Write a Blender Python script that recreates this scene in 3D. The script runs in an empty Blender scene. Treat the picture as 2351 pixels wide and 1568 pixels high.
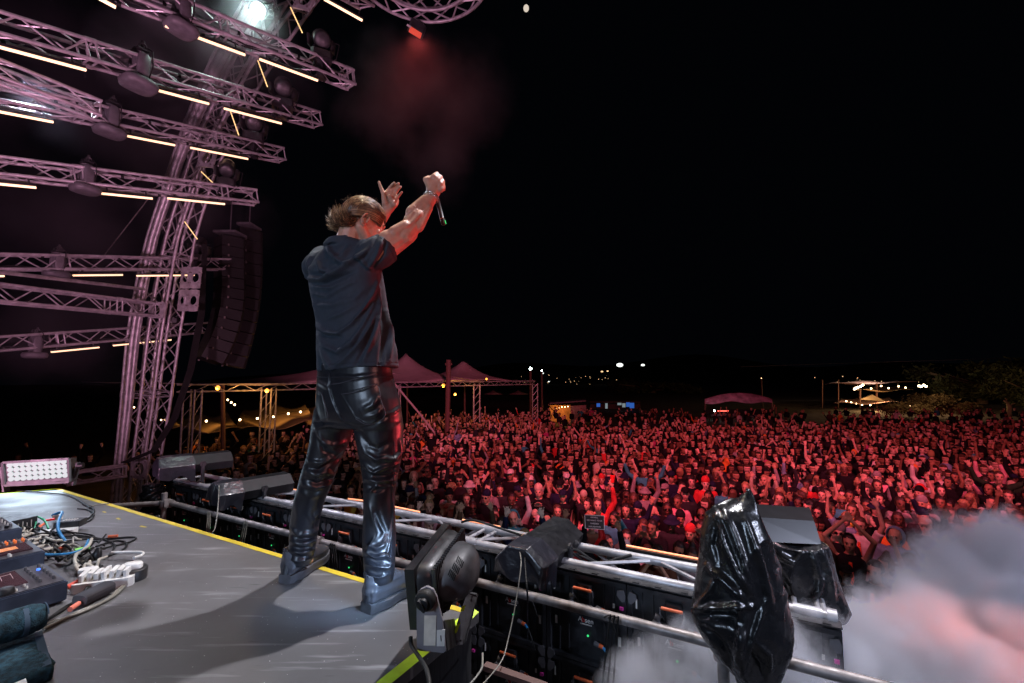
import bpy, bmesh, math, random
import numpy as np
from mathutils import Vector as V, Matrix as MX, noise as mnoise
random.seed(7); rng = np.random.default_rng(7)
SC = bpy.context.scene; COL = SC.collection
R = math.radians

# ------------------------------------------------------------------ camera, world, lights, exposure
F = 2351*16/36.; TH = math.atan(84/F); CAM = V((0, 0, 4.2))
cd = bpy.data.cameras.new('camera'); cd.lens = 16; cd.sensor_width = 36; cd.clip_end = 3000; cd.clip_start = .05
cam = bpy.data.objects.new('camera', cd); COL.objects.link(cam)
cam.location = CAM; cam.rotation_euler = (math.pi/2+TH, 0, 0); SC.camera = cam
w = bpy.data.worlds.new('World'); SC.world = w; w.use_nodes = True
bg = w.node_tree.nodes['Background']; bg.inputs[0].default_value = (.25, .33, .55, 1); bg.inputs[1].default_value = .0022
SC.view_settings.view_transform = 'Standard'; SC.view_settings.look = 'None'
SC.view_settings.exposure = 0; SC.view_settings.gamma = 1
cy = SC.cycles
SC.render.engine = 'CYCLES'
cy.use_denoising = True; cy.max_bounces = 5; cy.diffuse_bounces = 2; cy.glossy_bounces = 3; cy.transmission_bounces = 3
cy.volume_bounces = 1; cy.transparent_max_bounces = 12; cy.sample_clamp_indirect = 3; cy.volume_step_rate = 1.2; cy.volume_max_steps = 160
cy.use_light_tree = True

def lamp(name, kind, loc, target, col, power, size=.15, angle=60, blend=.6):
    d = bpy.data.lights.new(name, kind); d.energy = power; d.color = col
    if kind == 'SPOT': d.spot_size = R(angle); d.spot_blend = blend; d.shadow_soft_size = size
    elif kind == 'AREA': d.size = size
    else: d.shadow_soft_size = size
    o = bpy.data.objects.new(name, d); COL.objects.link(o); o.location = loc
    if target is not None:
        o.rotation_euler = (V(target)-V(loc)).to_track_quat('-Z', 'Y').to_euler()
    return o
ZD = 3.2                                              # top of the booth deck
lamp('red_wash_light', 'SPOT', (.9, 5.0, 7.4), (5, 16, 1.2), (1, .11, .175), 4500, .3, 86, .6)
lamp('red_wash_light', 'SPOT', (8, 3.6, 9.5), (15, 18, 1.5), (1, .115, .18), 5200, .3, 92, .5)
lamp('pink_wash_light', 'SPOT', (3.5, 3.6, 10), (7, 10.5, 1.5), (1, .38, .48), 620, .3, 85, .6)
lamp('front_key_light', 'SPOT', (1.9, 4.5, 11.2), (-1.3, 1.9, 3.6), (.95, .93, 1), 3700, .09, 60, .5)
lamp('left_front_light', 'SPOT', (-7.4, 6.6, 8.6), (-.9, 2.0, 3.7), (.80, .80, 1), 2300, .14, 34, .5)
lamp('rear_cool_light', 'SPOT', (-3.2, -2.8, 5.3), (-1.0, 2.4, 4.3), (.58, .74, 1), 520, .35, 70, .8)
lamp('rear_side_light', 'SPOT', (2.2, -1.4, 6.0), (-.5, 2.3, 5.0), (1, .36, .32), 210, .25, 50, .8)
lamp('red_side_light', 'SPOT', (4.2, 4.6, 3.5), (-.4, 2.35, 5.0), (1, .06, .08), 850, .2, 30, .6)
lamp('warm_top_light', 'SPOT', (-1.2, 3.6, 9.6), (-.6, 2.3, 4.8), (1, .80, .55), 380, .12, 40, .6)
lamp('tent_wash_light', 'SPOT', (1.5, 6, 7.2), (-4, 22, 5), (1, .22, .36), 6000, .3, 50, .8)
lamp('truss_wash_light', 'SPOT', (-4.5, .2, 3.6), (-6.2, 8.5, 9.0), (1, .47, .72), 1600, .25, 110, .8)
lamp('truss_wash_light', 'SPOT', (-.1, 3.5, 3.4), (-5.2, 8.0, 8.5), (1, .42, .64), 700, .25, 90, .8)

# ------------------------------------------------------------------ geometry helpers
def ray(px, py):
    dx = (px-1175.5)/F; dz = (784-py)/F
    return V((dx, math.cos(TH)-dz*math.sin(TH), math.sin(TH)+dz*math.cos(TH)))
def D(px, py, d):
    r = ray(px, py); return CAM+r*(d/r.y)
def G(px, py, z=ZD):
    r = ray(px, py); return CAM+r*((z-CAM.z)/r.z)
E1 = V((.875, -.484, 0)).normalized(); N1 = V((-E1.y, E1.x, 0)); BC = V((-.143, 2.035, 0)); ZU = V((0, 0, 1))
def ST(s, t, z): return BC+E1*s+N1*t+ZU*z
def project(co):
    c = np.asarray(co, float)-np.array(CAM)
    s, k = math.sin(TH), math.cos(TH)
    f = c[:, 1]*k+c[:, 2]*s; u = -c[:, 1]*s+c[:, 2]*k
    return 1175.5+F*c[:, 0]/f, 784-F*u/f, f

class MB:
    def __init__(s): s.v = []; s.f = []; s.m = []; s.mi = 0
    def add(s, vs, fs, mi=None):
        b = len(s.v); s.v += [tuple(p) for p in vs]; s.f += [tuple(i+b for i in f) for f in fs]
        s.m += [s.mi if mi is None else mi]*len(fs); return s
    def box(s, c, d, rot=None, bev=0, mi=None):
        h = V(d)*.5; c = V(c); rot = rot or MX.Identity(3)
        if bev:
            return s.prism([(-h.x+bev, -h.y), (h.x-bev, -h.y), (h.x, -h.y+bev), (h.x, h.y-bev), (h.x-bev, h.y), (-h.x+bev, h.y), (-h.x, h.y-bev), (-h.x, -h.y+bev)], c-rot@V((0, 0, h.z)), rot@V((1, 0, 0)), rot@V((0, 1, 0)), rot@V((0, 0, 2*h.z)), mi)
        vs = [c+rot@V((x*h.x, y*h.y, z*h.z)) for z in (-1, 1) for y in (-1, 1) for x in (-1, 1)]
        return s.add(vs, [(0, 2, 3, 1), (4, 5, 7, 6), (0, 1, 5, 4), (2, 6, 7, 3), (0, 4, 6, 2), (1, 3, 7, 5)], mi)
    def prism(s, poly, o, ax, ay, ex, mi=None):
        n = len(poly); o = V(o)
        a = [o+V(ax)*p[0]+V(ay)*p[1] for p in poly]; b = [p+V(ex) for p in a]
        return s.add(a+b, [tuple(range(n-1, -1, -1)), tuple(range(n, 2*n))]+[(i, (i+1) % n, n+(i+1) % n, n+i) for i in range(n)], mi)
    def quadprism(s, pts, ex, mi=None):
        n = len(pts); a = [V(p) for p in pts]; b = [p+V(ex) for p in a]
        return s.add(a+b, [tuple(range(n-1, -1, -1)), tuple(range(n, 2*n))]+[(i, (i+1) % n, n+(i+1) % n, n+i) for i in range(n)], mi)
    def tube(s, p, r, n=8, cap=True, mi=None, closed=False):
        p = [V(q) for q in p]; m = len(p); rr = r if isinstance(r, (list, tuple)) else [r]*m
        vs = []; up = None
        for i in range(m):
            a = p[i-1] if (i > 0 or closed) else p[i]; b = p[(i+1) % m] if (i < m-1 or closed) else p[i]
            t = (b-a); t = t.normalized() if t.length > 1e-9 else V((0, 0, 1))
            if up is None:
                up = t.orthogonal().normalized()
            up = (up-t*up.dot(t)); up = up.normalized() if up.length > 1e-6 else t.orthogonal().normalized()
            sd = t.cross(up)
            vs += [p[i]+(up*math.cos(2*math.pi*k/n)+sd*math.sin(2*math.pi*k/n))*rr[i] for k in range(n)]
        fs = []
        for i in range(m if closed else m-1):
            j = (i+1) % m
            for k in range(n):
                fs.append((i*n+k, i*n+(k+1) % n, j*n+(k+1) % n, j*n+k))
        if cap and not closed: fs += [tuple(range(n-1, -1, -1)), tuple(range((m-1)*n, m*n))]
        return s.add(vs, fs, mi)
    def ball(s, c, r, nu=12, nv=8, rot=None, mi=None):
        c = V(c); r = (r, r, r) if isinstance(r, (int, float)) else r; rot = rot or MX.Identity(3)
        vs = [c+rot@V((0, 0, -r[2]))]
        for i in range(1, nv):
            a = math.pi*i/nv-math.pi/2
            for k in range(nu):
                b = 2*math.pi*k/nu
                vs.append(c+rot@V((math.cos(a)*math.cos(b)*r[0], math.cos(a)*math.sin(b)*r[1], math.sin(a)*r[2])))
        vs.append(c+rot@V((0, 0, r[2]))); fs = []; T = len(vs)-1
        for k in range(nu):
            k2 = (k+1) % nu; fs.append((0, 1+k2, 1+k)); fs.append((T, T-nu+k, T-nu+k2))
            for i in range(nv-2):
                a = 1+i*nu; fs.append((a+k, a+k2, a+nu+k2, a+nu+k))
        return s.add(vs, fs, mi)
    def capsule(s, a, b, ra, rb, n=12):
        a = V(a); b = V(b); t = (b-a); L = t.length
        if L < 1e-6: return s.ball(a, ra)
        t.normalize(); P = []; Q = []
        for k in range(4): q = math.pi/2*(1-k/4.); P.append(a-t*ra*math.sin(q)); Q.append(max(ra*math.cos(q), 1e-4))
        P += [a, a.lerp(b, .5), b]; Q += [ra, (ra+rb)/2, rb]
        for k in range(1, 5): q = math.pi/2*k/4.; P.append(b+t*rb*math.sin(q)); Q.append(max(rb*math.cos(q), 1e-4))
        return s.tube(P, Q, n)
    def loft(s, secs, n=28, p=2.0, mi=None):
        # secs: (centre, side_vec, fwd_vec) half-axis vectors
        vs = []
        for c, a, b in secs:
            for k in range(n):
                q = 2*math.pi*k/n; cs, sn = math.cos(q), math.sin(q)
                x = math.copysign(abs(cs)**(2/p), cs); y = math.copysign(abs(sn)**(2/p), sn)
                vs.append(V(c)+V(a)*x+V(b)*y)
        m = len(secs)
        fs = [(i*n+k, i*n+(k+1) % n, (i+1)*n+(k+1) % n, (i+1)*n+k) for i in range(m-1) for k in range(n)]
        fs += [tuple(range(n-1, -1, -1)), tuple(range((m-1)*n, m*n))]
        return s.add(vs, fs, mi)
    def mesh(s, name):
        me = bpy.data.meshes.new(name); me.from_pydata(s.v, [], s.f); me.update()
        return me
    def build(s, name, mats, parent=None, smooth=False, loc=None):
        me = s.mesh(name)
        for q in (mats if isinstance(mats, (list, tuple)) else [mats]): me.materials.append(q)
        if max(s.m or [0]) > 0: me.polygons.foreach_set('material_index', s.m)
        if smooth: me.polygons.foreach_set('use_smooth', [True]*len(me.polygons))
        if smooth == 'auto':
            me.set_sharp_from_angle(angle=R(62))
        return link(name, me, parent)

LOCAL = set()
def link(name, data, parent=None):
    o = bpy.data.objects.new(name, data); COL.objects.link(o)
    if parent is not None:
        o.parent = parent
        if parent.name not in LOCAL: o.matrix_parent_inverse = MX.Translation(-parent.location)
    return o
def tag(o, label=None, cat=None, group=None, kind=None):
    if label: o['label'] = label
    if cat: o['category'] = cat
    if group: o['group'] = group
    if kind: o['kind'] = kind
    return o
def thing(name, label, cat, loc=(0, 0, 0), group=None, local=False):
    o = bpy.data.objects.new(name, None); COL.objects.link(o); o.location = loc; o.empty_display_size = .1
    if local: LOCAL.add(o.name)
    return tag(o, label, cat, group)
def copy_tree(o, parent=None):
    c = o.copy(); COL.objects.link(c)
    if parent is not None: c.parent = parent
    for ch in list(o.children): copy_tree(ch, c)
    return c
def remesh(mb, voxel, it=6, fac=.5):
    me = mb.mesh('tmp') if isinstance(mb, MB) else mb
    o = bpy.data.objects.new('tmp', me); COL.objects.link(o)
    m = o.modifiers.new('r', 'REMESH'); m.mode = 'VOXEL'; m.voxel_size = voxel; m.use_smooth_shade = True
    if it: s = o.modifiers.new('s', 'SMOOTH'); s.iterations = it; s.factor = fac
    dg = bpy.context.evaluated_depsgraph_get(); dg.update()
    out = bpy.data.meshes.new_from_object(o.evaluated_get(dg))
    bpy.data.objects.remove(o); bpy.data.meshes.remove(me)
    out.polygons.foreach_set('use_smooth', [True]*len(out.polygons))
    return out
def getco(me):
    a = np.empty(len(me.vertices)*3); me.vertices.foreach_get('co', a); return a.reshape(-1, 3)
def getno(me):
    a = np.empty(len(me.vertices)*3); me.vertices.foreach_get('normal', a); return a.reshape(-1, 3)
def setco(me, c): me.vertices.foreach_set('co', np.asarray(c).ravel()); me.update()
def snoise(co, sc, seed=0):                                  # smooth pseudo noise from summed sines, vectorised
    r = np.random.default_rng(seed); o = np.zeros(len(co))
    for k in range(9):
        d = r.normal(size=3); d /= np.linalg.norm(d); o += np.sin(co@(d*sc*r.uniform(.6, 1.7))+r.uniform(0, 6.28))
    return o/3.
def ridge(co, sc, seed=0): return 1-np.abs(snoise(co, sc, seed))*1.2
def strokes(me, lst, facing=True):
    """sculpt folds: polyline in picture px drawn on the near side of the surface; width px, height m"""
    co = getco(me); no = getno(me); x, y, f = project(co)
    view = co-np.array(CAM); view /= np.linalg.norm(view, axis=1)[:, None]
    fc = np.clip(-(no*view).sum(1)*2.5+.1, 0, 1) if facing else 1.
    tot = np.zeros(len(co))
    for pts, wd, amp in lst:
        dm = np.full(len(co), 1e9); tt = np.zeros(len(co)); n = len(pts)-1
        for i in range(n):
            ax, ay = pts[i]; bx, by = pts[i+1]; ux, uy = bx-ax, by-ay; L = ux*ux+uy*uy+1e-9
            t = np.clip(((x-ax)*ux+(y-ay)*uy)/L, 0, 1); d = np.hypot(x-ax-t*ux, y-ay-t*uy)
            k = d < dm; dm = np.where(k, d, dm); tt = np.where(k, (i+t)/n, tt)
        q = (dm/wd)**2; tot += amp*(1-.55*q)*np.exp(-q*.9)*np.clip(np.sin(np.pi*np.clip(tt, .04, .96))**.5, 0, 1)
    setco(me, co+no*(tot*fc)[:, None])

# ------------------------------------------------------------------ materials
def mat(name, col, rough=.5, metal=0, var=.0, vs=6, bump=0, bs=60, coat=0, spec=.5, emit=None, es=1, rv=0, col2=None, sss=0, aniso=None, dist=.002):
    m = bpy.data.materials.new(name); m.use_nodes = True; nt = m.node_tree; b = nt.nodes['Principled BSDF']
    b.inputs['Base Color'].default_value = (*col, 1); b.inputs['Roughness'].default_value = rough
    b.inputs['Metallic'].default_value = metal; b.inputs['Specular IOR Level'].default_value = spec
    b.inputs['Coat Weight'].default_value = coat
    if sss: b.inputs['Subsurface Weight'].default_value = sss; b.inputs['Subsurface Radius'].default_value = (.02, .008, .004); b.inputs['Subsurface Scale'].default_value = .5
    if emit: b.inputs['Emission Color'].default_value = (*emit, 1); b.inputs['Emission Strength'].default_value = es
    tc = nt.nodes.new('ShaderNodeTexCoord')
    def tex(scale, det=4, stretch=None):
        n = nt.nodes.new('ShaderNodeTexNoise'); n.inputs['Scale'].default_value = scale; n.inputs['Detail'].default_value = det
        if stretch:
            mp = nt.nodes.new('ShaderNodeMapping'); mp.inputs['Scale'].default_value = stretch
            nt.links.new(tc.outputs['Object'], mp.inputs[0]); nt.links.new(mp.outputs[0], n.inputs['Vector'])
        else: nt.links.new(tc.outputs['Object'], n.inputs['Vector'])
        return n
    if var or col2:
        n = tex(vs); r = nt.nodes.new('ShaderNodeValToRGB'); nt.links.new(n.outputs[0], r.inputs[0])
        c2 = col2 or tuple(c*(1+var) for c in col); c1 = col if col2 else tuple(c*(1-var) for c in col)
        r.color_ramp.elements[0].color = (*c1, 1); r.color_ramp.elements[1].color = (*c2, 1)
        r.color_ramp.elements[0].position = .35; r.color_ramp.elements[1].position = .65
        nt.links.new(r.outputs[0], b.inputs['Base Color'])
    if rv:
        n = tex(vs*2.3); r = nt.nodes.new('ShaderNodeMapRange'); r.inputs[3].default_value = rough-rv; r.inputs[4].default_value = rough+rv
        r.inputs[1].default_value = .3; r.inputs[2].default_value = .7
        nt.links.new(n.outputs[0], r.inputs[0]); nt.links.new(r.outputs[0], b.inputs['Roughness'])
    if bump:
        n = tex(bs, 5, aniso); bp = nt.nodes.new('ShaderNodeBump'); bp.inputs['Strength'].default_value = bump; bp.inputs['Distance'].default_value = dist
        nt.links.new(n.outputs[0], bp.inputs['Height']); nt.links.new(bp.outputs[0], b.inputs['Normal'])
    return m
M = dict(
    alu=mat('aluminium', (.42, .41, .43), .42, .35, .25, 9, .15, 90, rv=.1),
    steel=mat('scaffold_steel', (.24, .215, .21), .5, .4, .35, 14, .3, 70, rv=.12),
    black=mat('black_plastic', (.011, .011, .013), .45, 0, .3, 12, .15, 80, rv=.1, spec=.3),
    black_metal=mat('black_metal', (.028, .028, .031), .42, .2, .4, 14, .2, 60, rv=.12),
    rubber=mat('black_rubber', (.012, .012, .012), .6, 0, .2, 9, .15, 60, spec=.3),
    grey_metal=mat('grey_painted_metal', (.10, .098, .108), .5, 0, .2, 11, .15, 60, rv=.1),
    dark_panel=mat('cast_panel', (.02, .021, .025), .45, .1, .4, 16, .35, 45, rv=.12),
    bag=mat('black_plastic_film', (.012, .012, .014), .27, 0, .2, 9, .45, 26, spec=.7, rv=.06, dist=.010),
    orange=mat('orange_plastic', (.62, .11, .03), .45, 0, .1), magenta=mat('magenta_sticker', (.7, .05, .35), .5),
    white=mat('white_plastic', (.72, .72, .70), .4, 0, .08, 15, .1, 40), sticker=mat('white_sticker', (.6, .58, .55), .6, 0, .1, 30),
    cream=mat('cream_sticker', (.62, .57, .50), .6, 0, .15, 25),
    red=mat('red_plastic', (.75, .03, .03), .4), green=mat('green_rubber', (.02, .35, .17), .4), blue=mat('blue_rubber', (.02, .20, .45), .4),
    yellow=mat('yellow_tape', (.60, .46, .03), .5, 0, .18, 8, .4, 35), neon=mat('neon_tape', (.55, .80, .03), .5, 0, .15, 12, .4, 35),
    grey_cable=mat('grey_cable', (.22, .21, .18), .45, 0, .2), cream_cable=mat('cream_cable', (.45, .42, .36), .45, 0, .1),
    green_led=mat('green_indicator', (.1, .8, .3), .4, emit=(.05, 1, .25), es=.7),
    red_led=mat('red_indicator', (.8, .05, .05), .4, emit=(1, .03, .03), es=.5),
    tube=mat('lit_tube', (1, .8, .6), .4, emit=(1, .60, .36), es=1.7), tube_thin=mat('lit_thin_tube', (1, .8, .4), .4, emit=(1, .62, .25), es=1.4),
    strip=mat('lit_strip', (1, .5, .3), .4, emit=(1, .30, .12), es=1.5),
    bulb=mat('warm_bulb', (1, .8, .5), .4, emit=(1, .62, .30), es=14), coldbulb=mat('cold_bulb', (1, 1, 1), .4, emit=(.75, .95, .9), es=40),
    lens_lit=mat('lit_lens', (1, 1, 1), .3, emit=(.80, 1, .93), es=1.05), lens=mat('dark_lens', (.02, .02, .03), .08, 0, coat=1),
    skin=mat('skin', (.50, .255, .175), .52, 0, .12, 30, .25, 150, sss=.15, rv=.06),
    shirt=mat('black_jersey', (.020, .028, .042), .82, 0, .12, 40, .25, 500),
    leather=mat('black_leather', (.010, .011, .015), .37, 0, .2, 12, .12, 260, spec=.6, rv=.04, dist=.001),
    shoe=mat('black_shoe_leather', (.05, .052, .062), .33, 0, .15, 18, .2, 140, coat=.2, rv=.05), sole=mat('shoe_sole', (.06, .06, .068), .6, 0, .2, 20, .3, 60),
    hair=mat('brown_hair', (.105, .055, .030), .36, 0, .45, 60), silver=mat('silver', (.8, .78, .75), .25, 1),
    towel=mat('dark_teal_towelling', (.012, .042, .062), .95, 0, .55, 60, 1.0, 260, dist=.004), towel_band=mat('towel_band', (.04, .07, .11), .85),
    tent=mat('tent_canvas', (.42, .36, .36), .65, 0, .15, .6, .2, 6, dist=.05), bark=mat('bark', (.16, .13, .09), .9, 0, .3, 6, .8, 20, dist=.03),
    wood=mat('wood_fence', (.30, .20, .12), .8, 0, .35, 3, .4, 12, dist=.01), post=mat('dark_post', (.10, .05, .04), .7),
    ground=mat('trodden_ground', (.035, .030, .022), .95, 0, .5, .8, .6, 6, dist=.05),
)
def deckmat():
    m = mat('painted_plywood', (.105, .103, .106), .5, 0, .12, 1.6, .12, 35, rv=.10)
    nt = m.node_tree; b = nt.nodes['Principled BSDF']; tc = next(n for n in nt.nodes if n.type == 'TEX_COORD')
    src = b.inputs['Base Color'].links[0].from_socket
    def layer(src, scale, stretch, rot, lo, hi, col, fac, tp='NOISE', det=6):
        mp = nt.nodes.new('ShaderNodeMapping'); mp.inputs['Scale'].default_value = stretch; mp.inputs['Rotation'].default_value = (0, 0, R(rot))
        nt.links.new(tc.outputs['Object'], mp.inputs[0])
        n = nt.nodes.new('ShaderNodeTexNoise'); n.inputs['Scale'].default_value = scale; n.inputs['Detail'].default_value = det
        nt.links.new(mp.outputs[0], n.inputs['Vector'])
        r = nt.nodes.new('ShaderNodeMapRange'); r.inputs[1].default_value = lo; r.inputs[2].default_value = hi; r.inputs[4].default_value = fac
        nt.links.new(n.outputs[0], r.inputs[0])
        mx = nt.nodes.new('ShaderNodeMix'); mx.data_type = 'RGBA'; mx.inputs[7].default_value = (*col, 1)
        nt.links.new(r.outputs[0], mx.inputs[0]); nt.links.new(src, mx.inputs[6]); return mx.outputs[2]
    src = layer(src, 2.6, (1, 12, 1), -38, .59, .70, (.30, .30, .31), .62)        # long pale scrapes
    src = layer(src, 5, (1, 9, 1), -30, .66, .72, (.035, .035, .035), .75)           # dark scuffs
    src = layer(src, 1.1, (1, 2, 1), 20, .5, .75, (.07, .065, .065), .5)        # stains
    src = layer(src, 95, (1, 1, 1), 0, .755, .775, (.6, .6, .58), .9, det=1)    # specks of paint
    nt.links.new(src, b.inputs['Base Color']); return m
M['deck'] = deckmat()

# ------------------------------------------------------------------ setting
g = MB().add([(-300, -60, 0), (500, -60, 0), (500, 900, 0), (-300, 900, 0)], [(0, 1, 2, 3)]).build('ground', M['ground']); tag(g, kind='structure')
mh = MB(); P0 = []
for i in range(60):
    x = -260+i*13; P0.append((x, 24+10*snoise(np.array([[x, 0, 0.]]), .012, 3)[0]+6*snoise(np.array([[x, 0, 0.]]), .04, 4)[0]))
vs = []
for x, h in P0: vs += [(x, 330, -2), (x, 420, h), (x, 560, -2)]
mh.add(vs, [(3*i+j, 3*i+3+j, 3*i+4+j, 3*i+1+j) for i in range(59) for j in (0, 1)])
tag(mh.build('hills', mat('hillside', (.03, .035, .02), 1, var=.4, vs=.05), smooth=True), kind='structure')
# stage floor behind the screens, below the booth
sf = MB().box(ST(-.5, -4.2, 1.35), (12, 10.2, .3), MX((E1, N1, ZU)).transposed()); 
tag(sf.build('stage_floor', mat('stage_floor', (.03, .028, .03), .6, var=.3, vs=2, bump=.3)), kind='structure')

# booth deck with tape edge
dk = [G(136, 1121), G(1099, 1406), BC+ZU*ZD-N1*3.6, BC+ZU*ZD-N1*3.6-E1*5.5, G(0, 1133)+(G(0, 1133)-G(136, 1121))*4]
bt = thing('booth_riser', 'wide dark grey painted booth riser the man stands on, edged with yellow tape', 'stage riser', (-1.5, 1.5, 1.5))
m = MB(); m.quadprism([p for p in dk][::-1], V((0, 0, -.04))); m.build('top_board', M['deck'], bt)
m = MB(); c0 = sum(dk, V())/5; ins = [p+(c0-p).normalized()*.03-ZU*.041 for p in dk]; m.quadprism(ins[::-1], V((0, 0, -1.65))); m.build('skirt', mat('black_drape', (.012, .012, .014), .9, bump=.6, bs=14, var=.3, aniso=(1, 1, .1), dist=.03), bt)
def tape(pts, wd, matl, name='tape_strip', parent=None, lift=.002):
    m = MB(); a = []; b = []
    for i, p in enumerate(pts):
        t = (pts[min(i+1, len(pts)-1)]-pts[max(i-1, 0)]).normalized(); sd = V((-t.y, t.x, 0)); j = random.uniform(-.0015, .0015)
        a.append(p+sd*(wd/2+j)+ZU*lift); b.append(p-sd*(wd/2+random.uniform(-.0015, .0015))+ZU*lift)
    n = len(pts); m.add(a+b, [(i, n+i, n+i+1, i+1) for i in range(n-1)]); return m.build(name, matl, parent)
def lerpn(a, b, n): return [a.lerp(b, i/n) for i in range(n+1)]
off = lambda p, q, d: [x-V((-(q-p).normalized().y, (q-p).normalized().x, 0))*d for x in (p, q)]
a, b = off(dk[0], dk[1], .022); tape(lerpn(a, b, 40), .034, M['yellow'], parent=bt)
a, b = off(dk[1], dk[2], .024); tape(lerpn(a-N1*.02, b, 40), .046, M['neon'], parent=bt)
a, b = off(dk[4], dk[0], .02); tape(lerpn(a, b, 20), .036, M['neon'], parent=bt)
for k, (px, py, qx, qy) in enumerate([(322, 1208, 336, 1211), (268, 1190, 276, 1193), (236, 1175, 243, 1177)]): tape([G(px, py), G(qx, qy)], .014, M['yellow'], 'tape_scrap', bt)

# ------------------------------------------------------------------ trusses
def box_truss(name, path, label, cat='truss', wd=.24, hg=.24, cr=.0255, br=.011, seg=.34, up=ZU, group=None, material=None, side=None, closed=False, endframe=True, sections=0, taper=None, verts=True):
    """path: centre points. Four chords as parts, one lattice part."""
    path = [V(p) for p in path]; mt = material or M['alu']
    root = thing(name, label, cat, path[0], group)
    n = len(path); fr = []
    for i in range(n):
        a = path[i-1] if i or closed else path[i]; b = path[(i+1) % n] if i < n-1 or closed else path[i]
        t = (b-a).normalized(); s = (side or t.cross(up)); s = (s-t*s.dot(t)).normalized(); u = s.cross(t).normalized()
        k = taper[i] if taper else 1; fr.append((path[i], s*k, u*k))
    cs = [[p+s*(i*wd/2)+u*(j*hg/2) for p, s, u in fr] for i, j in ((-1, -1), (1, -1), (1, 1), (-1, 1))]
    for c in cs: MB().tube(c, cr, 8, closed=closed).build('chord', mt, root, 'auto')
    # lattice: resample
    m = MB(); L = 0; acc = [0]
    pts = path+([path[0]] if closed else []); C2 = [c+([c[0]] if closed else []) for c in cs]
    for i in range(len(pts)-1): L += (pts[i+1]-pts[i]).length; acc.append(L)
    def at(c, d):
        d = min(max(d, 0), L-1e-6)
        for i in range(len(acc)-1):
            if acc[i+1] >= d: return c[i].lerp(c[i+1], (d-acc[i])/(acc[i+1]-acc[i]+1e-9))
        return c[-1]
    ns = max(2, round(L/seg)); dl = L/ns
    for f in range(4):
        A, B = C2[f], C2[(f+1) % 4]
        for k in range(ns):
            a = at(A if k % 2 else B, k*dl+.01); b = at(B if k % 2 else A, (k+1)*dl-.01); m.tube([a, b], br, 5, False)
        if endframe:
            for q in (.015, L-.015): m.tube([at(A, q), at(B, q)], br*1.2, 6, False)
        if sections:
            q = sections
            while q < L:
                m.tube([at(A, q-.05), at(B, q-.05)], br*1.2, 6, False); m.tube([at(A, q+.05), at(B, q+.05)], br*1.2, 6, False)
                q += sections
    m.build('lattice', mt, root, 'auto')
    if sections:
        m = MB(); q = sections
        while q < L:
            for c in C2: MB().tube([at(c, q-.06), at(c, q+.06)], cr*1.25, 8).build('coupler', mt, root, 'auto')
            q += sections
    return root

# fingers: (x0, ytop0, ybot0, x1, ytop1, ybot1)
FG = [(277, -49, 0, 806, 167, 200), (0, 36, 88, 728, 261, 290), (0, 195, 238, 647, 343, 370), (0, 364, 405, 587, 439, 468), (0, 584, 619, 528, 596, 619), (0, 773, 805, 473, 741, 763)]
ordn = ['topmost', 'second', 'third', 'fourth', 'fifth', 'lowest']
class Fin: pass
FINS = []
for i, (x0, t0, b0, x1, t1, b1) in enumerate(FG):
    f = Fin(); f.x0, f.x1 = x0, x1; d0 = .25*F/(b0-t0)*.97; d1 = .25*F/(b1-t1)*.97
    A = D(x0, (t0+b0)/2, d0); B = D(x1, (t1+b1)/2, d1); f.A, f.B = A, B
    ext = A+(A-B).normalized()*(1.2 if x0 == 0 else 0.9); f.dir = (B-A).normalized()
    def at(px, A=A, B=B):                                # point on the finger axis seen at picture column px
        lo, hi = -1., 1.6
        for _ in range(40):
            mid = (lo+hi)/2; q = A.lerp(B, mid); x = project([q])[0][0]
            if x < px: lo = mid
            else: hi = mid
        return A.lerp(B, lo)
    f.at = at
    ft0 = box_truss('lighting_truss', [ext, A.lerp(B, .3), B], f'{ordn[i]} of the six pink lit lighting trusses that reach out past the curved tower', sections=2.0, group='lighting trusses reaching out to the right')
    for q_, am in ((-.07, .02), (.05, .03)):
        L_ = (B-ext).length; n_ = int(L_/.25); MB().tube([ext.lerp(B, j/n_)+ZU*(-.085+am*math.sin(j*1.9+i)+.0)+V((q_+.02*math.sin(j*1.3), 0, 0)) for j in range(n_)], .011, 5).build('cable_loom', M['rubber'], ft0, True)
    for j in range(1, 9):
        c_ = ext.lerp(B, j/9.)+V((0, 0, .12 if j % 2 else -.12)); sd_ = f.dir.cross(ZU).normalized(); MB().tube([c_-sd_*.12-f.dir*.02, c_-sd_*.12+f.dir*.02], .031, 8).build('cable_strap', M['rubber'], ft0, 'auto')
    FINS.append(f)
# battens
def batten(p, q, r=.019, name='light_batten', label='', group='lit tube battens under the trusses', thin=False, short=False):
    root = thing(name, label, 'tube light', p, group); t = (q-p).normalized()
    MB().tube([p, q], r, 10).build('lit_tube', M['tube_thin' if thin else 'tube'], root, 'auto')
    if not thin:
        m = MB(); u = ZU-t*t.z; u.normalize(); s = t.cross(u)
        m.prism([(-.026, .012), (.026, .012), (.02, .045), (-.02, .045)], p, s, u, q-p)
        m.build('housing', M['black_metal'], root)
        for k in (.12, .88): a = p.lerp(q, k); MB().tube([a+u*.04, a+u*.13], .012, 6).build('clamp', M['black_metal'], root)
    return root
BT = {0: [(382, 564, 59), (598, 730, 136)], 1: [(-60, 200, 91), (307, 481, 192), (517, 647, 249)], 2: [(-40, 125, 248), (289, 403, 311), (439, 570, 339)],
      3: [(-40, 86, 418), (235, 352, 444), (386, 517, 455)], 4: [(-45, 12, 634), (170, 283, 632), (316, 447, 633)], 5: [(120, 229, 808), (262, 394, 793)]}
wd_ = ['left', 'middle', 'right']
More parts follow.
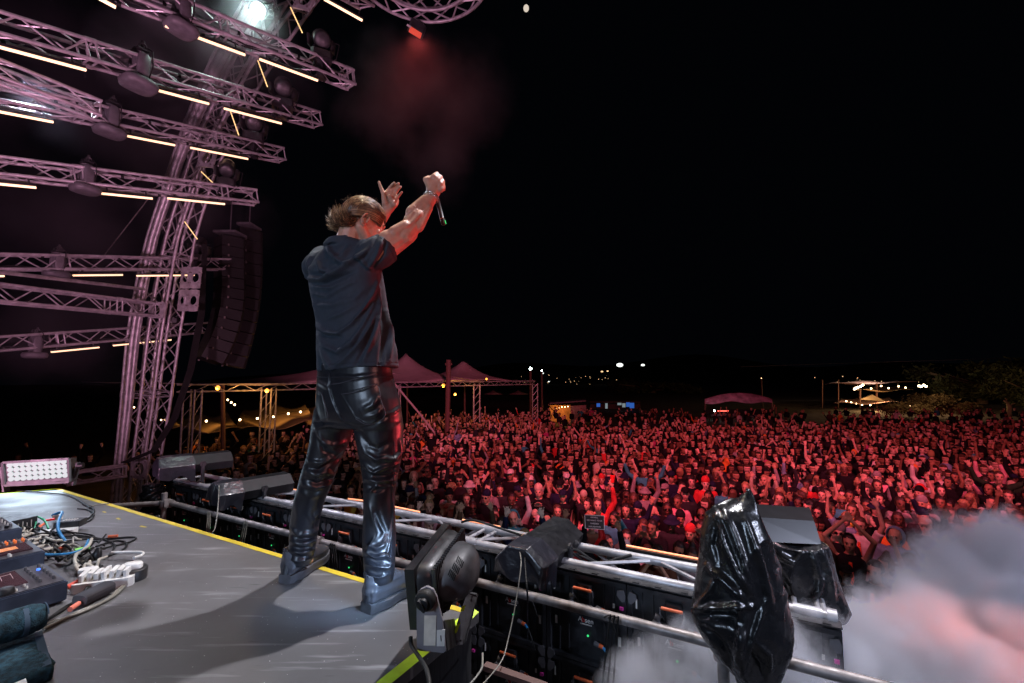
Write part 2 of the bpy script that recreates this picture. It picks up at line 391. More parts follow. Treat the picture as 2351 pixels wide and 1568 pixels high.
for i, l in BT.items():
    f = FINS[i]
    for k, (xa, xb, y) in enumerate(l):
        a, b = f.at(xa), f.at(xb); dz = .215 if i < 4 else .2
        ya = D(xa, y, a.y).z; dz = a.z-ya; dz = min(max(dz, .16), .34)
        nm = wd_[k] if len(l) == 3 else ['left', 'right'][k]
        batten(a-ZU*dz, b-ZU*dz, label=f'{nm} of the lit orange-white tubes under the {ordn[i]} lighting truss')
batten(D(744, -2, 6.6), D(832, 47, 6.9), label='lit tube under the cut-off truss end at the top edge of the photo')
batten(D(190, -24, 4.5), D(266, 17, 4.7), label='short stretch of lit tube in the top left corner')
o = box_truss('lighting_truss', [D(720, -75, 5.4), D(838, -5, 6.6)], 'truss end cut off by the top edge of the photo, above a lit tube', group=None)
for k, (a, b) in enumerate([((667, 17), (694, 75)), ((592, 139), (614, 199)), ((529, 255), (548, 310)), ((462, 394), (489, 420)), ((424, 509), (453, 549))]):
    d = [7.8, 8.4, 9.0, 9.6, 9.8][k]
    batten(D(*a, d-.5), D(*b, d-.6), .009, label=f'thin yellow lit tube slanting across the curved tower, {["highest", "second highest", "middle", "second lowest", "lowest"][k]} of five', group='thin slanting yellow tubes on the tower', thin=True)

# curved tower: two box trusses side by side
TW = [(1230, 305, 9.9, 92), (1091, 314, 9.9, 84), (936, 335, 9.9, 93), (781, 353, 9.8, 100), (665, 372, 9.75, 100), (549, 394, 9.7, 93), (450, 425, 9.55, 90), (375, 448, 9.4, 90), (262, 498, 9.0, 104), (150, 551, 8.55, 112), (37, 622, 8.0, 122), (-60, 690, 7.5, 130), (-140, 760, 7.0, 135)]
def densify(P, n=3):
    out = []
    for i in range(len(P)-1):
        p0, p1, p2, p3 = P[max(i-1, 0)], P[i], P[i+1], P[min(i+2, len(P)-1)]
        for k in range(n):
            t = k/n; out.append(tuple(.5*((2*b)+(-a+c)*t+(2*a-5*b+4*c-d)*t*t+(-a+3*b-3*c+d)*t*t*t) for a, b, c, d in zip(p0, p1, p2, p3)))
    return out+[tuple(P[-1])]
tw = densify(TW, 2)
sx = V((.93, -.36, 0)).normalized()
for nm, off_, wf, lab in (('tower_truss', -.27, .40, 'pink lit curved tower truss, left member of the pair leaning over the stage'), ('tower_truss', .22, .46, 'pink lit curved tower truss, right member of the pair leaning over the stage')):
    pts = [D(x+off_*w_, y, d+(.12 if off_ < 0 else 0)) for y, x, d, w_ in tw]
    wds = [w_*d/F*wf for y, x, d, w_ in tw]; k0 = wds[0]
    box_truss(nm, pts, lab, 'tower truss', wd=k0, hg=.34, cr=.03, br=.013, seg=.42, side=sx, group='pair of curved tower trusses', taper=[w_/k0 for w_ in wds], sections=3)
# fat pipes that run up the left side of the tower
o = thing('tower_pipe', 'thick smooth pink pipe running up the left side of the curved tower', 'pipe', D(335, 936, 9.7))
for q, rr in ((-.50, .045), (-.40, .035)):
    MB().tube([D(x+q*w_, y, d-.15) for y, x, d, w_ in tw], [rr*(1+.8*max(0, (560-y)/600)) for y, x, d, w_ in tw], 10).build('pipe', M['alu'], o, 'auto')
# corner plates
def plate(px, py, d, w_, h_, label, rot=0, holes=((0, 0),), r=.1, nrm=None):
    root = thing('corner_plate', label, 'truss corner block', D(px, py, d)); c = D(px, py, d); m = MB()
    ex = V((math.cos(rot), -.25, math.sin(rot))).normalized(); uy = V((-math.sin(rot), 0, math.cos(rot)))
    fw = ex.cross(uy)*-1
    # square plates with a round opening each: ring of quads
    nx = max(1, round(w_/(h_/max(1, round(h_/w_))))) if w_ > h_ else 1
    for hx, hy in holes:
        cw = w_/(len({h[0] for h in holes})); ch = h_/(len({h[1] for h in holes}))
        cc = c+ex*hx+uy*hy; n = 24; inn = []; out = []
        for k in range(n):
            a = 2*math.pi*k/n; ca, sa = math.cos(a), math.sin(a); s_ = 1/max(abs(ca)/(cw/2), abs(sa)/(ch/2))
            inn.append((ca*r, sa*r)); out.append((ca*s_, sa*s_))
        vs = [cc+ex*p[0]+uy*p[1]-fw*z for z in (.0, .03) for p in inn+out]
        fs = []
        for k in range(n):
            k2 = (k+1) % n
            fs += [(k, k2, n+k2, n+k), (2*n+k, 3*n+k, 3*n+k2, 2*n+k2), (k, 2*n+k, 2*n+k2, k2), (n+k, n+k2, 3*n+k2, 3*n+k)]
        m.add(vs, fs)
    m.build('plate', M['alu'], root)
    b = MB()
    for hx, hy in holes:
        for sx_ in (-1, 1):
            for sy_ in (-1, 1):
                q = c+ex*(hx+sx_*r*1.15)+uy*(hy+sy_*r*1.15); b.tube([q-fw*.05, q+fw*.02], .014, 6)
    b.build('bolt', M['steel'], root); return root
plate(437, 664, 9.4, .50, .92, 'pink plate with four round holes behind the fifth lighting truss', rot=-.05, holes=((-.13, .24), (.13, .24), (-.13, -.24), (.13, -.24)), r=.095)
plate(362, 712, 9.3, .42, .34, 'pink corner block with a round hole where a truss meets the tower', rot=-.08, r=.1)
plate(478, 362, 8.9, .42, .42, 'pink corner block with a round hole under the third lighting truss', rot=-.2, r=.13)
plate(322, 1076, 9.2, .42, .38, 'pink corner block with a round hole at the foot of the tower', rot=-.03, r=.13)
plate(702, 2, 7.2, .36, .36, 'pink corner block with a round hole at the top edge of the photo', rot=-.4, r=.11)
# other trusses meeting the tower
box_truss('cross_truss', [D(-60, 667, 6.6), D(345, 711, 9.3)], 'pink lit box truss running level into the tower, between the fifth and lowest lighting trusses', wd=.28, hg=.26, sections=2)
box_truss('cross_truss', [D(-60, 142, 4.9), D(225, 253, 5.9)], 'pink truss behind the second and third lighting trusses at the left edge', wd=.2, hg=.2)
box_truss('base_truss', [D(150, 1100, 8.6), D(288, 1080, 9.3)], 'low pink truss at the foot of the tower, beside the lit floor panel', wd=.24, hg=.2)
tag(MB().tube([D(-20, 622, 6), D(330, 664, 9.2)], .03, 8).build('stay_pipe', M['alu']), 'single pink pipe sloping down to the tower below the fifth lighting truss', 'pipe')
tag(MB().tube([D(420, 345, 9.4), D(330, 470, 10), D(240, 585, 10.6)], .012, 6).build('guy_wire', M['steel']), 'thin guy wire slanting down left from the tower', 'wire')
# ring truss
rc = D(992, 50.6, 7.0); R0 = 1.02; cen = rc-V((0, R0, 0)); n = 40
box_truss('ring_truss', [cen+V((math.sin(a)*(R0-.12), math.cos(a)*(R0-.12), .12)) for a in [2*math.pi*k/n for k in range(n)]], 'round ring truss hanging at the top edge above the man', 'truss', cr=.026, br=.014, seg=.30, closed=True, endframe=False, wd=.24, hg=.24)

# ------------------------------------------------------------------ stage lights on the trusses
def moving_head(px, py, d, hpx, label, matl, hang=True, yaw=0, group=None, tilt=.5, clampred=False):
    k = hpx*d/F/.6; c = D(px, py, d)
    root = thing('moving_head_light', label, 'stage light', c, group); ms = M[matl]
    rz = MX.Rotation(yaw, 3, 'Z'); s = -1 if hang else 1
    def T(x, y, z): return c+rz@V((x*k, y*k, z*k*s))
    m = MB()                                           # base box
    m.box(T(0, 0, -.20 if s > 0 else .27), (.30*k, .27*k, .11*k), rz, bev=.03*k); m.box(T(0, 0, -.13 if s > 0 else .19), (.2*k, .2*k, .04*k), rz, bev=.03*k)
    m.build('base', ms, root)
    for x in (-1, 1):
        a = MB(); pts = [T(x*.10, 0, -.12), T(x*.16, 0, -.06), T(x*.17, 0, .10)]
        if s < 0: pts = [T(x*.10, 0, -.12+.0), T(x*.165, 0, -.05), T(x*.17, 0, .12)]
        a.loft([(p, rz@V((.024*k, 0, 0)), V((0, .06*k, 0))) for p in pts], 12, 3); a.build('yoke_arm', ms, root, 'auto')
    hd = MB(); ax = (rz@V((0, math.sin(tilt), math.cos(tilt)))).normalized(); h0 = T(0, 0, .10)
    L = [(-.19, .085), (-.17, .12), (-.05, .13), (.06, .115), (.12, .13), (.17, .13), (.19, .12)]
    hd.tube([h0+ax*(a*k) for a, r in L], [r*k for a, r in L], 16); h = hd.build('head', ms, root, 'auto')
    MB().tube([h0+ax*(.186*k), h0+ax*(.196*k)], .10*k, 16).build('lens', M['lens'], h, 'auto')
    for x in (-.09, .09):
        cl = MB(); cl.tube([T(x, 0, -.26 if s > 0 else -.14), T(x, .0, -.36 if s > 0 else -.30)], .02*k, 6)
        p = T(x, 0, -.38 if s > 0 else -.33); cl.tube([p+V((math.cos(a)*.045*k, 0, math.sin(a)*.045*k)) for a in [j*math.pi/4 for j in range(7)]], .012*k, 5); cl.build('clamp', M['black_metal'], root)
    return root
def mover2(px, py, d, hpx, label, group, matl='grey_metal', extra=0):
    """upright fixture: clamp cluster above, tall double yoke body, wide base skirt at lower right, as the photo shows them under the trusses"""
    k = hpx*d/F; c = D(px, py, d); root = thing('moving_head_light', label, 'stage light', c, group); mt = M[matl]
    ax = FINS[1].dir.copy(); ax.z = 0; ax.normalize(); sd = V((ax.y, -ax.x, 0)); rot = MX((sd, ax, ZU)).transposed()
    def T(x, y, z): return c+sd*(x*k)+ax*(y*k)+ZU*(z*k)
    MB().loft([(T(.06, 0, z), sd*(a*k), ax*(b*k)) for z, a, b in ((-.50, .20, .22), (-.47, .27, .29), (-.38, .29, .31), (-.31, .25, .27), (-.29, .16, .18))], 24, 3.2).build('base', mt, root, 'auto')
    for s_ in (-1, 1):
        MB().loft([(T(s_*.17+.03, 0, z), sd*(a*k), ax*(b*k)) for z, a, b in ((-.31, .04, .09), (-.2, .055, .11), (0, .06, .12), (.16, .055, .11), (.22, .035, .07))], 14, 3).build('yoke_arm', mt, root, 'auto')
    hd = MB().loft([(T(.03, 0, z), sd*(a*k), ax*(a*k)) for z, a in ((-.26, .09), (-.22, .13), (-.05, .125), (.1, .12), (.24, .14), (.27, .13))], 18); h = hd.build('head', mt, root, 'auto')
    MB().loft([(T(.03, 0, z), sd*(.11*k), ax*(.11*k)) for z in (.268, .276)], 18).build('lens', M['lens'], h, 'auto')
    m = MB(); m.box(T(0, 0, .33), (.34*k, .2*k, .035*k), rot)
    for s_ in (-1, 1):
        p = T(s_*.12, 0, .40); m.tube([p+ax*(math.cos(a)*.06*k)+ZU*(math.sin(a)*.06*k) for a in [j*math.pi/4 for j in range(7)]], .018*k, 6)
        m.tube([p, T(s_*.12, 0, .32)], .02*k, 6)
    m.tube([T(.05, 0, .30), T(.12, 0, .52)], .03*k, 8)
    m.build('clamp', M['black_metal'], root)
    cb = MB(); cb.tube([T(.2, .1, -.3), T(.34, .1, -.05), T(.28, .1, .3), T(.1, .1, .42)], .012*k, 5); cb.build('cable', M['rubber'], root, 'auto')
    return root
mp = [(415, 28, 0, 112), (318, 153, 1, 118), (252, 268, 2, 98), (196, 402, 3, 90), (130, 601, 4, 76), (80, 788, 5, 70)]
for px, py, i, h in mp:
    f = FINS[i]; mover2(px, py, f.at(px).y-.0, h, f'grey moving head light hanging in the gap of the {ordn[i]} lighting truss', 'grey moving head lights on the lighting trusses')
mb_ = [(738, 104, 0, 96), (650, 213, 1, 92), (583, 292, 2, 88), (521, 398, 3, 76), (457, 574, 4, 66), (394, 717, 5, 60)]
for px, py, i, h in mb_:
    f = FINS[i]; q = f.at(px)
    r_ = moving_head(px, py, q.y-.05, h, f'black moving head light standing on the {ordn[i]} lighting truss near its right end', 'black_metal', hang=False, yaw=.5, tilt=.9, group='black moving head lights on the truss ends')
    m = MB(); k = h*q.y/F; m.box(q+ZU*0, (.10, .16, .34)); m.build('bracket', M['black_metal'], r_)
    m = MB(); c = D(px, py, q.y); m.tube([c+V((.1, 0, .1)), c+V((.3, 0, 0)), c+V((.26, 0, -.25)), c+V((.05, 0, -.32))], .009, 5); m.build('cable', M['rubber'], r_)
    for dx, dz in ((-.06, .12), (.05, .03), (-.02, -.1)): pass
# lit beam light near the top
bc = D(594, 22, 7.2); r_ = thing('beam_light', 'beam light with its round lens lit white, high on the curved tower', 'stage light', bc)
aim = (CAM+V((-2, 0, 0))-bc).normalized()
h = MB().tube([bc-aim*.34, bc-aim*.30, bc-aim*.05, bc, bc+aim*.03], [.07, .11, .13, .14, .14], 20).build('head', M['grey_metal'], r_, 'auto')
MB().tube([bc+aim*.022, bc+aim*.036], .105, 20).build('lens', mat('lit_beam_lens', (1, 1, 1), emit=(.8, 1, .92), es=6), h)
m = MB(); m.tube([bc+V((-.17, 0, 0)), bc+V((-.17, .1, .2)), bc+V((.17, .1, .2)), bc+V((.17, 0, 0))], .02, 6); m.build('yoke', M['grey_metal'], r_)
lamp('beam_light_glow', 'SPOT', bc+aim*.06, CAM+V((-2, 0, 0)), (.75, 1, .92), 260, .1, 130, .9)
# small wash light hanging from the ring
wc = D(957, 66, 7.0); r_ = thing('wash_light', 'black wash light hanging under the ring truss, glowing red into the haze below', 'stage light', wc)
rot = MX.Rotation(.35, 3, 'Y')@MX.Rotation(.4, 3, 'Z')
h = MB().box(wc, (.26, .2, .13), rot, bev=.03).build('housing', M['black_metal'], r_)
MB().box(wc+rot@V((0, 0, -.07)), (.2, .15, .012), rot).build('lens', mat('lit_red_lens', (1, .2, .1), emit=(1, .12, .05), es=.2), h)
MB().tube([wc+V((-.13, 0, .02)), wc+V((-.11, 0, .12)), wc+V((0, 0, .15)), wc+V((.1, 0, .12)), wc+V((.12, 0, -.02))], .008, 6).build('yoke', M['alu'], r_)
MB().box(wc+V((-.10, -.12, -.05)), (.07, .01, .03), rot).build('sticker', M['sticker'], r_)
lamp('red_haze_light', 'SPOT', wc+V((.02, 0, -.1)), wc+V((.25, 0, -3)), (1, .12, .12), 75, .05, 130, 1)
m = MB().ball(D(1208, 19, 1400), (9, 9, 11.5), 20, 14); tag(m.build('moon', mat('moonlit', (.5, .45, .4), emit=(.95, .82, .68), es=.75), smooth=True), 'pale nearly full moon in the black sky', 'moon')

# hanging speaker arrays
def array(pts, wd, dp, label, curved):
    root = thing('speaker_array', label, 'loudspeaker', pts[0], 'pair of hanging speaker arrays')
    for i in range(len(pts)-1):
        a, b = pts[i], pts[i+1]; t = (b-a); u = t.normalized(); s = V((.8, -.6, 0)).normalized(); f_ = s.cross(u).normalized()
        m = MB(); g_ = .985
        poly = [(-dp*.5, -wd*.5), (dp*.38, -wd*.5), (dp*.5, -wd*.42), (dp*.5, wd*.42), (dp*.38, wd*.5), (-dp*.5, wd*.32)]
        m.prism([(p[1], p[0]) for p in poly], a, s, f_, t*g_*.94); c = m.build('cabinet', M['rubber'], root)
        g2 = MB()
        for q in range(6): z = a+t*(.12+q*.14); g2.box(z+f_*(dp*.505), (wd*.78, .008, .012), MX((s, f_, u)).transposed())
        g2.build('grille', M['rubber'], c)
        h_ = MB(); h_.box(a-s*(wd*.5)+t*.97-f_*(dp*.2), (.02, .04, .05)); h_.box(a+s*(wd*.5)+t*.97-f_*(dp*.3), (.02, .04, .05)); h_.build('rigging_pin', M['steel'], c)
        if i % 2 == 0:
            p0 = a-s*(wd*.5)-f_*(dp*.25)+t*.4; p1 = p0+t*1.1
            MB().tube([p0, p0-s*.22+t*.1, p0-s*.28+t*.5, p0-s*.2+t*1., p1], .009, 5).build('link_cable', M['grey_cable'], c, 'auto')
    fr_ = MB(); fr_.box(pts[0]+ZU*.12, (wd*.9, dp, .06)); fr_.tube([pts[0]+ZU*.12, pts[0]+ZU*1.0], .014, 6); fr_.build('flying_frame', M['grey_metal'], root)
n = 12
P1 = [D(528-(0 if k < 5 else (k-5)**2*1.0), 548+k*23.5, 11.2-k*.05) for k in range(n+1)]
P2 = [D(572-(0 if k < 3 else (k-3)**1.9*.66), 530+k*26, 11.9-k*.05) for k in range(n+1)]
array(P1, .62, .5, 'black hanging speaker array nearest the tower, link cables on its left side', True)
array(P2, .40, .55, 'black hanging speaker array farther from the tower, curving in at the bottom', True)
o = thing('cable_bundle', 'thick bundle of black cables hanging beside the tower down to its foot', 'cables', D(430, 800, 9))
for k in range(7):
    q = k*2.2-6
    MB().tube([D(470+q*.6, 560, 10), D(462+q, 720, 9.8), D(437+q, 850, 9.4), D(400+q, 960, 9.0), D(352+q, 1035, 8.8), D(285+q, 1062, 8.7)], .013, 5).build('cable', M['rubber'], o, 'auto')

# ------------------------------------------------------------------ front of stage: screen wall seen from behind, chords, scaffold rail
HT = 4.2-1.165; FR = MX((E1, N1, ZU)).transposed()
def text_mesh(txt, size, spacing=1., ext=0., font=None):
    c = bpy.data.curves.new('t', 'FONT'); c.body = txt; c.size = size; c.align_x = 'CENTER'; c.align_y = 'CENTER'; c.space_line = spacing; c.extrude = ext
    o = bpy.data.objects.new('t', c); COL.objects.link(o); dg = bpy.context.evaluated_depsgraph_get(); dg.update()
    me = bpy.data.meshes.new_from_object(o.evaluated_get(dg)); bpy.data.objects.remove(o); bpy.data.curves.remove(c); return me
def put_text(txt, size, o, ax, ay, matl, name='lettering', parent=None, spacing=1.):
    me = text_mesh(txt, size, spacing); co = getco(me); ax = np.array(ax); ay = np.array(ay)
    setco(me, np.array(o)+co[:, :1]*ax+co[:, 1:2]*ay); me.materials.clear(); me.materials.append(matl)
    return link(name, me, parent)
def panel(s, row, label):
    z0 = HT-.5*row
    c = ZU*.25; Q = lambda x, t, z: E1*x+N1*t+ZU*(z+.25)              # local: x along, t away from us, z down from the top
    m = MB()
    m.box(Q(0, .035, -.25), (.494, .05, .494), FR)
    for x in (-.235, .235): m.box(Q(x, .0, -.25), (.024, .03, .49), FR)
    for z in (-.012, -.485): m.box(Q(0, -.002, z), (.49, .034, .022), FR)
    m.box(Q(0, .004, -.235), (.44, .02, .014), FR)
    for x in (-.17, -.11, .11, .17): m.box(Q(x, .006, -.12), (.008, .012, .2), FR); m.box(Q(x, .006, -.36), (.008, .012, .22), FR)
    root = m.build('screen_panel', M['dark_panel'], None); LOCAL.add(root.name); root.location = ST(s, .962, z0-.25)
    if row == 0:
        m = MB(); m.box(Q(0, .02, .012), (.5, .075, .006), FR)
        for x in (-.2, -.08, .06, .19): m.box(Q(x, .0, .017), (.035, .02, .006), FR)
        m.build('top_edge', M['black_metal'], root)
    m = MB(); m.tube([Q(-.055, -.055, -.065), Q(.055, -.055, -.065)], .0085, 10); h = m.build('handle', M['orange'], root, 'auto')
    m = MB()
    for x in (-1, 1): m.tube([Q(x*.06, -.055, -.065), Q(x*.062, -.05, -.10), Q(x*.045, -.02, -.145), Q(x*.03, -.01, -.155)], .004, 5)
    m.build('handle_bracket', M['grey_metal'], root, 'auto')
    m = MB(); m.box(Q(0, -.015, -.105), (.085, .035, .11), FR, bev=.012)
    for k in range(4): m.box(Q(0, -.034, -.075-k*.016), (.06-.006*k, .004, .006), FR)
    m.box(Q(0, -.018, -.185), (.105, .05, .065), FR, bev=.01); m.build('power_box', M['black'], root)
    m = MB(); m.box(Q(0, -.0445, -.168), (.075, .003, .014), FR); m.build('orange_label', M['orange'], root)
    m = MB()
    for k in range(4):
        x = -.032
        for j in range(5): m.box(Q(x+j*.015, -.0445, -.184-k*.007), (random.uniform(.006, .012), .003, .003), FR)
    m.build('small_print', M['sticker'], root)
    m = MB(); m.ball(Q(-.085, -.02, -.17), .028, 12, 8); m.tube([Q(-.085, -.02, -.15), Q(-.075, -.02, -.12)], .018, 10); m.build('blank_plug', M['grey_metal'], root, True)
    for x, z, sg in ((.075, -.16, 1), (.06, -.36, 1), (-.12, -.37, -1)):
        if sg < 0 and random.random() < .4: continue
        m = MB(); m.tube([Q(x, -.03, z), Q(x+.03*sg, -.032, z-.004)], .013, 10); m.build('connector', M['grey_metal'], root, 'auto')
        m = MB(); m.tube([Q(x+.03*sg, -.032, z-.004), Q(x+.052*sg, -.034, z-.008)], .011, 10); cn = m.build('connector_ring', M['orange'] if sg > 0 else M['red'], root, 'auto')
        m = MB(); p = [Q(x+.052*sg, -.034, z-.008), Q(x+.085*sg, -.045, z-.03), Q(x+.11*sg, -.05, z-.08), Q(x+.12*sg, -.03, z-.14)]
        m.tube(p, .0045, 6); m.build('patch_cable', M['rubber'] if random.random() < .5 else M['grey_cable'], root, 'auto')
        if random.random() < .6:
            m = MB(); m.tube([p[0], p[0].lerp(p[1], .6)], .0075, 8); m.build('cable_marker', M['blue'], root, 'auto')
    for zc in (-.035, -.465):
        for sg in (-1, 1):
            m = MB(); x0 = .25*sg; m.prism([(0, 0), (-.012*sg, .03), (-.046*sg, .022), (-.05*sg, -.004), (-.022*sg, -.034), (-.006*sg, -.03)] if sg > 0 else [(0, 0), (-.006*sg, -.03), (-.022*sg, -.034), (-.05*sg, -.004), (-.046*sg, .022), (-.012*sg, .03)], Q(x0-.006*sg, -.018, zc-.03), E1, ZU, -N1*.006); m.build('latch_plate', M['grey_metal'], root)
    m = MB(); m.box(Q(.245-.025, -.022, -.135), (.02, .012, .016), FR); m.build('magenta_tag', M['magenta'], root)
    m = MB(); m.box(Q(.17, -.001, -.14), (.012, .004, .024), FR); m.box(Q(-.19, -.001, -.3), (.014, .004, .045), FR); m.box(Q(-.2, -.001, -.1), (.008, .004, .05), FR); m.box(Q(.2, -.001, -.33), (.016, .004, .05), FR)
    m.build('sticker', M['sticker'], root)
    ax, ay = -N1, ZU
    for t_, x_, mm in (('A', -.036, 'white'), ('b', -.016, 'red'), ('sen', .020, 'white')):
        put_text(t_, .04, Q(x_, -.001, -.262), E1, ZU, M[mm], 'logo_lettering', root)
    m = MB()
    for j in range(9): m.box(Q(-.032+j*.008, .0, -.286), (.005, .003, .005), FR)
    m.build('logo_small_print', M['sticker'], root)
    m = MB(); m.tube([Q(.012, -.002, -.345), Q(.012, -.005, -.345)], .006, 10); m.build('status_light', M['green_led'], root)
    return root
s0 = -.369
protos = [panel(s0+.0, 0, 'x'), panel(s0+.0, 1, 'x')]
cols = list(range(-8, 4))
def ordinal(k): return ['first', 'second', 'third', 'fourth', 'fifth', 'sixth', 'seventh', 'eighth', 'ninth', 'tenth', 'eleventh', 'twelfth', 'thirteenth', 'fourteenth', 'fifteenth', 'sixteenth', 'seventeenth', 'eighteenth', 'nineteenth', 'twentieth'][k] if k < 20 else f'{k+1}th'
wall = thing('screen_wall', 'wall of black screen panels seen from behind, with orange handles, below the front truss', 'screen wall', (0, 0, 0))
for row in (0, 1):
    for i, k in enumerate(cols):
        o = protos[row] if k == 0 else copy_tree(protos[row])
        o.location = ST(s0+.5*k, .962, HT-.5*row-.25); o.parent = wall
m = MB(); m.box(ST(s0-1.25, 1.0, HT-1.25), (6., .06, .48), FR); m.build('wall_base', M['dark_panel'], wall)
# front truss over the wall
ft = box_truss('stage_front_truss', [ST(-4.75, 1.185, 4.2-1.15-.12), ST(-1, 1.185, 4.2-1.15-.12), ST(1.34, 1.185, 4.2-1.15-.12)], 'silver box truss running along the top of the screen wall', wd=.29, hg=.24, cr=.028, br=.011, seg=.42, sections=2.0)
e_ = MB(); 
for t in (1.04, 1.33): e_.tube([ST(1.33, t, 3.05), ST(1.37, t, 3.05)], .04, 10)
e_.build('end_flange', M['alu'], ft, 'auto')
# scaffold rail in front of the wall
r_ = thing('scaffold_rail', 'worn grey scaffold pipe rail between the booth and the screen wall', 'scaffold', ST(0, .655, 2.98))
MB().tube([ST(-4.05, .66, 2.985), ST(1.95, .66, 2.985)], .0245, 12).build('rail_pipe', M['steel'], r_, 'auto')
MB().tube([ST(-4.02, .66, 2.985), ST(-4.9, .05, 2.95)], .0245, 12).build('side_pipe', M['steel'], r_, 'auto')
for s in (-4.02, -1.86, .9):
    b_ = MB().tube([ST(s, .61, 3.09), ST(s, .61, 1.5)], .0245, 12).build('upright', M['steel'], r_, 'auto')
    m = MB(); m.tube([ST(s, .61, 3.02), ST(s, .61, 2.95)], .04, 10); m.tube([ST(s-.04, .655, 2.985), ST(s+.04, .655, 2.985)], .038, 10); m.box(ST(s+.05, .60, 3.0), (.02, .03, .07), FR); m.build('coupler', M['steel'], b_, 'auto')
yt = MB(); pc = ST(.86, .66, 2.985); rr = .0262
p = lambda a, x: pc+E1*x+(-N1*math.sin(a)+ZU*math.cos(a))*rr
vs = [p(a*.35-.4, x+a*.007) for a in range(6) for x in (-.028, .026)]
yt.add(vs, [(2*i, 2*i+1, 2*i+3, 2*i+2) for i in range(5)]); yt.build('tape_wrap', mat('amber_tape', (.8, .45, .03), .5, bump=.3), r_)
for k, (s, L, x) in enumerate([(-3.3, .5, .1), (-1.7, .8, .25), (-2.75, .35, 0), (.35, .9, -.05)]):
    p0 = ST(s, .63, 2.99); o = MB(); 
    for j in range(3): o.tube([p0+E1*.02*j, p0+E1*(.04+.02*j)+ZU*.03-N1*.02, p0+E1*(x*.5+.03*j)-ZU*L*.5-N1*.03, p0+E1*(x+.05*j)-ZU*L], .005, 5)
    tag(o.build('tied_cable', M['rubber'] if k % 2 else M['grey_cable'], None, 'auto'), ['grey cables tied to the rail near its far left end', 'black cables tied at the second upright of the rail', 'grey cable stub looped on the rail left of the man', 'black cable hanging off the rail at the centre'][k], 'cable')
def cable(pts, r, matl, label, group=None, name='cable', cat='cable', n=10, parent=None):
    q = []
    P = [tuple(p) for p in pts]
    for t in densify(P, n): q.append(V(t))
    o = MB().tube(q, r, 6).build(name, M[matl] if isinstance(matl, str) else matl, parent, 'auto')
    return tag(o, label, cat, group) if parent is None else o
cable([D(1193, 1265, 2.75), D(1196, 1300, 2.6), D(1183, 1390, 2.5), D(1165, 1475, 2.4), D(1150, 1520, 2.3), D(1105, 1575, 2.1)], .003, 'grey_cable', 'thin pale cable dropping from the centre covered light past the rail')
cable([D(1204, 1266, 2.8), D(1206, 1300, 2.62), D(1210, 1352, 2.5), D(1212, 1385, 2.58)], .005, 'rubber', 'black cable hanging beside the pale cable under the centre covered light')
cable([D(503, 1115, 4.1), D(500, 1170, 3.9), D(494, 1210, 3.7), D(488, 1222, 3.6)], .004, 'grey_cable', 'thin pale cable hanging from the left covered light behind the booth edge')
cable([D(1060, 1208, 3.6)+ZU*.03, D(1090, 1195, 3.5), D(1170, 1220, 3.4), D(1230, 1240, 3.3)], .009, 'rubber', 'black cable lying along the far chord beside the tilted floor light')
cable([D(1283, 1270, 2.9), D(1320, 1262, 3.0), D(1372, 1292, 3.0), D(1420, 1282, 3.0), D(1450, 1274, 3.0)], .010, 'rubber', 'thick black cable looping between the chords right of the centre covered light')
cable([D(1300, 1260, 3.0), D(1345, 1290, 3.0), D(1362, 1290, 3.0), D(1330, 1275, 3.0), D(1296, 1262, 3.05)], .007, 'rubber', 'black cable coil lying in the truss right of the centre covered light')
# lit strips on the audience side of the truss
for k, (xa, ya, xb, yb) in enumerate([(485, 1098, 497, 1101), (617, 1122, 690, 1133), (800, 1152, 850, 1158), (905, 1170, 963, 1182), (1062, 1200, 1148, 1216), (1290, 1237, 1313, 1241), (1438, 1259, 1620, 1293)]):
    t_ = 1.52
    def onl(px, py):
        r = ray(px, py); q = (BC+N1*t_-CAM); k_ = q.dot(N1)/r.dot(N1); return CAM+r*k_
    a, b = onl(xa, ya-7), onl(xb, yb-7); rt = thing('strip_light', f'thin lit orange strip along the front truss, {ordinal(k)} from the left', 'strip light', a, 'lit strips on the audience side of the front truss')
    MB().tube([a, b], .0065, 6).build('lit_strip', M['strip'], rt); m = MB(); m.quadprism([a-ZU*.008-N1*.02, b-ZU*.008-N1*.02, b-ZU*.008+N1*.03, a-ZU*.008+N1*.03], -ZU*.04); m.build('housing', M['black_metal'], rt)
    if k in (3, 5): MB().tube([b, b-ZU*.05], .0065, 6).build('lit_end', M['strip'], rt)
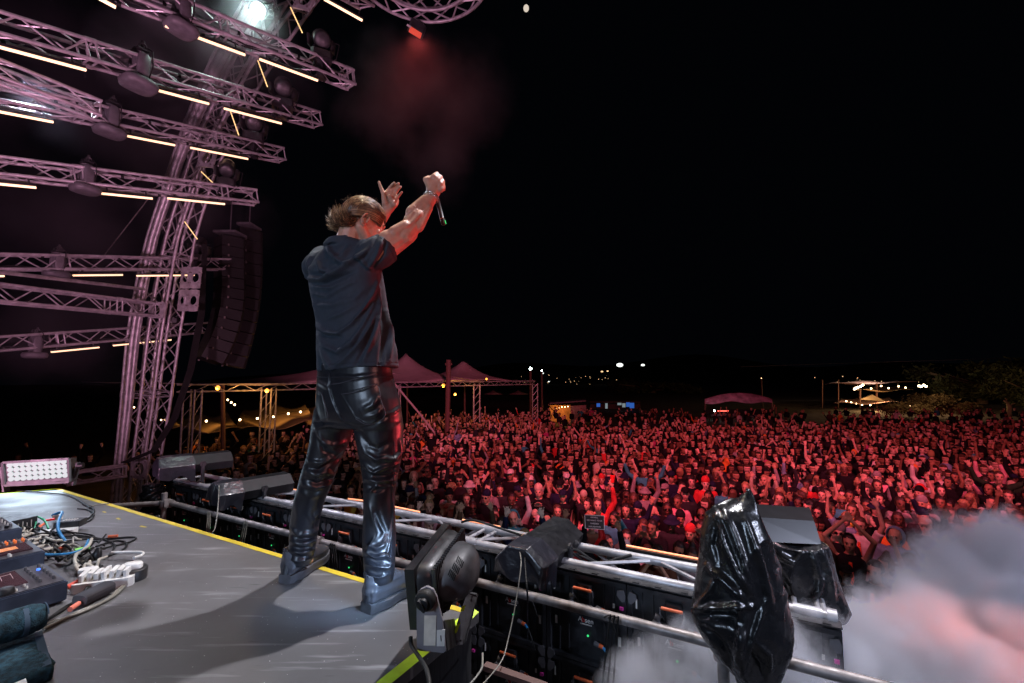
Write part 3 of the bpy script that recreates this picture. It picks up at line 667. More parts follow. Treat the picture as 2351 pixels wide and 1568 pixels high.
# light fixtures on the truss, wrapped in plastic
film = mat('plastic_cover', (.018, .018, .025), .30, 0, .2, 9, .6, 12, spec=.9, coat=.3, dist=.02)
def covered(s, dz, label, sc=1., yaw=0., t0=.72, coverlen=.2):
    root = thing('covered_light', label, 'stage light', ST(s, t0, 3.0+dz), 'box lights wrapped in plastic along the front truss')
    o0 = ST(s, t0, 3.10+dz); ax = (E1*math.cos(yaw)+N1*math.sin(yaw)); ay = V((-ax.y, ax.x, 0))
    oct_ = [(-.165, -.06), (-.155, .02), (-.05, .12), (.07, .115), (.18, .03), (.165, -.09), (.02, -.07)]
    oct_ = [(x*sc, z*sc) for x, z in oct_]
    m = MB(); m.prism([(x*.97, z*.97) for x, z in oct_[:5]+[(.16*sc, -.05*sc), (-.14*sc, -.05*sc)]], o0+ay*.02, ax, ZU, ay*.62*sc+ZU*.0)
    m.build('housing', M['black'], root)
    m = MB(); m.tube([o0+ay*.35*sc+ax*.185*sc+ZU*.03, o0+ay*.35*sc+ax*.20*sc+ZU*.03], .03*sc, 14); m.tube([o0+ay*.35*sc+ax*.19*sc+ZU*.03, o0+ay*.35*sc+ax*.19*sc-ZU*.16], .018, 6); m.tube([o0+ay*.35*sc+ax*.20*sc+ZU*.03, o0+ay*.35*sc+ax*.205*sc+ZU*.03], .009, 8); m.build('yoke', M['black_metal'], root)
    # draped cover: front face plus short skirt, displaced into folds
    m = MB(); sec = []
    for i in range(9):
        q = i/8; sc_ = 1.04-.30*max(0, .25-q)
        sec.append([(o0+ay*(-.02+q*coverlen)+ax*x*sc_+ZU*(z*sc_-(.05*math.sin(x*40+i) if z < 0 else 0)*q)) for x, z in oct_])
    n_ = 56; vs = []
    for r_i, pr in enumerate(sec):
        for k in range(n_):
            a = k/n_*len(pr); i0 = int(a) % len(pr); vs.append(pr[i0].lerp(pr[(i0+1) % len(pr)], a-int(a)))
    fs = [(i*n_+k, i*n_+(k+1) % n_, (i+1)*n_+(k+1) % n_, (i+1)*n_+k) for i in range(8) for k in range(n_)]
    cc = o0-ay*.03; base = len(vs); rings = [.75, .5, .25]
    for q in rings: vs += [cc.lerp(vs[k], q) for k in range(n_)]
    vs.append(cc); fs += [(base+k, base+(k+1) % n_, (k+1) % n_, k) for k in range(n_)]
    for j in range(2): fs += [(base+(j+1)*n_+k, base+(j+1)*n_+(k+1) % n_, base+j*n_+(k+1) % n_, base+j*n_+k) for k in range(n_)]
    fs += [(len(vs)-1, base+2*n_+(k+1) % n_, base+2*n_+k) for k in range(n_)]
    m.add(vs, fs); me = m.mesh('cover')
    bm = bmesh.new(); bm.from_mesh(me); bmesh.ops.subdivide_edges(bm, edges=bm.edges, cuts=2, use_grid_fill=True); bm.to_mesh(me); bm.free()
    co = getco(me); rel = co-np.array(o0); x = rel@np.array(ax); z = rel[:, 2]
    fold = np.sin(x*38+snoise(co, 9, 5)*2.5)*.017*np.clip(.6-(z-.02)*4, 0, 1)+snoise(co, 22, 6)*.004
    co = co+np.array(-ay)*fold[:, None]+np.array([0, 0, 1])*(-.02*np.clip(-z*8, 0, 1)*np.cos(x*30))[:, None]; setco(me, co)
    me.materials.append(film); me.polygons.foreach_set('use_smooth', [True]*len(me.polygons)); link('plastic_cover', me, root); return root
covered(-.2, .0, 'black box light with plastic draped over it, at the middle of the truss', 1.0)
covered(-3.35, .02, 'black box light with plastic on its back, second from left on the truss', 1.0, -.18)
o = covered(-4.42, .16, 'raised black box light with wrinkled plastic below, far left on the truss', 1.0, -.25, coverlen=.3)
m = MB(); Pn = ST(-4.55, .75, 0)
m.loft([(Pn+ZU*(2.55+k*.06), E1*(.10+.02*math.sin(k*2.1)), N1*(.10+.015*math.cos(k*1.7))) for k in range(10)], 18)
me = remesh(m, .012, 2); co = getco(me); setco(me, co+getno(me)*(np.sin(co[:, 2]*90+snoise(co, 15, 2)*3)*.012+snoise(co, 50, 3)*.005)[:, None]); me.materials.append(M['bag']); link('plastic_wrap', me, o)

# two fixtures in bin bags at the right
def bagmesh(rows, d, bfr, voxel, seed, amp=.018, names='wrapped_light', label='', tilt=None):
    m = MB(); sec = []
    for y, xl, xr in rows:
        cx = (xl+xr)/2; dd = d if tilt is None else d+tilt*(y-1300)/300
        c = D(cx, y, dd); hw = (xr-xl)/2*dd/F; sec.append((c, V((hw, -hw*.15, 0)), V((hw*.12, min(hw*bfr, .2), 0))))
    m.loft(sec, 40, 2.4); me = remesh(m, voxel, 8)
    for q in range(1):
        co = getco(me); no = getno(me); r = np.random.default_rng(seed)
        st = co*np.array([1, 1, .42])                       # folds run mostly downwards
        f1 = ridge(st, 11, seed)**2*.9+snoise(st, 17, seed+1)*.3
        f2 = np.clip(ridge(co+snoise(co, 9, seed+7)[:, None]*.05, 26, seed+2), 0, 1)**3*.75*np.clip(snoise(co, 7, seed+9)+.25, 0, 1)+np.clip(ridge(co*np.array([1, 1, .7]), 52, seed+3), 0, 1)**4*.28*np.clip(snoise(co, 6, seed+12)+.1, 0, 1)
        setco(me, co+no*((f1-.5)*amp+(f2-.2)*amp*.7)[:, None])
    return me
rows1 = [(1112, 1710, 1718), (1122, 1703, 1730), (1136, 1690, 1735), (1158, 1645, 1741), (1180, 1624, 1748), (1230, 1613, 1759), (1289, 1608, 1771), (1368, 1597, 1784), (1414, 1590, 1788), (1440, 1596, 1790), (1474, 1614, 1788), (1522, 1648, 1778), (1556, 1683, 1770), (1590, 1698, 1762), (1625, 1690, 1770)]
me = bagmesh(rows1, 2.0, .8, .0055, 11, .030)
strokes(me, [([(1640, 1165), (1665, 1250), (1712, 1350), (1722, 1372)], 9, .022), ([(1660, 1165), (1700, 1270), (1735, 1390)], 8, .018), ([(1705, 1175), (1745, 1290), (1775, 1400)], 9, .018), ([(1625, 1300), (1660, 1330), (1722, 1388)], 10, .022),
             ([(1600, 1400), (1650, 1395), (1722, 1390)], 10, .026), ([(1640, 1330), (1630, 1360), (1600, 1395)], 8, .016), ([(1718, 1395), (1700, 1470), (1690, 1530)], 11, .02), ([(1760, 1380), (1720, 1480), (1700, 1550)], 9, .018),
             ([(1615, 1440), (1660, 1480), (1680, 1530)], 9, -.02), ([(1625, 1410), (1680, 1420), (1700, 1440)], 16, -.03), ([(1690, 1140), (1716, 1118), (1745, 1185)], 6, .012), ([(1650, 1190), (1640, 1250), (1655, 1300)], 8, -.014),
             ([(1740, 1480), (1765, 1500), (1770, 1540)], 7, .016), ([(1730, 1500), (1750, 1530), (1755, 1560)], 6, -.014)])
r_ = thing('bagged_light', 'tall stage light wrapped in a crumpled black bin bag, before the screen wall', 'wrapped light', D(1700, 1600, 2.0))
me.materials.append(M['bag']); link('bin_bag', me, r_)
p = D(1733, 1610, 2.0); MB().tube([p+ZU*.05, V((p.x, p.y, 1.5))], .03, 10).build('stand_pole', M['steel'], r_, 'auto')
m = MB(); m.box(V((p.x, p.y, 1.52)), (.5, .5, .05), FR); m.build('stand_base', M['black_metal'], r_)
rows2 = [(1236, 1745, 1884), (1250, 1748, 1890), (1272, 1750, 1897), (1320, 1752, 1909), (1360, 1756, 1919), (1382, 1760, 1923), (1400, 1775, 1915), (1412, 1800, 1900), (1420, 1830, 1885)]
me = bagmesh(rows2, 2.62, .9, .007, 31, .030)
strokes(me, [([(1884, 1255), (1905, 1330), (1915, 1380)], 8, .02), ([(1865, 1260), (1880, 1330), (1862, 1395)], 8, .018), ([(1780, 1270), (1820, 1290), (1850, 1260)], 8, .018), ([(1775, 1300), (1810, 1350), (1830, 1400)], 9, -.02), ([(1840, 1390), (1880, 1360), (1900, 1310)], 8, .016)])
r2 = thing('bagged_light', 'box light half wrapped in a black bin bag, behind the tall wrapped light', 'wrapped light', D(1820, 1400, 2.6))
me.materials.append(M['bag']); link('bin_bag', me, r2)
m = MB(); q = [D(1735, 1187, 2.62), D(1869, 1196, 2.62), D(1886, 1250, 2.55), D(1745, 1243, 2.55)]; m.quadprism(q[::-1], N1*.30); m.build('housing', mat('taut_black_film', (.010, .010, .012), .36, 0, .2, 9, .12, 9, spec=.5), r2)
# ------------------------------------------------------------------ foreground: tilted floor light seen from behind, gear on the deck
def U(px, py, d): return D(px, py, d)
fx = thing('floor_wash_light', 'large black floor wash light on the booth corner, seen from behind, with grey yoke arm', 'stage light', D(1000, 1450, 1.8))
A = D(941, 1446, 1.62); B = D(928, 1308, 1.62); C_ = D(1017, 1201, 1.95); rt_ = V((.09, .03, -.0))
Dd = A+(C_-B); ft_ = (B-A).cross(C_-B).normalized()
if ft_.x < 0: ft_ = -ft_
m = MB(); bv = .012; ed = lambda a, b, q: a.lerp(b, q)
m.quadprism([A, B, C_, Dd], ft_*.035); hs = m.build('front_frame', M['black'], fx)
ce = (A+B+C_+Dd)/4; sh = lambda q, k, z: ce+(q-ce)*k+ft_*z
m = MB(); m.loft([(ce+ft_*z, (C_-B)*.5*k, (B-A)*.5*k) for z, k in ((.034, .96), (.06, .93), (.095, .80), (.10, .6))], 24, 6); m.build('heat_sink', M['black_metal'], fx, 'auto')
m = MB()
for k in range(22):
    q = k/21; a = sh(B.lerp(C_, q), .86, .088); b = sh(A.lerp(Dd, q), .86, .088); m.quadprism([a, b, b+(C_-B).normalized()*.004, a+(C_-B).normalized()*.004], ft_*.014)
m.build('fins', M['black_metal'], fx)
m = MB(); m.loft([(sh(ce, 1, z), (C_-B)*a*1.0, (B-A)*b) for z, a, b in ((.09, .36, .40), (.12, .36, .40), (.16, .30, .36), (.185, .20, .26), (.19, .05, .08))], 28, 2.6); bk = m.build('driver_housing', mat('worn_black', (.045, .045, .05), .5, 0, .5, 14, .2, 60), fx, 'auto')
m = MB()
for g_ in range(3):
    for k in range(5):
        c = D(1050+k*3.0-g_*9, 1283+g_*15+k*3.2, 1.64); m.box(c, (.004, .006, .022), MX.Rotation(.35, 3, 'Y'))
m.build('vent', M['rubber'], bk)
# yoke arm with knob and stickers
yk = [D(956, 1368, 1.55), D(965, 1354, 1.55), D(980, 1347, 1.55), D(995, 1354, 1.55), D(1003, 1372, 1.55), D(1016, 1425, 1.55), D(1024, 1494, 1.55), D(1018, 1499, 1.55), D(962, 1494, 1.55), D(957, 1488, 1.55)]
vd = (D(985, 1420, 1.55)-CAM).normalized(); m = MB(); m.quadprism(yk, V((0, .012, 0))); ya = m.build('yoke_arm', mat('scuffed_grey_steel', (.19, .18, .20), .5, .1, .25, 9, .15, 40), fx)
m = MB(); m.quadprism([D(1016, 1425, 1.56), D(1024, 1494, 1.56), D(1050, 1480, 1.78), D(1040, 1420, 1.78)], V((.006, 0, 0))); m.quadprism([D(962, 1494, 1.56), D(1024, 1496, 1.56), D(1050, 1482, 1.78), D(1000, 1478, 1.78)], V((0, 0, .006))); m.build('yoke_bracket', M['black_metal'], fx)
kc = D(978, 1375, 1.55); kd = V((-.18, -1, -.12)).normalized(); kx = kd.orthogonal().normalized(); ky = kd.cross(kx)
m = MB(); m.tube([kc+V((0, .01, 0)), kc+kd*.012, kc+kd*.02, kc+kd*.024], [.034, .034, .031, .026], 24); kb = m.build('knob', M['rubber'], ya, 'auto')
m = MB(); m.tube([kc+kd*.022, kc+kd*.036, kc+kd*.038], [.02, .018, .012], 20); m.loft([(kc+kd*z, V((.005, 0, .004)), V((-.012, 0, .018))) for z in (.022, .046)], 12); m.build('knob_grip', M['black'], kb, 'auto')
ys = V((0, -.0025, 0))
m = MB(); m.quadprism([p+ys for p in (D(974.5, 1412.5, 1.55), D(1002, 1412.5, 1.55), D(1000, 1481, 1.55), D(973, 1481, 1.55))], V((0, .0015, 0))); m.build('sticker', M['cream'], ya)
m = MB(); m.quadprism([p+ys*1.6 for p in (D(1003, 1445, 1.55), D(1022, 1444, 1.55), D(1021, 1482, 1.55), D(1003, 1482, 1.55))], V((0, .0015, 0))); st2 = m.build('sticker', M['sticker'], ya)
m = MB(); m.quadprism([p+ys*2.4 for p in (D(1011.5, 1457, 1.55), D(1013, 1457, 1.55), D(1014, 1470, 1.55), D(1012.5, 1470, 1.55))], V((0, .0015, 0))); m.build('pen_stroke', M['black'], st2)
m = MB(); bp = [D(1072, 1361, 1.86), D(1092, 1365, 1.86), D(1095, 1370, 1.86), D(1068, 1474, 1.74), D(1062, 1480, 1.74), D(1032, 1482, 1.72)]; m.quadprism(bp, V((.004, .012, 0))); pl = m.build('foot_plate', M['black_metal'], fx)
m = MB(); m.tube([D(1084, 1370, 1.853), D(1084.5, 1370, 1.848)], .0035, 8); m.tube([D(1057, 1471, 1.733), D(1057.5, 1471, 1.728)], .0035, 8); m.build('bolt_hole', M['rubber'], pl)
for q in ([(1060, 1393), (1069, 1390), (1065, 1402), (1057, 1404)], [(1048, 1434), (1057, 1430), (1049, 1452), (1041, 1458)]):
    m = MB(); m.quadprism([D(x, y, 1.735) for x, y in q], V((0, .003, 0))); m.build('tape_piece', M['neon'], pl)
m = MB(); m.tube([D(1016, 1342, 1.72), D(1030, 1342, 1.68), D(1037, 1352, 1.66), D(1035, 1375, 1.66), D(1028, 1396, 1.66), D(1012, 1404, 1.66)], .009, 8); m.tube([D(1034, 1362, 1.66), D(1031, 1385, 1.66)], .014, 10); m.build('power_cable', M['rubber'], fx, 'auto')
m = MB(); m.box(D(1046, 1367, 1.66), (.013, .02, .017)); m.build('cable_tag', M['cream'], fx)
tp = thing('tape_piece', 'torn scrap of neon yellow tape stuck at the booth corner behind the floor light', 'tape', D(1090, 1410, 1.95)); m = MB(); m.quadprism([D(1084, 1396, 1.98), D(1100, 1406, 1.96), D(1082, 1423, 1.92), D(1075, 1420, 1.92)], V((0, 0, .002))); m.build('tape_scrap', M['neon'], tp)
cable([D(943, 1462, 1.6), D(944, 1480, 1.58), D(958, 1502, 1.52), D(976, 1530, 1.45), D(984, 1556, 1.4), D(988, 1600, 1.35)], .007, 'rubber', 'black power cable curving down from the floor light past the neon tape')
cable([D(1108, 1500, 1.9), D(1107, 1530, 1.8), D(1095, 1552, 1.75), D(1075, 1575, 1.7)], .004, 'grey_cable', 'thin grey cable pair curving past the booth corner at the bottom edge')
tag(MB().quadprism([D(1108, 1528, 2.3), D(1250, 1578, 2.3), D(1250, 1590, 2.3), D(1108, 1540, 2.3)], N1*.04).build('timber_beam', mat('timber', (.10, .05, .04), .7, bump=.3, bs=20)), 'reddish timber beam below the screen wall at the bottom edge', 'beam')

# lit floor panel at the far left of the deck
fp = thing('floor_panel_light', 'floor strobe panel with four rows of lit white lenses, far left of the booth', 'stage light', G(90, 1122))
c0 = [D(8, 1062, 4.1), D(159, 1053, 4.25), D(160, 1106, 4.25), D(13, 1114, 4.1)]; bx_ = (c0[1]-c0[0]).normalized(); bz = (c0[0]-c0[3]).normalized(); bn = bx_.cross(bz).normalized()
if bn.y > 0: bn = -bn
m = MB(); m.quadprism([c0[0], c0[1], c0[2], c0[3]], -bn*.12); m.build('housing', M['black_metal'], fp)
m = MB(); fr4 = [c0[0].lerp(c0[3], -.04)-bx_*.02, c0[1].lerp(c0[2], -.04)+bx_*.02]
for a, b in ((c0[0], c0[1]), (c0[1], c0[2]), (c0[2], c0[3]), (c0[3], c0[0])): m.tube([a+bn*.008, b+bn*.008], .014, 4)
m.build('bezel', M['grey_metal'], fp)
W_ = (c0[1]-c0[0]).length; H_ = (c0[0]-c0[3]).length; o00 = c0[3]
ln = mat('lens_glow', (.05, .06, .06), emit=(.72, .95, .90), es=.62)
for r_i in range(4):
    m = MB()
    for k in range(10):
        c = o00+bx_*(W_*(.10+.82*k/9))+bz*(H_*(.26+.62*r_i/3))+bn*.004; m.tube([c, c+bn*.008], .0215, 14)
    m.build('lens_row', ln, fp)
m = MB(); m.quadprism([o00+bx_*W_*.03+bn*.01+bz*H_*.02, o00+bx_*W_*.97+bn*.01+bz*H_*.02, o00+bx_*W_*.97+bn*.01+bz*H_*.13, o00+bx_*W_*.03+bn*.01+bz*H_*.13], bn*.004); m.build('label_strip', M['grey_metal'], fp)
for sg, a, b in ((-1, c0[0], c0[3]), (1, c0[1], c0[2])):
    q = a.lerp(b, .35)+bx_*sg*.035-bn*.05; ar = MB(); low = G(18 if sg < 0 else 166, 1128 if sg < 0 else 1114)
    ar.quadprism([q-bn*.03+ZU*.03, q+bn*.03+ZU*.03, low+V((bx_.x*sg*.01, 0, .0))+bn*.035, low-bn*.035], bx_*sg*.012); am = ar.build('bracket_arm', M['grey_metal'], fp)
    MB().tube([q+ZU*.0, q+bx_*sg*.045], .026, 14).build('knob', M['black'], am, 'auto')
lamp('floor_panel_glow', 'AREA', (o00+bx_*W_*.5+bz*H_*.5+bn*.06), (o00+bx_*W_*.5+bz*H_*.5+bn*1), (.62, .80, 1), 5, .45)

# ---- decks and mixer
def device(fr, fl, br, h, name, label, cat, style, ext=0., tilt=.0):
    u = (fl-fr); u_ = u.normalized(); v = br-fr; v_ = (v-u_*v.dot(u_)).normalized(); Wd = u.length+ext; Dp = v.length
    root = thing(name, label, cat, fr); fr_ = fr+ZU*.012
    P = lambda x, y, z=0: fr_+u_*(x*Wd)+v_*(y*Dp)+ZU*(h*(1+tilt*y)+z if z >= 0 else z+0)
    m = MB(); q = [fr_+u_*0, fr_+u_*Wd, fr_+u_*Wd+v_*Dp, fr_+v_*Dp]; tp_ = [P(0, 0), P(1, 0), P(1, 1), P(0, 1)]
    m.add(q+tp_, [(0, 1, 2, 3), (4, 7, 6, 5), (0, 4, 5, 1), (1, 5, 6, 2), (2, 6, 7, 3), (3, 7, 4, 0)])
    me = m.mesh('b'); bm = bmesh.new(); bm.from_mesh(me); bmesh.ops.recalc_face_normals(bm, faces=bm.faces); bmesh.ops.bevel(bm, geom=bm.edges, offset=.005, segments=2, affect='EDGES'); bm.to_mesh(me); bm.free(); me.materials.append(mat('case_metal', (.06, .075, .115), .4, .4, .2, 14, .15, 60)); link('case', me, root)
    f = MB()
    for x in (.1, .9):
        for y in (.12, .88): c = fr+u_*(x*Wd)+v_*(y*Dp); f.tube([c, c+ZU*.014], .012, 8)
    f.build('rubber_foot', M['rubber'], root)
    def slab(x0, x1, y0, y1, z0, z1, nm, ml, par=root):
        return MB().quadprism([P(x0, y0, z0), P(x1, y0, z0), P(x1, y1, z0), P(x0, y1, z0)], ZU*(z1-z0)).build(nm, ml, par)
    slab(.02, .98, .03, .97, .0005, .003, 'top_panel', mat('panel_black', (.022, .017, .022), .3, 0, .2, 20))
    return root, P, slab, u_, v_
glass = mat('screen_glass', (.035, .018, .022), .12, 0, .5, 9, emit=(.20, .07, .09), es=.10)
streak = mat('painted_screen_reflection', (.8, .3, .1), .3, emit=(1, .34, .12), es=.55)  # orange reflection painted as a glowing colour
def knobs(P, x0, x1, nx, y0, y1, ny, r, hh, nm, ml, par, caps=None):
    m = MB()
    for i in range(nx):
        for j in range(ny):
            c = P(x0+(x1-x0)*i/max(nx-1, 1), y0+(y1-y0)*j/max(ny-1, 1), .003); m.tube([c, c+ZU*hh*.7, c+ZU*hh], [r, r*.9, r*.75], 8)
    return m.build(nm, ml, par, 'auto')
def faders(P, xs, y0, y1, nm, par):
    m = MB(); s_ = MB()
    for x in xs:
        a, b = P(x, y0, .003), P(x, y1, .003); s_.quadprism([a-V((.002, 0, 0)), a+V((.002, 0, 0)), b+V((.002, 0, 0)), b-V((.002, 0, 0))], ZU*.001)
        c = a.lerp(b, random.uniform(.2, .8)); m.box(c+ZU*.008, (.018, .01, .014))
    o_ = m.build(nm, M['black'], par); s_.build('fader_slot', M['grey_metal'], o_)
frB, flB = G(153, 1384), G(0, 1431); uB = (flB-frB).normalized(); brB = frB+V((uB.y, -uB.x, 0))*-.0
def perp_back(u): q = V((-u.y, u.x, 0)); return q if q.y > 0 else -q
vB = perp_back(uB)
if vB.x > 0 and vB.y < .3: vB = -vB
rB, P, slab, u_, v_ = device(frB, frB+uB*.62, frB+vB*.36, .085, 'media_player', 'front media player with a lit strip screen, beside the rolled towel', 'media player', 'B')
sc_ = slab(.17, .62, .30, .92, .003, .006, 'screen', glass)
m = MB()
for k in range(7): a = P(.2+.055*k, .85-.06*(k % 2), .0065); b = P(.21+.055*k, .60, .0065); m.quadprism([a, a+u_*.0012, b+u_*.0012, b], ZU*.0005)
a, b = P(.2, .8, .0065), P(.6, .8, .0065); m.quadprism([a, b, b+v_*.002, a+v_*.002], ZU*.0005); m.build('screen_graphics', mat('screen_lines', (.5, .4, .4), emit=(.6, .4, .42), es=.35), sc_)
m = MB(); a, b = P(.50, .42, .0065), P(.56, .86, .0065); m.quadprism([a, a+u_*.03, b+u_*.03, b], ZU*.0005); m.build('screen_bar', mat('screen_bluegrey', (.2, .3, .35), emit=(.25, .42, .5), es=.25), sc_)
knobs(P, .05, .12, 2, .2, .85, 6, .006, .014, 'button', M['grey_metal'], rB); knobs(P, .2, .6, 9, .10, .20, 2, .005, .010, 'small_button', M['sticker'], rB); knobs(P, .70, .95, 5, .15, .9, 7, .006, .012, 'rotary_knob', M['grey_metal'], rB)
m = MB(); c = P(.30, .12, .003); m.tube([c, c+ZU*.02, c+ZU*.024], [.03, .028, .02], 20); m.build('jog_knob', M['black'], rB, 'auto')
m = MB(); c = P(.065, .72, .003); m.tube([c, c+ZU*.006], .007, 10); m.build('blue_button', mat('blue_lit_button', (.1, .2, .8), emit=(.05, .2, 1), es=2), rB, 'auto')
lp = MB(); nrm = -vB; lp.quadprism([frB+uB*.26+ZU*.02+nrm*.0015, frB+uB*.62+ZU*.02+nrm*.0015, frB+uB*.62+ZU*.085+nrm*.0015, frB+uB*.26+ZU*.085+nrm*.0015], nrm*.002); lp.build('name_plate', mat('grey_plate', (.17, .18, .22), .5), rB)
put_text('RA', .075, frB+uB*.345+ZU*.052+nrm*.0045, -uB+V((0, 0, 0)), ZU+(-uB)*.25, mat('plate_letters', (.62, .60, .58), .5), 'lettering', rB)
frA = G(100, 1316); rA, P, slab, u_, v_ = device(frA, frA+uB*.60, frA+vB*.33, .10, 'media_player', 'second media player whose tilted screen reflects orange light', 'media player', 'A')
sc_ = slab(.05, .90, .22, .72, .003, .008, 'screen', glass)
m = MB()
for k in range(9): a, b = P(.12, .40+.020*k, .0085), P(.88, .34+.028*k, .0085); m.quadprism([a, b, b+v_*.006, a+v_*.003], ZU*.0005)
m.build('painted_orange_reflection', streak, sc_)  # glowing bands stand in for orange light mirrored in the glass
knobs(P, .03, .30, 7, .80, .95, 3, .006, .012, 'button', M['grey_metal'], rA); knobs(P, .04, .25, 5, .83, .93, 2, .005, .014, 'lit_orange_button', mat('orange_button', (.8, .2, .05), emit=(1, .2, .05), es=.4), rA); knobs(P, .2, .9, 10, .08, .14, 2, .006, .012, 'small_knob', M['sticker'], rA)
frM = G(48, 1256); rM, P, slab, u_, v_ = device(frM, frM+uB*.55, frM+vB*.34, .10, 'mixer', 'black mixer with rows of knobs and faders at the left edge', 'mixer', 'M')
knobs(P, .06, .94, 12, .25, .92, 7, .007, .017, 'rotary_knob', M['grey_metal'], rM); knobs(P, .08, .9, 8, .28, .88, 4, .004, .02, 'knob_cap', M['sticker'], rM); faders(P, [.1+.11*k for k in range(8)], .06, .2, 'fader', rM)
# rack unit, converters
ru = thing('rack_unit', 'flat black rack unit with vents at the far left of the deck', 'rack unit', G(60, 1222)); a = G(84, 1216); b_ = a+(G(0, 1236)-a).normalized()*.62; v2 = perp_back((b_-a).normalized())*.22
m = MB(); m.quadprism([a+ZU*.005, b_+ZU*.005, b_+v2+ZU*.005, a+v2+ZU*.005], ZU*.085); m.build('case', M['black_metal'], ru)
m = MB(); nn = -v2.normalized()
for k in range(26):
    p = a.lerp(b_, .05+.034*k)+ZU*.05+nn*.002; m.box(p, (.004, .004, random.choice([.02, .03, .045])), MX.Rotation(.3, 3, 'Z'))
m.build('front_print', M['sticker'], ru)
def crate(px, py, L, Wd, Hh, ang, name, label, cat, mt, z=0, extra=None):
    c = G(px, py); rz = MX.Rotation(ang, 3, 'Z'); root = thing(name, label, cat, c)
    MB().box(c+ZU*(Hh/2+z+.001), (L, Wd, Hh), rz, bev=min(L, Wd, Hh)*.15).build('case', M[mt] if isinstance(mt, str) else mt, root)
    if extra: extra(c+ZU*(Hh+z), rz, root)
    return root
def vents(c, rz, root):
    m = MB()
    for k in range(5): m.box(c+rz@V((-.03+.015*k, 0, .002)), (.005, .04, .003), rz)
    m.build('printed_label', M['sticker'], root)
crate(160, 1219, .14, .09, .04, .25, 'power_adapter', 'small black box with pale printing, beside the blue cable', 'adapter', 'black_metal', .03, vents)
crate(128, 1230, .20, .07, .035, .35, 'power_strip', 'long white power strip under the black box and the blue cable', 'power strip', 'white')
crate(132, 1196, .05, .04, .035, .6, 'cable_plug', 'small pale plug behind the red tag at the back of the cables', 'plug', 'cream', .01)
crate(113, 1206, .05, .018, .012, .8, 'red_tag', 'bright red tag on a cable behind the mixer', 'tag', 'red', .03)
crate(187, 1283, .06, .035, .008, .9, 'green_note', 'bright green sticky label among the cables', 'label', mat('green_paper', (.25, .7, .12), .6), .05)
# white multi-plug cluster
ps = thing('power_strip', 'big white multi-socket power strip with a black plug, at the right of the cables', 'power strip', G(245, 1340))
rz = MX.Rotation(.42, 3, 'Z'); c = G(243, 1345)
m = MB(); m.box(c+ZU*.022, (.23, .12, .042), rz, bev=.015)
m.build('body', M['white'], ps)
for k in range(7):
    m = MB(); q = c+rz@V((-.085+.028*k, .005+.006*math.sin(k*2), .058)); m.box(q, (.019, .09-.006*(k % 3), .034+.008*(k % 2)), rz@MX.Rotation(.18*math.sin(k*1.7), 3, 'Y'), bev=.005); m.build('plug', M['white'], ps)
m = MB(); m.box(c+rz@V((-.09, .06, .05)), (.07, .05, .05), rz, bev=.012); m.build('plug_adapter', M['white'], ps)
q = G(221, 1298)+ZU*.06; m = MB(); m.loft([(q-ZU*.03, V((.02, .005, 0)), V((-.004, .016, 0))), (q, V((.02, .005, 0)), V((-.004, .016, 0))), (q+ZU*.03+V((0, .01, 0)), V((.010, .002, 0)), V((0, .008, 0)))], 12, 3); m.build('black_plug', M['black'], ps, 'auto')
pk = thing('round_adapter', 'round black puck adapter with a white top ring beside the white power strip', 'adapter', G(308, 1333)); c = G(303, 1330)
m = MB(); m.tube([c+ZU*.001, c+ZU*.05, c+ZU*.054], [.06, .062, .058], 28); m.build('body', M['black_metal'], pk, 'auto')
m = MB(); m.loft([(c+ZU*(.055+z), V((.038*s_, .012*s_, 0)), V((-.008*s_, .026*s_, 0))) for z, s_ in ((0, 1), (.02, 1), (.026, .85))], 20, 2.6); m.build('white_plug', M['white'], pk, 'auto')
m = MB(); m.tube([c+V((-.045, -.045, .022)), c+V((-.052, -.052, .022))], .010, 10); m.build('blue_socket', M['blue'], pk, 'auto')
cg = thing('ribbed_adapter', 'grey ribbed plastic adapter lying below the white power strip', 'adapter', G(215, 1385)); a = G(180, 1396)+ZU*.03; b_ = G(248, 1362)+ZU*.03; m = MB(); t_ = (b_-a).normalized(); s_ = V((-t_.y, t_.x, 0))
n_ = 36; m.loft([(a.lerp(b_, k/(n_-1)), s_*(.036 if k % 2 else .032), ZU*(.026 if k % 2 else .022)) for k in range(n_)], 16, 3); m.build('body', M['grey_metal'], cg)
# towels
tw_ = thing('rolled_towel', 'rolled dark teal towel with a pale woven band, lying on folded towels', 'towel', G(60, 1470)); b_ = D(100, 1441, 1.78); a = b_+uB*.5-ZU*.0; b_.z = a.z = ZD+.115
sec = []; n_ = 26
ax1 = vB; 
for k in range(n_):
    q = k/(n_-1); r_ = .052*(1-.25*max(0, (q-.93)/.07)) ; sec.append((a.lerp(b_, q), ax1*r_, ZU*r_*.96))
m = MB(); m.loft(sec, 30); me = remesh(m, .006, 4); co = getco(me); setco(me, co+getno(me)*(snoise(co, 160, 4)*.0012+snoise(co, 24, 5)*.002)[:, None]); me.materials.append(M['towel']); link('roll', me, tw_)
m = MB(); q0 = a.lerp(b_, .89)
m.loft([(q0+(b_-a).normalized()*z, ax1*.0535, ZU*.0525) for z in (-.007, .007)], 30); m.build('woven_band', M['towel_band'], tw_, 'auto')
m = MB()
for k in range(60): ang = k*.26; r_ = .006+.0007*k; m.v.append(tuple(b_-(b_-a).normalized()*-.001+ax1*math.cos(ang)*r_+ZU*math.sin(ang)*r_))
sp = MB(); sp.tube([V(p_) for p_ in m.v], .0022, 5); sp.build('rolled_edge', M['towel_band'], tw_, 'auto')
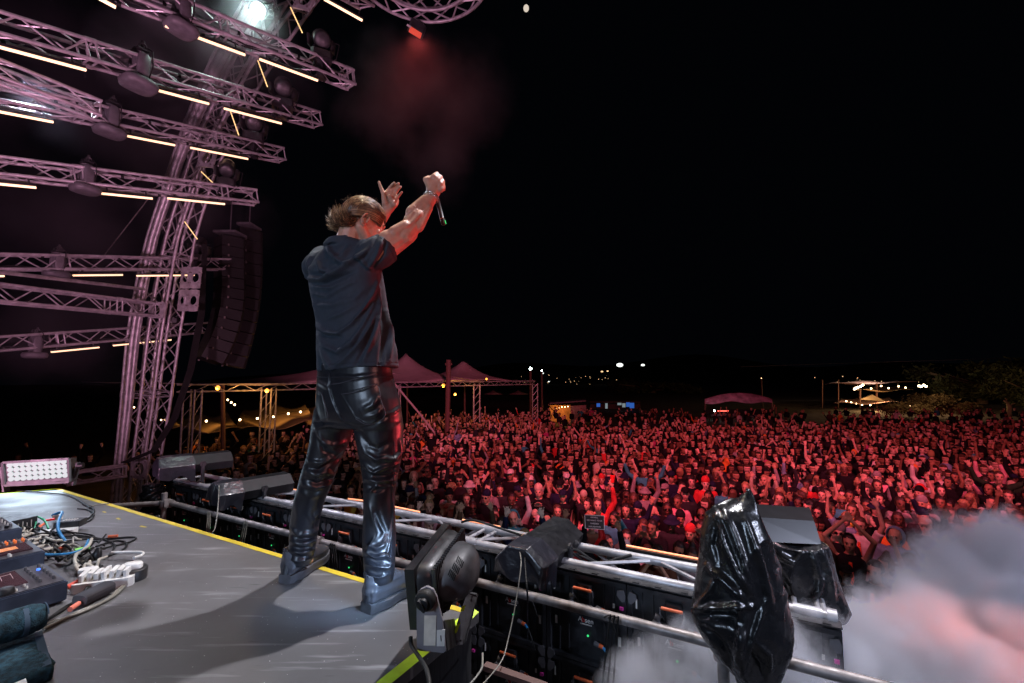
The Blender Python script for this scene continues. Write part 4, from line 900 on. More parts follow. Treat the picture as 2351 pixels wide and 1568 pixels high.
def folded(pts, z0, z1, label, nm='folded_towel', seed=1):
    m = MB(); m.quadprism([V((p_.x, p_.y, z0)) for p_ in pts], ZU*(z1-z0)); me = remesh(m, .007, 7); co = getco(me); setco(me, co+getno(me)*(snoise(co, 150, seed)*.0012+snoise(co, 20, seed+1)*.004)[:, None]); me.materials.append(M['towel']); r = thing(nm, label, 'towel', pts[0]); link('towel_cloth', me, r); return r
fr1 = [G(92, 1478), G(116, 1562), G(-60, 1640), G(-80, 1510)]
r1 = folded(fr1, ZD+.002, ZD+.045, 'folded dark teal towel under the rolled towel', seed=3)
m = MB(); e0, e1 = G(94, 1479), G(116, 1560); e0.z = e1.z = ZD+.049; m.quadprism([e0, e1, e1+uB*.022, e0+uB*.022], ZU*.002); m.build('hem_band', M['towel_band'], r1)
m = MB(); q = [D(24, 1562, 1.49), D(60, 1548, 1.52), D(72, 1575, 1.45), D(34, 1590, 1.42)]
for q_ in q: q_.z = ZD+.052
m.quadprism(q, ZU*.002); m.build('care_label', M['white'], r1)
folded([G(95, 1500), G(132, 1525), G(112, 1545), G(85, 1530)], ZD+.001, ZD+.018, 'corner of a dark towel poking out beside the folded towel', seed=9)

# cables on the deck
def deckcable(pts, r, matl, label, h=.0, group=None, n=8):
    return cable([G(x, y)+ZU*(r+.002+z_) for x, y, z_ in [(p_+(h,))[:3] for p_ in pts]], r, matl, label, group, n=n)
deckcable([(190, 1160), (208, 1166), (216, 1176), (206, 1190), (188, 1200), (180, 1207)], .006, 'rubber', 'black cable pair running forward from the lit floor panel')
deckcable([(40, 1128), (110, 1134), (160, 1140), (196, 1160), (206, 1168)], .006, 'rubber', 'black cable snaking along the back of the deck from the floor panel')
deckcable([(165, 1205), (200, 1200), (214, 1190), (214, 1180), (200, 1172), (178, 1170)], .005, 'rubber', 'thin black loop of cable in front of the yellow tape')
deckcable([(205, 1165), (225, 1160), (250, 1158)], .004, 'grey_cable', 'short grey cable end near the yellow tape')
deckcable([(46, 1236), (52, 1215, .05), (75, 1208, .06), (100, 1215, .05), (110, 1224, .02)], .006, 'green', 'green cable arching up among the tangled cables', n=10)
deckcable([(82, 1212, .05), (78, 1228, .03), (66, 1240), (50, 1240)], .005, 'green', 'second green cable looping down beside the first', n=10)
deckcable([(120, 1197, .03), (140, 1200, .06), (133, 1220, .06), (132, 1240, .05), (150, 1256, .02)], .009, 'blue', 'thick blue cable bent in a bow over the white power strip', n=10)
deckcable([(200, 1272, .07), (190, 1288, .06), (160, 1300, .06), (120, 1304, .06), (92, 1312, .08)], .006, 'blue', 'blue cable sweeping left from the green label to the media player')
deckcable([(208, 1270, .07), (200, 1284, .06), (176, 1296, .05), (170, 1312, .04), (184, 1322, .02)], .008, 'cream_cable', 'cream cable curling left of the white power strip')
deckcable([(255, 1285, .03), (300, 1284, .03), (326, 1290, .04), (322, 1302, .05), (305, 1312, .06)], .007, 'white', 'white cable arching over the round black adapter')
deckcable([(248, 1240, .01), (270, 1238, .01)], .009, 'orange', 'orange marker sleeve on the farthest cable loop')
deckcable([(160, 1412, .01), (180, 1398, .01)], .011, mat('salmon_tape', (.8, .22, .15), .5), 'salmon tape marker on the cables in front of the ribbed adapter')
deckcable([(154, 1366, .02), (178, 1358, .03)], .012, mat('red_sleeve', (.8, .1, .06), .5), 'red and white plug sleeve at the corner of the front media player')
deckcable([(135, 1278, .03), (156, 1270, .03)], .010, mat('orange_sleeve', (.85, .16, .08), .5), 'orange connector sleeves in the middle of the tangle')
deckcable([(84, 1228, .03), (102, 1216, .03)], .009, mat('orange_sleeve2', (.85, .16, .08), .5), 'orange sleeve under the green cable')
for k, pts in enumerate([[(290, 1344), (262, 1372), (210, 1400), (160, 1420), (100, 1440)], [(280, 1350), (240, 1385), (190, 1405), (130, 1434), (98, 1450)], [(232, 1322, .04), (215, 1350, .03), (190, 1375), (150, 1398), (102, 1432)], [(214, 1330, .03), (200, 1362, .02), (170, 1388), (110, 1425)]]):
    deckcable(pts, .0065, 'grey_cable' if k < 2 else 'rubber', f'{["outermost grey", "second grey", "inner black", "innermost black"][k]} cable sweeping from the white power strip down to the towels', n=12)
for k, pts in enumerate([[(130, 1262, .03), (190, 1248, .02), (240, 1240), (308, 1236), (300, 1246), (262, 1256), (230, 1272, .02)], [(100, 1256, .03), (170, 1240, .02), (230, 1240), (262, 1252), (255, 1272), (240, 1285)], [(220, 1262, .01), (258, 1246), (285, 1246), (290, 1258), (268, 1272), (246, 1280)], [(90, 1240, .03), (150, 1232, .02), (205, 1230), (212, 1236), (150, 1246, .02), (90, 1262, .03)]]):
    deckcable(pts, .0055, 'rubber', f'{["longest", "second longest", "third", "shortest"][k]} black cable loop reaching right over the bare deck', n=12)
random.seed(12)
for k in range(46):
    cx = random.uniform(30, 215); cy_ = 1236+(cx-30)*.22+random.uniform(-22, 40); a = random.uniform(-.6, .9); L = random.uniform(30, 85); pts = []
    for j in range(6):
        q = (j/5-.5); pts.append((cx+math.cos(a)*L*q+random.uniform(-9, 9), cy_-math.sin(a)*L*.55*q+random.uniform(-7, 7), random.uniform(.0, .05)))
    deckcable(pts, random.choice([.0045, .0055, .007]), random.choice(['rubber', 'rubber', 'rubber', 'grey_cable', 'cream_cable']), (lambda mt_, cx=cx: f"{mt_} cable in the tangle, {'beside the mixer' if cx < 75 else 'beside the media player' if cx < 120 else 'under the thick blue cable' if cx < 165 else 'beside the white power strip'}")('thin' if L < 50 else 'long'), group='tangled cables behind the media players', n=5)
for k in range(14):
    x = 30+k*5+random.uniform(-6, 6); y = 1258+k*1.5+random.uniform(-8, 12); p0, p1 = G(x, y)+ZU*.05, G(x+22, y-9)+ZU*.045
    o = MB().tube([p0, p0.lerp(p1, .6), p1], [.011, .010, .006], 8).build('cable_plug', M['cream_cable' if k % 3 else 'grey_metal'], None, 'auto'); tag(o, 'pale cable plug lying in the tangle behind the mixer', 'plug', 'pale plugs in the cable tangle')

# ------------------------------------------------------------------ the man on the booth
man = thing('person', 'man in black t-shirt and leather trousers, back to us, arms raised with a microphone', 'person', (-.85, 2.2, ZD))
FW = V((.84, .50, -.40)).normalized()                       # where the face points
HR = FW.cross(ZU).normalized(); HU = HR.cross(FW).normalized()
HC = D(834, 512, 2.20)                                      # centre of the skull
def HL(f, r, u): return HC+FW*f+HR*r+HU*u
def nrm_rot(f, r, u): return MX((f, r, u)).transposed()
HROT = nrm_rot(FW, HR, HU)
b = MB()
b.ball(HL(0, 0, .01), (.098, .076, .098), 24, 16, HROT); b.ball(HL(.035, 0, -.035), (.068, .062, .085), 20, 14, HROT); b.ball(HL(.055, 0, -.085), (.036, .034, .030), 14, 10, HROT)
for s in (-1, 1):
    b.capsule(HL(.045, s*.045, -.082), HL(-.01, s*.058, -.045), .022, .024); b.ball(HL(.075, s*.035, -.02), (.02, .022, .018), 10, 8, HROT)
b.capsule(HL(.088, -.03, .022), HL(.088, .03, .022), .012, .012); b.capsule(HL(.092, 0, .012), HL(.112, 0, -.028), .009, .013); b.capsule(HL(.09, -.018, -.058), HL(.09, .018, -.058), .009, .009)
b.ball(HL(.093, 0, -.048), (.010, .012, .008), 10, 8, HROT)
NK = D(797, 566, 2.18)
b.capsule(HL(-.035, 0, -.055), NK, .056, .062); b.capsule(NK, D(792, 596, 2.18), .060, .065)
# torso, inside the shirt
SL, SR = D(728, 607, 2.34), D(866, 583, 2.10)
b.capsule(SL, SR, .042, .050); HIP = D(817, 905, 2.2)
b.loft([(D(x, y, 2.2), E1*a_, N1*b_) for y, x, a_, b_ in ((600, 795, .13, .07), (700, 802, .145, .085), (800, 812, .15, .095), (900, 816, .15, .10), (950, 817, .14, .10))], 20)
# right arm with muscle shapes
ER, WR = D(936, 535, 2.16), D(991, 452, 2.24)
b.capsule(SR, ER, .062, .050); b.capsule(D(890, 552, 2.11), D(925, 540, 2.15), .050, .046); b.capsule(D(928, 541, 2.14), D(957, 500, 2.18), .050, .047); b.capsule(D(950, 507, 2.18), WR, .050, .031); b.capsule(D(945, 487, 2.17), D(975, 458, 2.21), .030, .024); b.capsule(D(960, 520, 2.16), D(985, 478, 2.2), .030, .020)
b.capsule(D(905, 535, 2.10), D(930, 520, 2.12), .032, .03)
# left arm, behind the head, hand open
EL, WL = D(815, 560, 2.62), D(888, 487, 2.66)
b.capsule(SL, EL, .052, .042); b.capsule(EL, D(868, 514, 2.65), .042, .036); b.capsule(D(868, 514, 2.65), WL, .036, .028)
def hp(x, y, d=2.66): return D(x, y, d)
b.ball(hp(894, 455, 2.66), (.040, .022, .046), 16, 12); b.capsule(hp(888, 484), hp(889, 446), .027, .024); b.capsule(hp(892, 482), hp(907, 466), .026, .022); b.capsule(hp(890, 442), hp(909, 460), .017, .018); b.capsule(hp(885, 470), hp(884, 447), .022, .015)
b.capsule(hp(906, 470, 2.63), hp(893, 450, 2.62), .017, .013)
for pts, r_ in (([(884, 466, 2.64), (880, 444, 2.63), (874, 430, 2.62), (870, 418, 2.61)], (.019, .0135, .0105, .0085)),
                ([(888, 441, 2.66), (896, 430, 2.65), (901, 424, 2.63), (905, 420, 2.61)], (.0115, .0105, .0098, .0085)),
                ([(897, 443, 2.66), (906, 431, 2.66), (911, 425, 2.64), (915, 421, 2.62)], (.0115, .0105, .0098, .0085)),
                ([(904, 449, 2.66), (912, 438, 2.66), (916, 432, 2.64), (920, 429, 2.62)], (.011, .010, .0092, .008)),
                ([(909, 457, 2.66), (916, 449, 2.66), (920, 444, 2.64), (923, 441, 2.62)], (.0098, .009, .0082, .0072))):
    for i in range(3): b.capsule(hp(*pts[i]), hp(*pts[i+1]), r_[i], r_[i+1])
# right fist round the microphone
def fp_(x, y, d=2.26): return D(x, y, d)
b.capsule(WR, fp_(998, 428, 2.26), .033, .040); b.ball(fp_(1000, 420, 2.27), (.047, .040, .045), 16, 12); b.capsule(fp_(990, 437, 2.25), fp_(984, 414, 2.24), .025, .018)
for k, (x, y) in enumerate([(1003, 399), (1011.5, 406), (1017, 416), (1018.5, 427)]):
    a_ = fp_(x-7, y+8, 2.24); kn = fp_(x, y, 2.26); b.capsule(a_, kn, .018, .0125-.0008*k)
    mid = fp_(x+1.5-(1 if k else 3), y+6+k*.8, 2.335); tip = fp_(x-11, y+8, 2.345); b.capsule(kn, mid, .012-.0006*k, .011-.0006*k); b.capsule(mid, tip, .011-.0006*k, .0095-.0005*k)
b.capsule(fp_(988, 428, 2.24), fp_(977, 412, 2.25), .020, .0145); b.capsule(fp_(977, 412, 2.25), fp_(984, 408, 2.30), .0135, .012); b.capsule(fp_(984, 408, 2.30), fp_(993, 409, 2.335), .012, .010)
# legs and feet, inside the trousers and shoes
for (h_, k_, a_) in ((D(775, 950, 2.27), D(733, 1105, 2.29), V((-1.075, 2.365, ZD+.11))), (D(866, 950, 2.15), D(874, 1105, 2.12), V((-.605, 2.085, ZD+.11)))):
    b.capsule(h_, k_, .07, .045); b.capsule(k_, a_, .045, .026); b.capsule(a_-ZU*.03, a_-ZU*.05+V((.03, .07, 0)), .022, .018)
me = remesh(b, .0042, 7, .5)
strokes(me, [([(935, 512), (950, 492), (966, 472)], 4, -.004), ([(932, 520), (950, 507), (975, 480)], 5, .0035), ([(950, 516), (965, 500), (980, 476)], 3.5, -.0025), ([(905, 548), (925, 540), (940, 528)], 6, .002), ([(896, 575), (918, 562), (935, 550)], 5, -.003),
             ([(984, 443), (999, 452)], 2, .002), ([(998, 432), (1008, 412)], 1.8, .002), ([(1001, 436), (1014, 420)], 1.8, .002), ([(990, 430), (996, 412)], 1.8, .0015), ([(995, 462), (975, 484), (962, 508)], 2, .0022), ([(948, 470), (960, 482), (958, 495)], 2, .002), ([(960, 500), (952, 512), (955, 522)], 2.2, .0015),
             ([(893, 452), (905, 461)], 2, -.003), ([(888, 480), (896, 468), (900, 462)], 2.2, -.002), ([(884, 492), (890, 476)], 1.5, .0015), ([(890, 446), (900, 456)], 2, -.004)])
me.materials.append(M['skin']); body = link('body', me, man)
# ears
def ear(sg):
    m = MB(); o = HL(-.004, sg*.079, -.012); pts = []
    for k in range(15):
        a = -1.9+k*.36; pts.append(o+FW*(-.017*math.cos(a)*(1 if a < 2 else .8))+HU*(.031*math.sin(a)*1)+HR*sg*(.006+.010*max(0, math.cos(a))))
    m.tube(pts, [.0042]*11+[.004, .005, .006, .006], 8)
    m.loft([(o+HR*sg*z, FW*.014*k_, HU*.028*k_) for z, k_ in ((-.008, 1), (.0, .95), (.003, .6))], 16)
    m.ball(o+FW*.012+HU*-.006+HR*sg*.006, (.005, .005, .007), 8, 6); m.ball(o-HU*.028+FW*.003+HR*sg*.004, (.008, .005, .009), 8, 6, HROT)
    m.tube([o+FW*-.004+HU*.02+HR*sg*.004, o+FW*-.007+HR*sg*.006, o+FW*-.002-HU*.014+HR*sg*.006], .0035, 6)
    me = remesh(m, .0016, 3); me.materials.append(M['skin']); link('ear', me, man)
ear(1); ear(-1)
m = MB()
for s in (-1, 1): m.ball(HL(.079, s*.031, .004), (.011, .012, .010), 12, 8, HROT)
m.build('eye', M['white'], man, True)
m = MB()
for s in (-1, 1): m.capsule(HL(.097, s*.016, .026), HL(.088, s*.046, .024), .004, .003, 8)
m.build('eyebrow', M['hair'], man, True)
# hair: a scalp cap plus combed strands
hcap = MB(); hcap.ball(HL(-.008, 0, .022), (.103, .084, .100), 32, 20, HROT); hcap.ball(HL(-.058, 0, -.035), (.05, .070, .055), 20, 14, HROT)
me = remesh(hcap, .004, 3); co = getco(me); rel = co-np.array(HC); f_ = rel@np.array(FW); r_ = rel@np.array(HR); u_ = rel@np.array(HU)
bm = bmesh.new(); bm.from_mesh(me); bm.verts.ensure_lookup_table()
kill = [v for i, v in enumerate(bm.verts) if (f_[i] > .03 and u_[i] < .062-.0*(f_[i])) or (abs(r_[i]) > .05 and f_[i] > -.030 and u_[i] < .004 and f_[i] <= .03) or u_[i] < -.082]
bmesh.ops.delete(bm, geom=kill, context='VERTS'); bm.to_mesh(me); bm.free()
me.materials.append(mat('hair_base', (.10, .055, .028), .6, 0, .3, 40, .5, 200)); hr = link('hair', me, man)
rs = random.Random(5); m = MB(); m2 = MB()
def surf(th, ph, k=1.):                                      # th: angle front(0)->top->back(pi)->nape ; ph side
    return HL(-.008-.0*k+math.cos(th)*.104*k*math.cos(ph), math.sin(ph)*.086*k, .022+math.sin(th)*.101*k*math.cos(ph))
for i in range(3600):
    side = rs.uniform(-1, 1); ph = side*1.22; th0 = rs.uniform(.25, 2.6) if abs(side) < .75 else rs.uniform(.9, 2.6)
    if abs(side) > .72: th0 = max(th0, 1.0)
    L = rs.uniform(.6, 1.25); th1 = min(th0+L, 3.75); lift0 = rs.uniform(1.0, 1.035); pts = []; rr_ = rs.uniform(.0007, .0016); wob = rs.uniform(-.05, .05); n_ = 8
    clump = abs(math.sin(ph*17+math.sin(th0*2.5)*1.2))**.6*.026-.016
    for j in range(n_):
        q = j/(n_-1); th = th0+(th1-th0)*q; k = lift0+.035*math.sin(math.pi*min(q*1.2, 1))*rs.uniform(.8, 1.2)+clump
        p_ = surf(th, ph*(1+wob*q)-math.copysign(.10*max(0, th-2.4), ph), k)
        pts.append(p_)
    (m2 if i % 9 == 0 or (clump > .006 and i % 3 == 0) else m).tube(pts, [rr_*.5]+[rr_]*(n_-3)+[rr_*.7, rr_*.15], 3, False)
# flick of hair at the nape
for i in range(1500):
    side = rs.uniform(-1, 1); base = HL(-.078+.02*abs(side)+rs.uniform(-.02, .02), side*.070, -.032+rs.uniform(-.025, .035)); out = (-FW*rs.uniform(.55, 1.0)+HR*side*.35-HU*rs.uniform(-.05, .75)).normalized(); L = rs.uniform(.035, .08)*(1.0 if side < .3 else .8)
    cu = HU*rs.uniform(.0, .45)+HR*rs.uniform(-.35, .35); pts = [base+out*L*q-HU*.018*math.sin(q*3.1)+cu*L*q*q for q in (0, .2, .4, .6, .8, 1)]
    rr_ = rs.uniform(.001, .0022); (m if i % 3 else m2).tube(pts, [rr_*.6, rr_, rr_, rr_*.8, rr_*.5, rr_*.1], 3, False)
for i in range(70):
    th = rs.uniform(.9, 3.2); ph = rs.uniform(-1, 1); p0 = surf(th, ph, 1.04); o_ = (p0-HC).normalized(); pts = [p0+o_*L*.5+V((rs.uniform(-1, 1), rs.uniform(-1, 1), rs.uniform(-.5, 1)))*L*.5 for L in (0, .008, .02, .03)]
    m.tube(pts, [.0005, .0005, .0004, .0002], 3, False)
# side strands combed back over the ear
for i in range(900):
    s = rs.choice([-1, 1]); u0 = rs.uniform(.0, .06); dv = rs.uniform(0, .006); pts = []
    for j in range(7):
        q = j/6; f0 = .075-.17*q; pts.append(HL(f0, s*(.083*math.sqrt(max(.05, 1-((f0+.008)/.108)**2))+.002+dv), u0-.034*q*q+.012*math.sin(q*3+dv*200)*.5))
    rr_ = rs.uniform(.0007, .0014); (m if i % 4 else m2).tube(pts, [rr_*.4]+[rr_]*5+[rr_*.2], 3, False)
m.build('hair_strands', M['hair'], hr, True); m2.build('light_strands', mat('fair_strand', (.42, .25, .12), .36, 0, .3, 60), hr, True)
# bracelet and necklace
wd_r = (ER-WR).normalized(); wc_ = WR+wd_r*-.004; a1 = wd_r.orthogonal().normalized(); a2 = wd_r.cross(a1)
for k, (o_, r_, rr_) in enumerate(((0, .0365, .0032), (.012, .0385, .0026))):
    m = MB(); q = [wc_+wd_r*o_+(a1*math.cos(t)*r_+a2*math.sin(t)*r_)+wd_r*.004*math.cos(t) for t in [2*math.pi*j/40 for j in range(40)]]
    if k == 0: m.tube(q, rr_, 8, closed=True)
    else:
        for p_ in q: m.ball(p_, rr_, 6, 4)
    m.build('bracelet', M['silver'], man, True)
m = MB(); nc = NK-ZU*.012
for j in range(60): t = 2*math.pi*j/60; m.ball(nc+V((math.cos(t)*.067, math.sin(t)*.067, -.004*math.sin(t))), .0028, 6, 4)
m.build('necklace', M['silver'], man, True)
# microphone
mic = thing('microphone', 'slim black handheld microphone held upside down in his raised right fist', 'microphone', D(1003, 462, 2.30)); a_ = D(989, 404, 2.30); e_ = D(1019, 517, 2.33); t_ = (e_-a_).normalized(); L = (e_-a_).length
m = MB(); m.tube([a_+t_*.045, a_+t_*.06, a_+t_*(L*.5), a_+t_*(L-.035), a_+t_*(L-.034), e_-t_*.004, e_], [.019, .0165, .0125, .0115, .0128, .0128, .010], 18); bd = m.build('body', M['black_metal'], mic, 'auto')
m = MB(); m.ball(a_+t_*.022, .0235, 18, 14); m.build('grille', M['grey_metal'], mic, True)
m = MB(); m.tube([a_+t_*(L-.037), a_+t_*(L-.033)], .0135, 18); m.build('ring', M['silver'], bd, 'auto')
m = MB(); m.tube([e_-t_*.024+V((.0126, -.004, 0)), e_-t_*.006+V((.0126, -.004, 0))], .0028, 6); m.build('green_light', M['green_led'], bd, 'auto')

# t-shirt
def secs(rows, ax=E1, fw=N1, tiltz=.0):
    out = []
    for y, xl, xr, d, b_ in rows:
        c = D((xl+xr)/2, y, d); w_ = (xr-xl)/2*d/F; a2 = max(w_*w_-(b_*.484)**2, .0004); a_ = math.sqrt(a2)/.875
        out.append((c, ax*a_+ZU*a_*tiltz, fw*b_))
    return out
ts = MB()
ts.loft(secs([(849, 725, 915, 2.20, .128), (820, 725, 911, 2.20, .128), (780, 725, 903, 2.2, .126), (740, 724, 896, 2.2, .124), (700, 718, 890, 2.2, .122), (665, 709, 886, 2.2, .120), (635, 702, 883, 2.2, .116), (610, 702, 878, 2.2, .105), (588, 712, 872, 2.2, .09), (572, 728, 858, 2.2, .075), (560, 748, 836, 2.19, .062), (553, 762, 815, 2.18, .05)], tiltz=.055), 40, 2.5)
ts.capsule(D(723, 613, 2.33), D(790, 583, 2.22), .066, .062); ts.capsule(D(790, 583, 2.2), D(858, 581, 2.11), .060, .068)
ts.capsule(D(852, 590, 2.11), D(872, 578, 2.11), .078, .080)
cu = [D(867, 582, 2.115), D(875, 577, 2.12), D(884, 571, 2.125), D(889.5, 567, 2.13)]; cdr = (cu[-1]-cu[0]).normalized(); s1 = cdr.cross(V((0, 1, 0))).normalized(); s2 = cdr.cross(s1)
ts.loft([(c, s1*(.078-.001*i), s2*.074) for i, c in enumerate(cu)], 24)
ts.loft([(D(722, 612, 2.33), V((.07, 0, 0)), ZU*.075), (D(728, 604, 2.42), V((.07, 0, 0)), ZU*.07), (D(740, 590, 2.50), V((.068, 0, 0)), ZU*.068)], 22)
ts.loft([(D(784, 566, 2.19), V((.085, -.03, 0)), V((.03, .075, 0))), (D(786, 558, 2.19), V((.082, -.03, .0)), V((.03, .072, 0))), (D(789, 551, 2.185), V((.078, -.028, .006)), V((.028, .068, 0)))], 24)
me = remesh(ts, .0055, 8, .5)
S = lambda *p: [(607.5+x/3.078, 372.4+y/3.078) for x, y in p]
strokes(me, [(p_, w_*.9, a_*1.45) for p_, w_, a_ in [
    (S((445, 575), (470, 640), (530, 700), (600, 720)), 7, .014), (S((420, 620), (380, 700), (400, 760), (470, 790)), 7, .012), (S((345, 640), (310, 720), (330, 780)), 6, .010),
    (S((600, 600), (560, 660), (500, 700)), 6, .012), (S((570, 590), (520, 640), (500, 690)), 4, -.008), (S((290, 815), (400, 830), (520, 770), (680, 660), (760, 610)), 8, .018), (S((300, 790), (420, 790), (520, 740)), 5, -.010),
    (S((300, 850), (420, 860), (560, 800), (640, 770)), 6, -.012), (S((660, 650), (720, 740), (760, 760)), 5, .010), (S((740, 740), (800, 640), (830, 540)), 6, .012), (S((690, 690), (760, 600), (800, 500)), 5, -.008), (S((770, 740), (840, 640), (860, 560)), 4, -.008),
    (S((380, 880), (470, 890), (600, 830)), 6, .009), (S((350, 930), (440, 950), (560, 880), (640, 840)), 6, .007), (S((360, 1010), (480, 1010), (580, 960)), 9, .008),
    (S((365, 1150), (430, 1200), (520, 1210), (620, 1140), (700, 1040), (760, 940), (800, 850)), 6, .013), (S((365, 1185), (430, 1230), (540, 1235)), 5, -.010), (S((440, 1110), (540, 1070), (640, 1010)), 7, .008),
    (S((380, 1220), (430, 1300), (520, 1340), (620, 1270), (700, 1150), (770, 1000)), 7, .012), (S((400, 1300), (440, 1400), (480, 1460)), 7, .012), (S((470, 1450), (560, 1400), (660, 1300), (740, 1170), (800, 1020)), 8, .014), (S((500, 1420), (600, 1340), (690, 1220)), 5, -.010),
    (S((700, 1400), (760, 1250), (810, 1080), (825, 900)), 8, .012), (S((640, 1430), (720, 1290), (780, 1130)), 6, -.012), (S((820, 1430), (850, 1250), (840, 1000), (825, 780)), 8, -.014), (S((880, 1400), (890, 1250), (870, 1050)), 6, .012), (S((930, 1400), (920, 1280), (890, 1150)), 5, .010),
    (S((370, 1350), (400, 1440), (420, 1490)), 6, -.010), (S((320, 900), (350, 1000), (365, 1100)), 6, .006), (S((700, 900), (640, 960), (560, 1000)), 9, .006)]])
co = getco(me); no = getno(me); z = co[:, 2]; zb = D(820, 849, 2.2).z
setco(me, co+no*(snoise(co, 26, 3)*.0020+snoise(co, 55, 4)*.0008)[:, None])
me.materials.append(M['shirt']); sh_ = link('t_shirt', me, man)
# stitched hem, sleeve hem and collar rib follow the cloth
def ringfit(mesh, centre, axis, off_, r, nm, ml, par, n=72):
    """thin seam lying on the cloth where a plane cuts it"""
    from mathutils.bvhtree import BVHTree
    co = getco(mesh); bvh = BVHTree.FromPolygons([tuple(c) for c in co], [tuple(p.vertices) for p in mesh.polygons]); axis = V(axis).normalized(); a1 = axis.orthogonal().normalized(); a2 = axis.cross(a1); pts = []
    for k in range(n):
        t = 2*math.pi*k/n; d = a1*math.cos(t)+a2*math.sin(t); h_ = bvh.ray_cast(centre+d*.6, -d)
        if h_[0] is not None: pts.append(h_[0]+d*off_)
    MB().tube(pts, r, 5, closed=True).build(nm, ml, par, True)
seam = mat('seam_thread', (.015, .018, .026), .9)
axs = (ZU-(E1+ZU*.055).normalized()*(E1+ZU*.055).normalized().z).normalized()
ringfit(me, D(820, 838, 2.2), axs, .0002, .0012, 'hem_seam', seam, sh_); ringfit(me, cu[2], cdr, .0002, .0012, 'sleeve_seam', seam, sh_)

# leather trousers
tr = MB()
tr.loft(secs([(835, 728, 903, 2.2, .115), (859, 725, 904, 2.2, .118), (890, 723, 910, 2.2, .124), (915, 722, 918, 2.2, .130), (943, 723, 922, 2.2, .130), (965, 724, 923, 2.2, .12), (980, 730, 918, 2.2, .10)], tiltz=.02), 40, 2.5)
tr.ball(D(778, 935, 2.21), (.095, .07, .11)); tr.ball(D(855, 935, 2.135), (.105, .075, .115))
rowsR = [(910, 835, 905, 2.18, .07), (940, 818, 919, 2.175, .09), (975, 814, 923, 2.165, .105), (1015, 822, 922, 2.16, .10), (1047, 828, 919, 2.15, .093), (1080, 832, 914, 2.14, .085), (1103, 836, 910, 2.13, .080), (1140, 838, 905, 2.12, .076), (1183, 839, 904, 2.11, .072), (1230, 835, 906, 2.10, .070), (1263, 834, 906, 2.09, .066), (1300, 837, 905, 2.085, .064), (1325, 841, 903, 2.08, .062), (1336, 845, 900, 2.08, .055)]
rowsL = [(915, 740, 800, 2.24, .07), (940, 728, 808, 2.25, .09), (965, 723, 812, 2.265, .098), (990, 719, 806, 2.28, .098), (1015, 715, 798, 2.28, .092), (1047, 709, 784, 2.28, .086), (1079, 698, 772, 2.28, .080), (1103, 692, 762, 2.29, .076), (1143, 681, 744, 2.30, .070), (1183, 673, 732, 2.32, .066), (1223, 667, 726, 2.34, .062), (1263, 665, 722, 2.35, .060), (1285, 667, 717, 2.36, .056), (1296, 670, 712, 2.36, .050)]
def legsecs(rows):
    sc_ = secs(rows); out = []
    for i, (c, a_, b_) in enumerate(sc_): out.append((c, a_, b_))
    return out
tr.loft(legsecs(rowsR), 30, 2.2); tr.loft(legsecs(rowsL), 30, 2.2)
me = remesh(tr, .0052, 6, .5)
T = lambda *p: [(607.5+x/2.5, 823+y/2.5) for x, y in p]
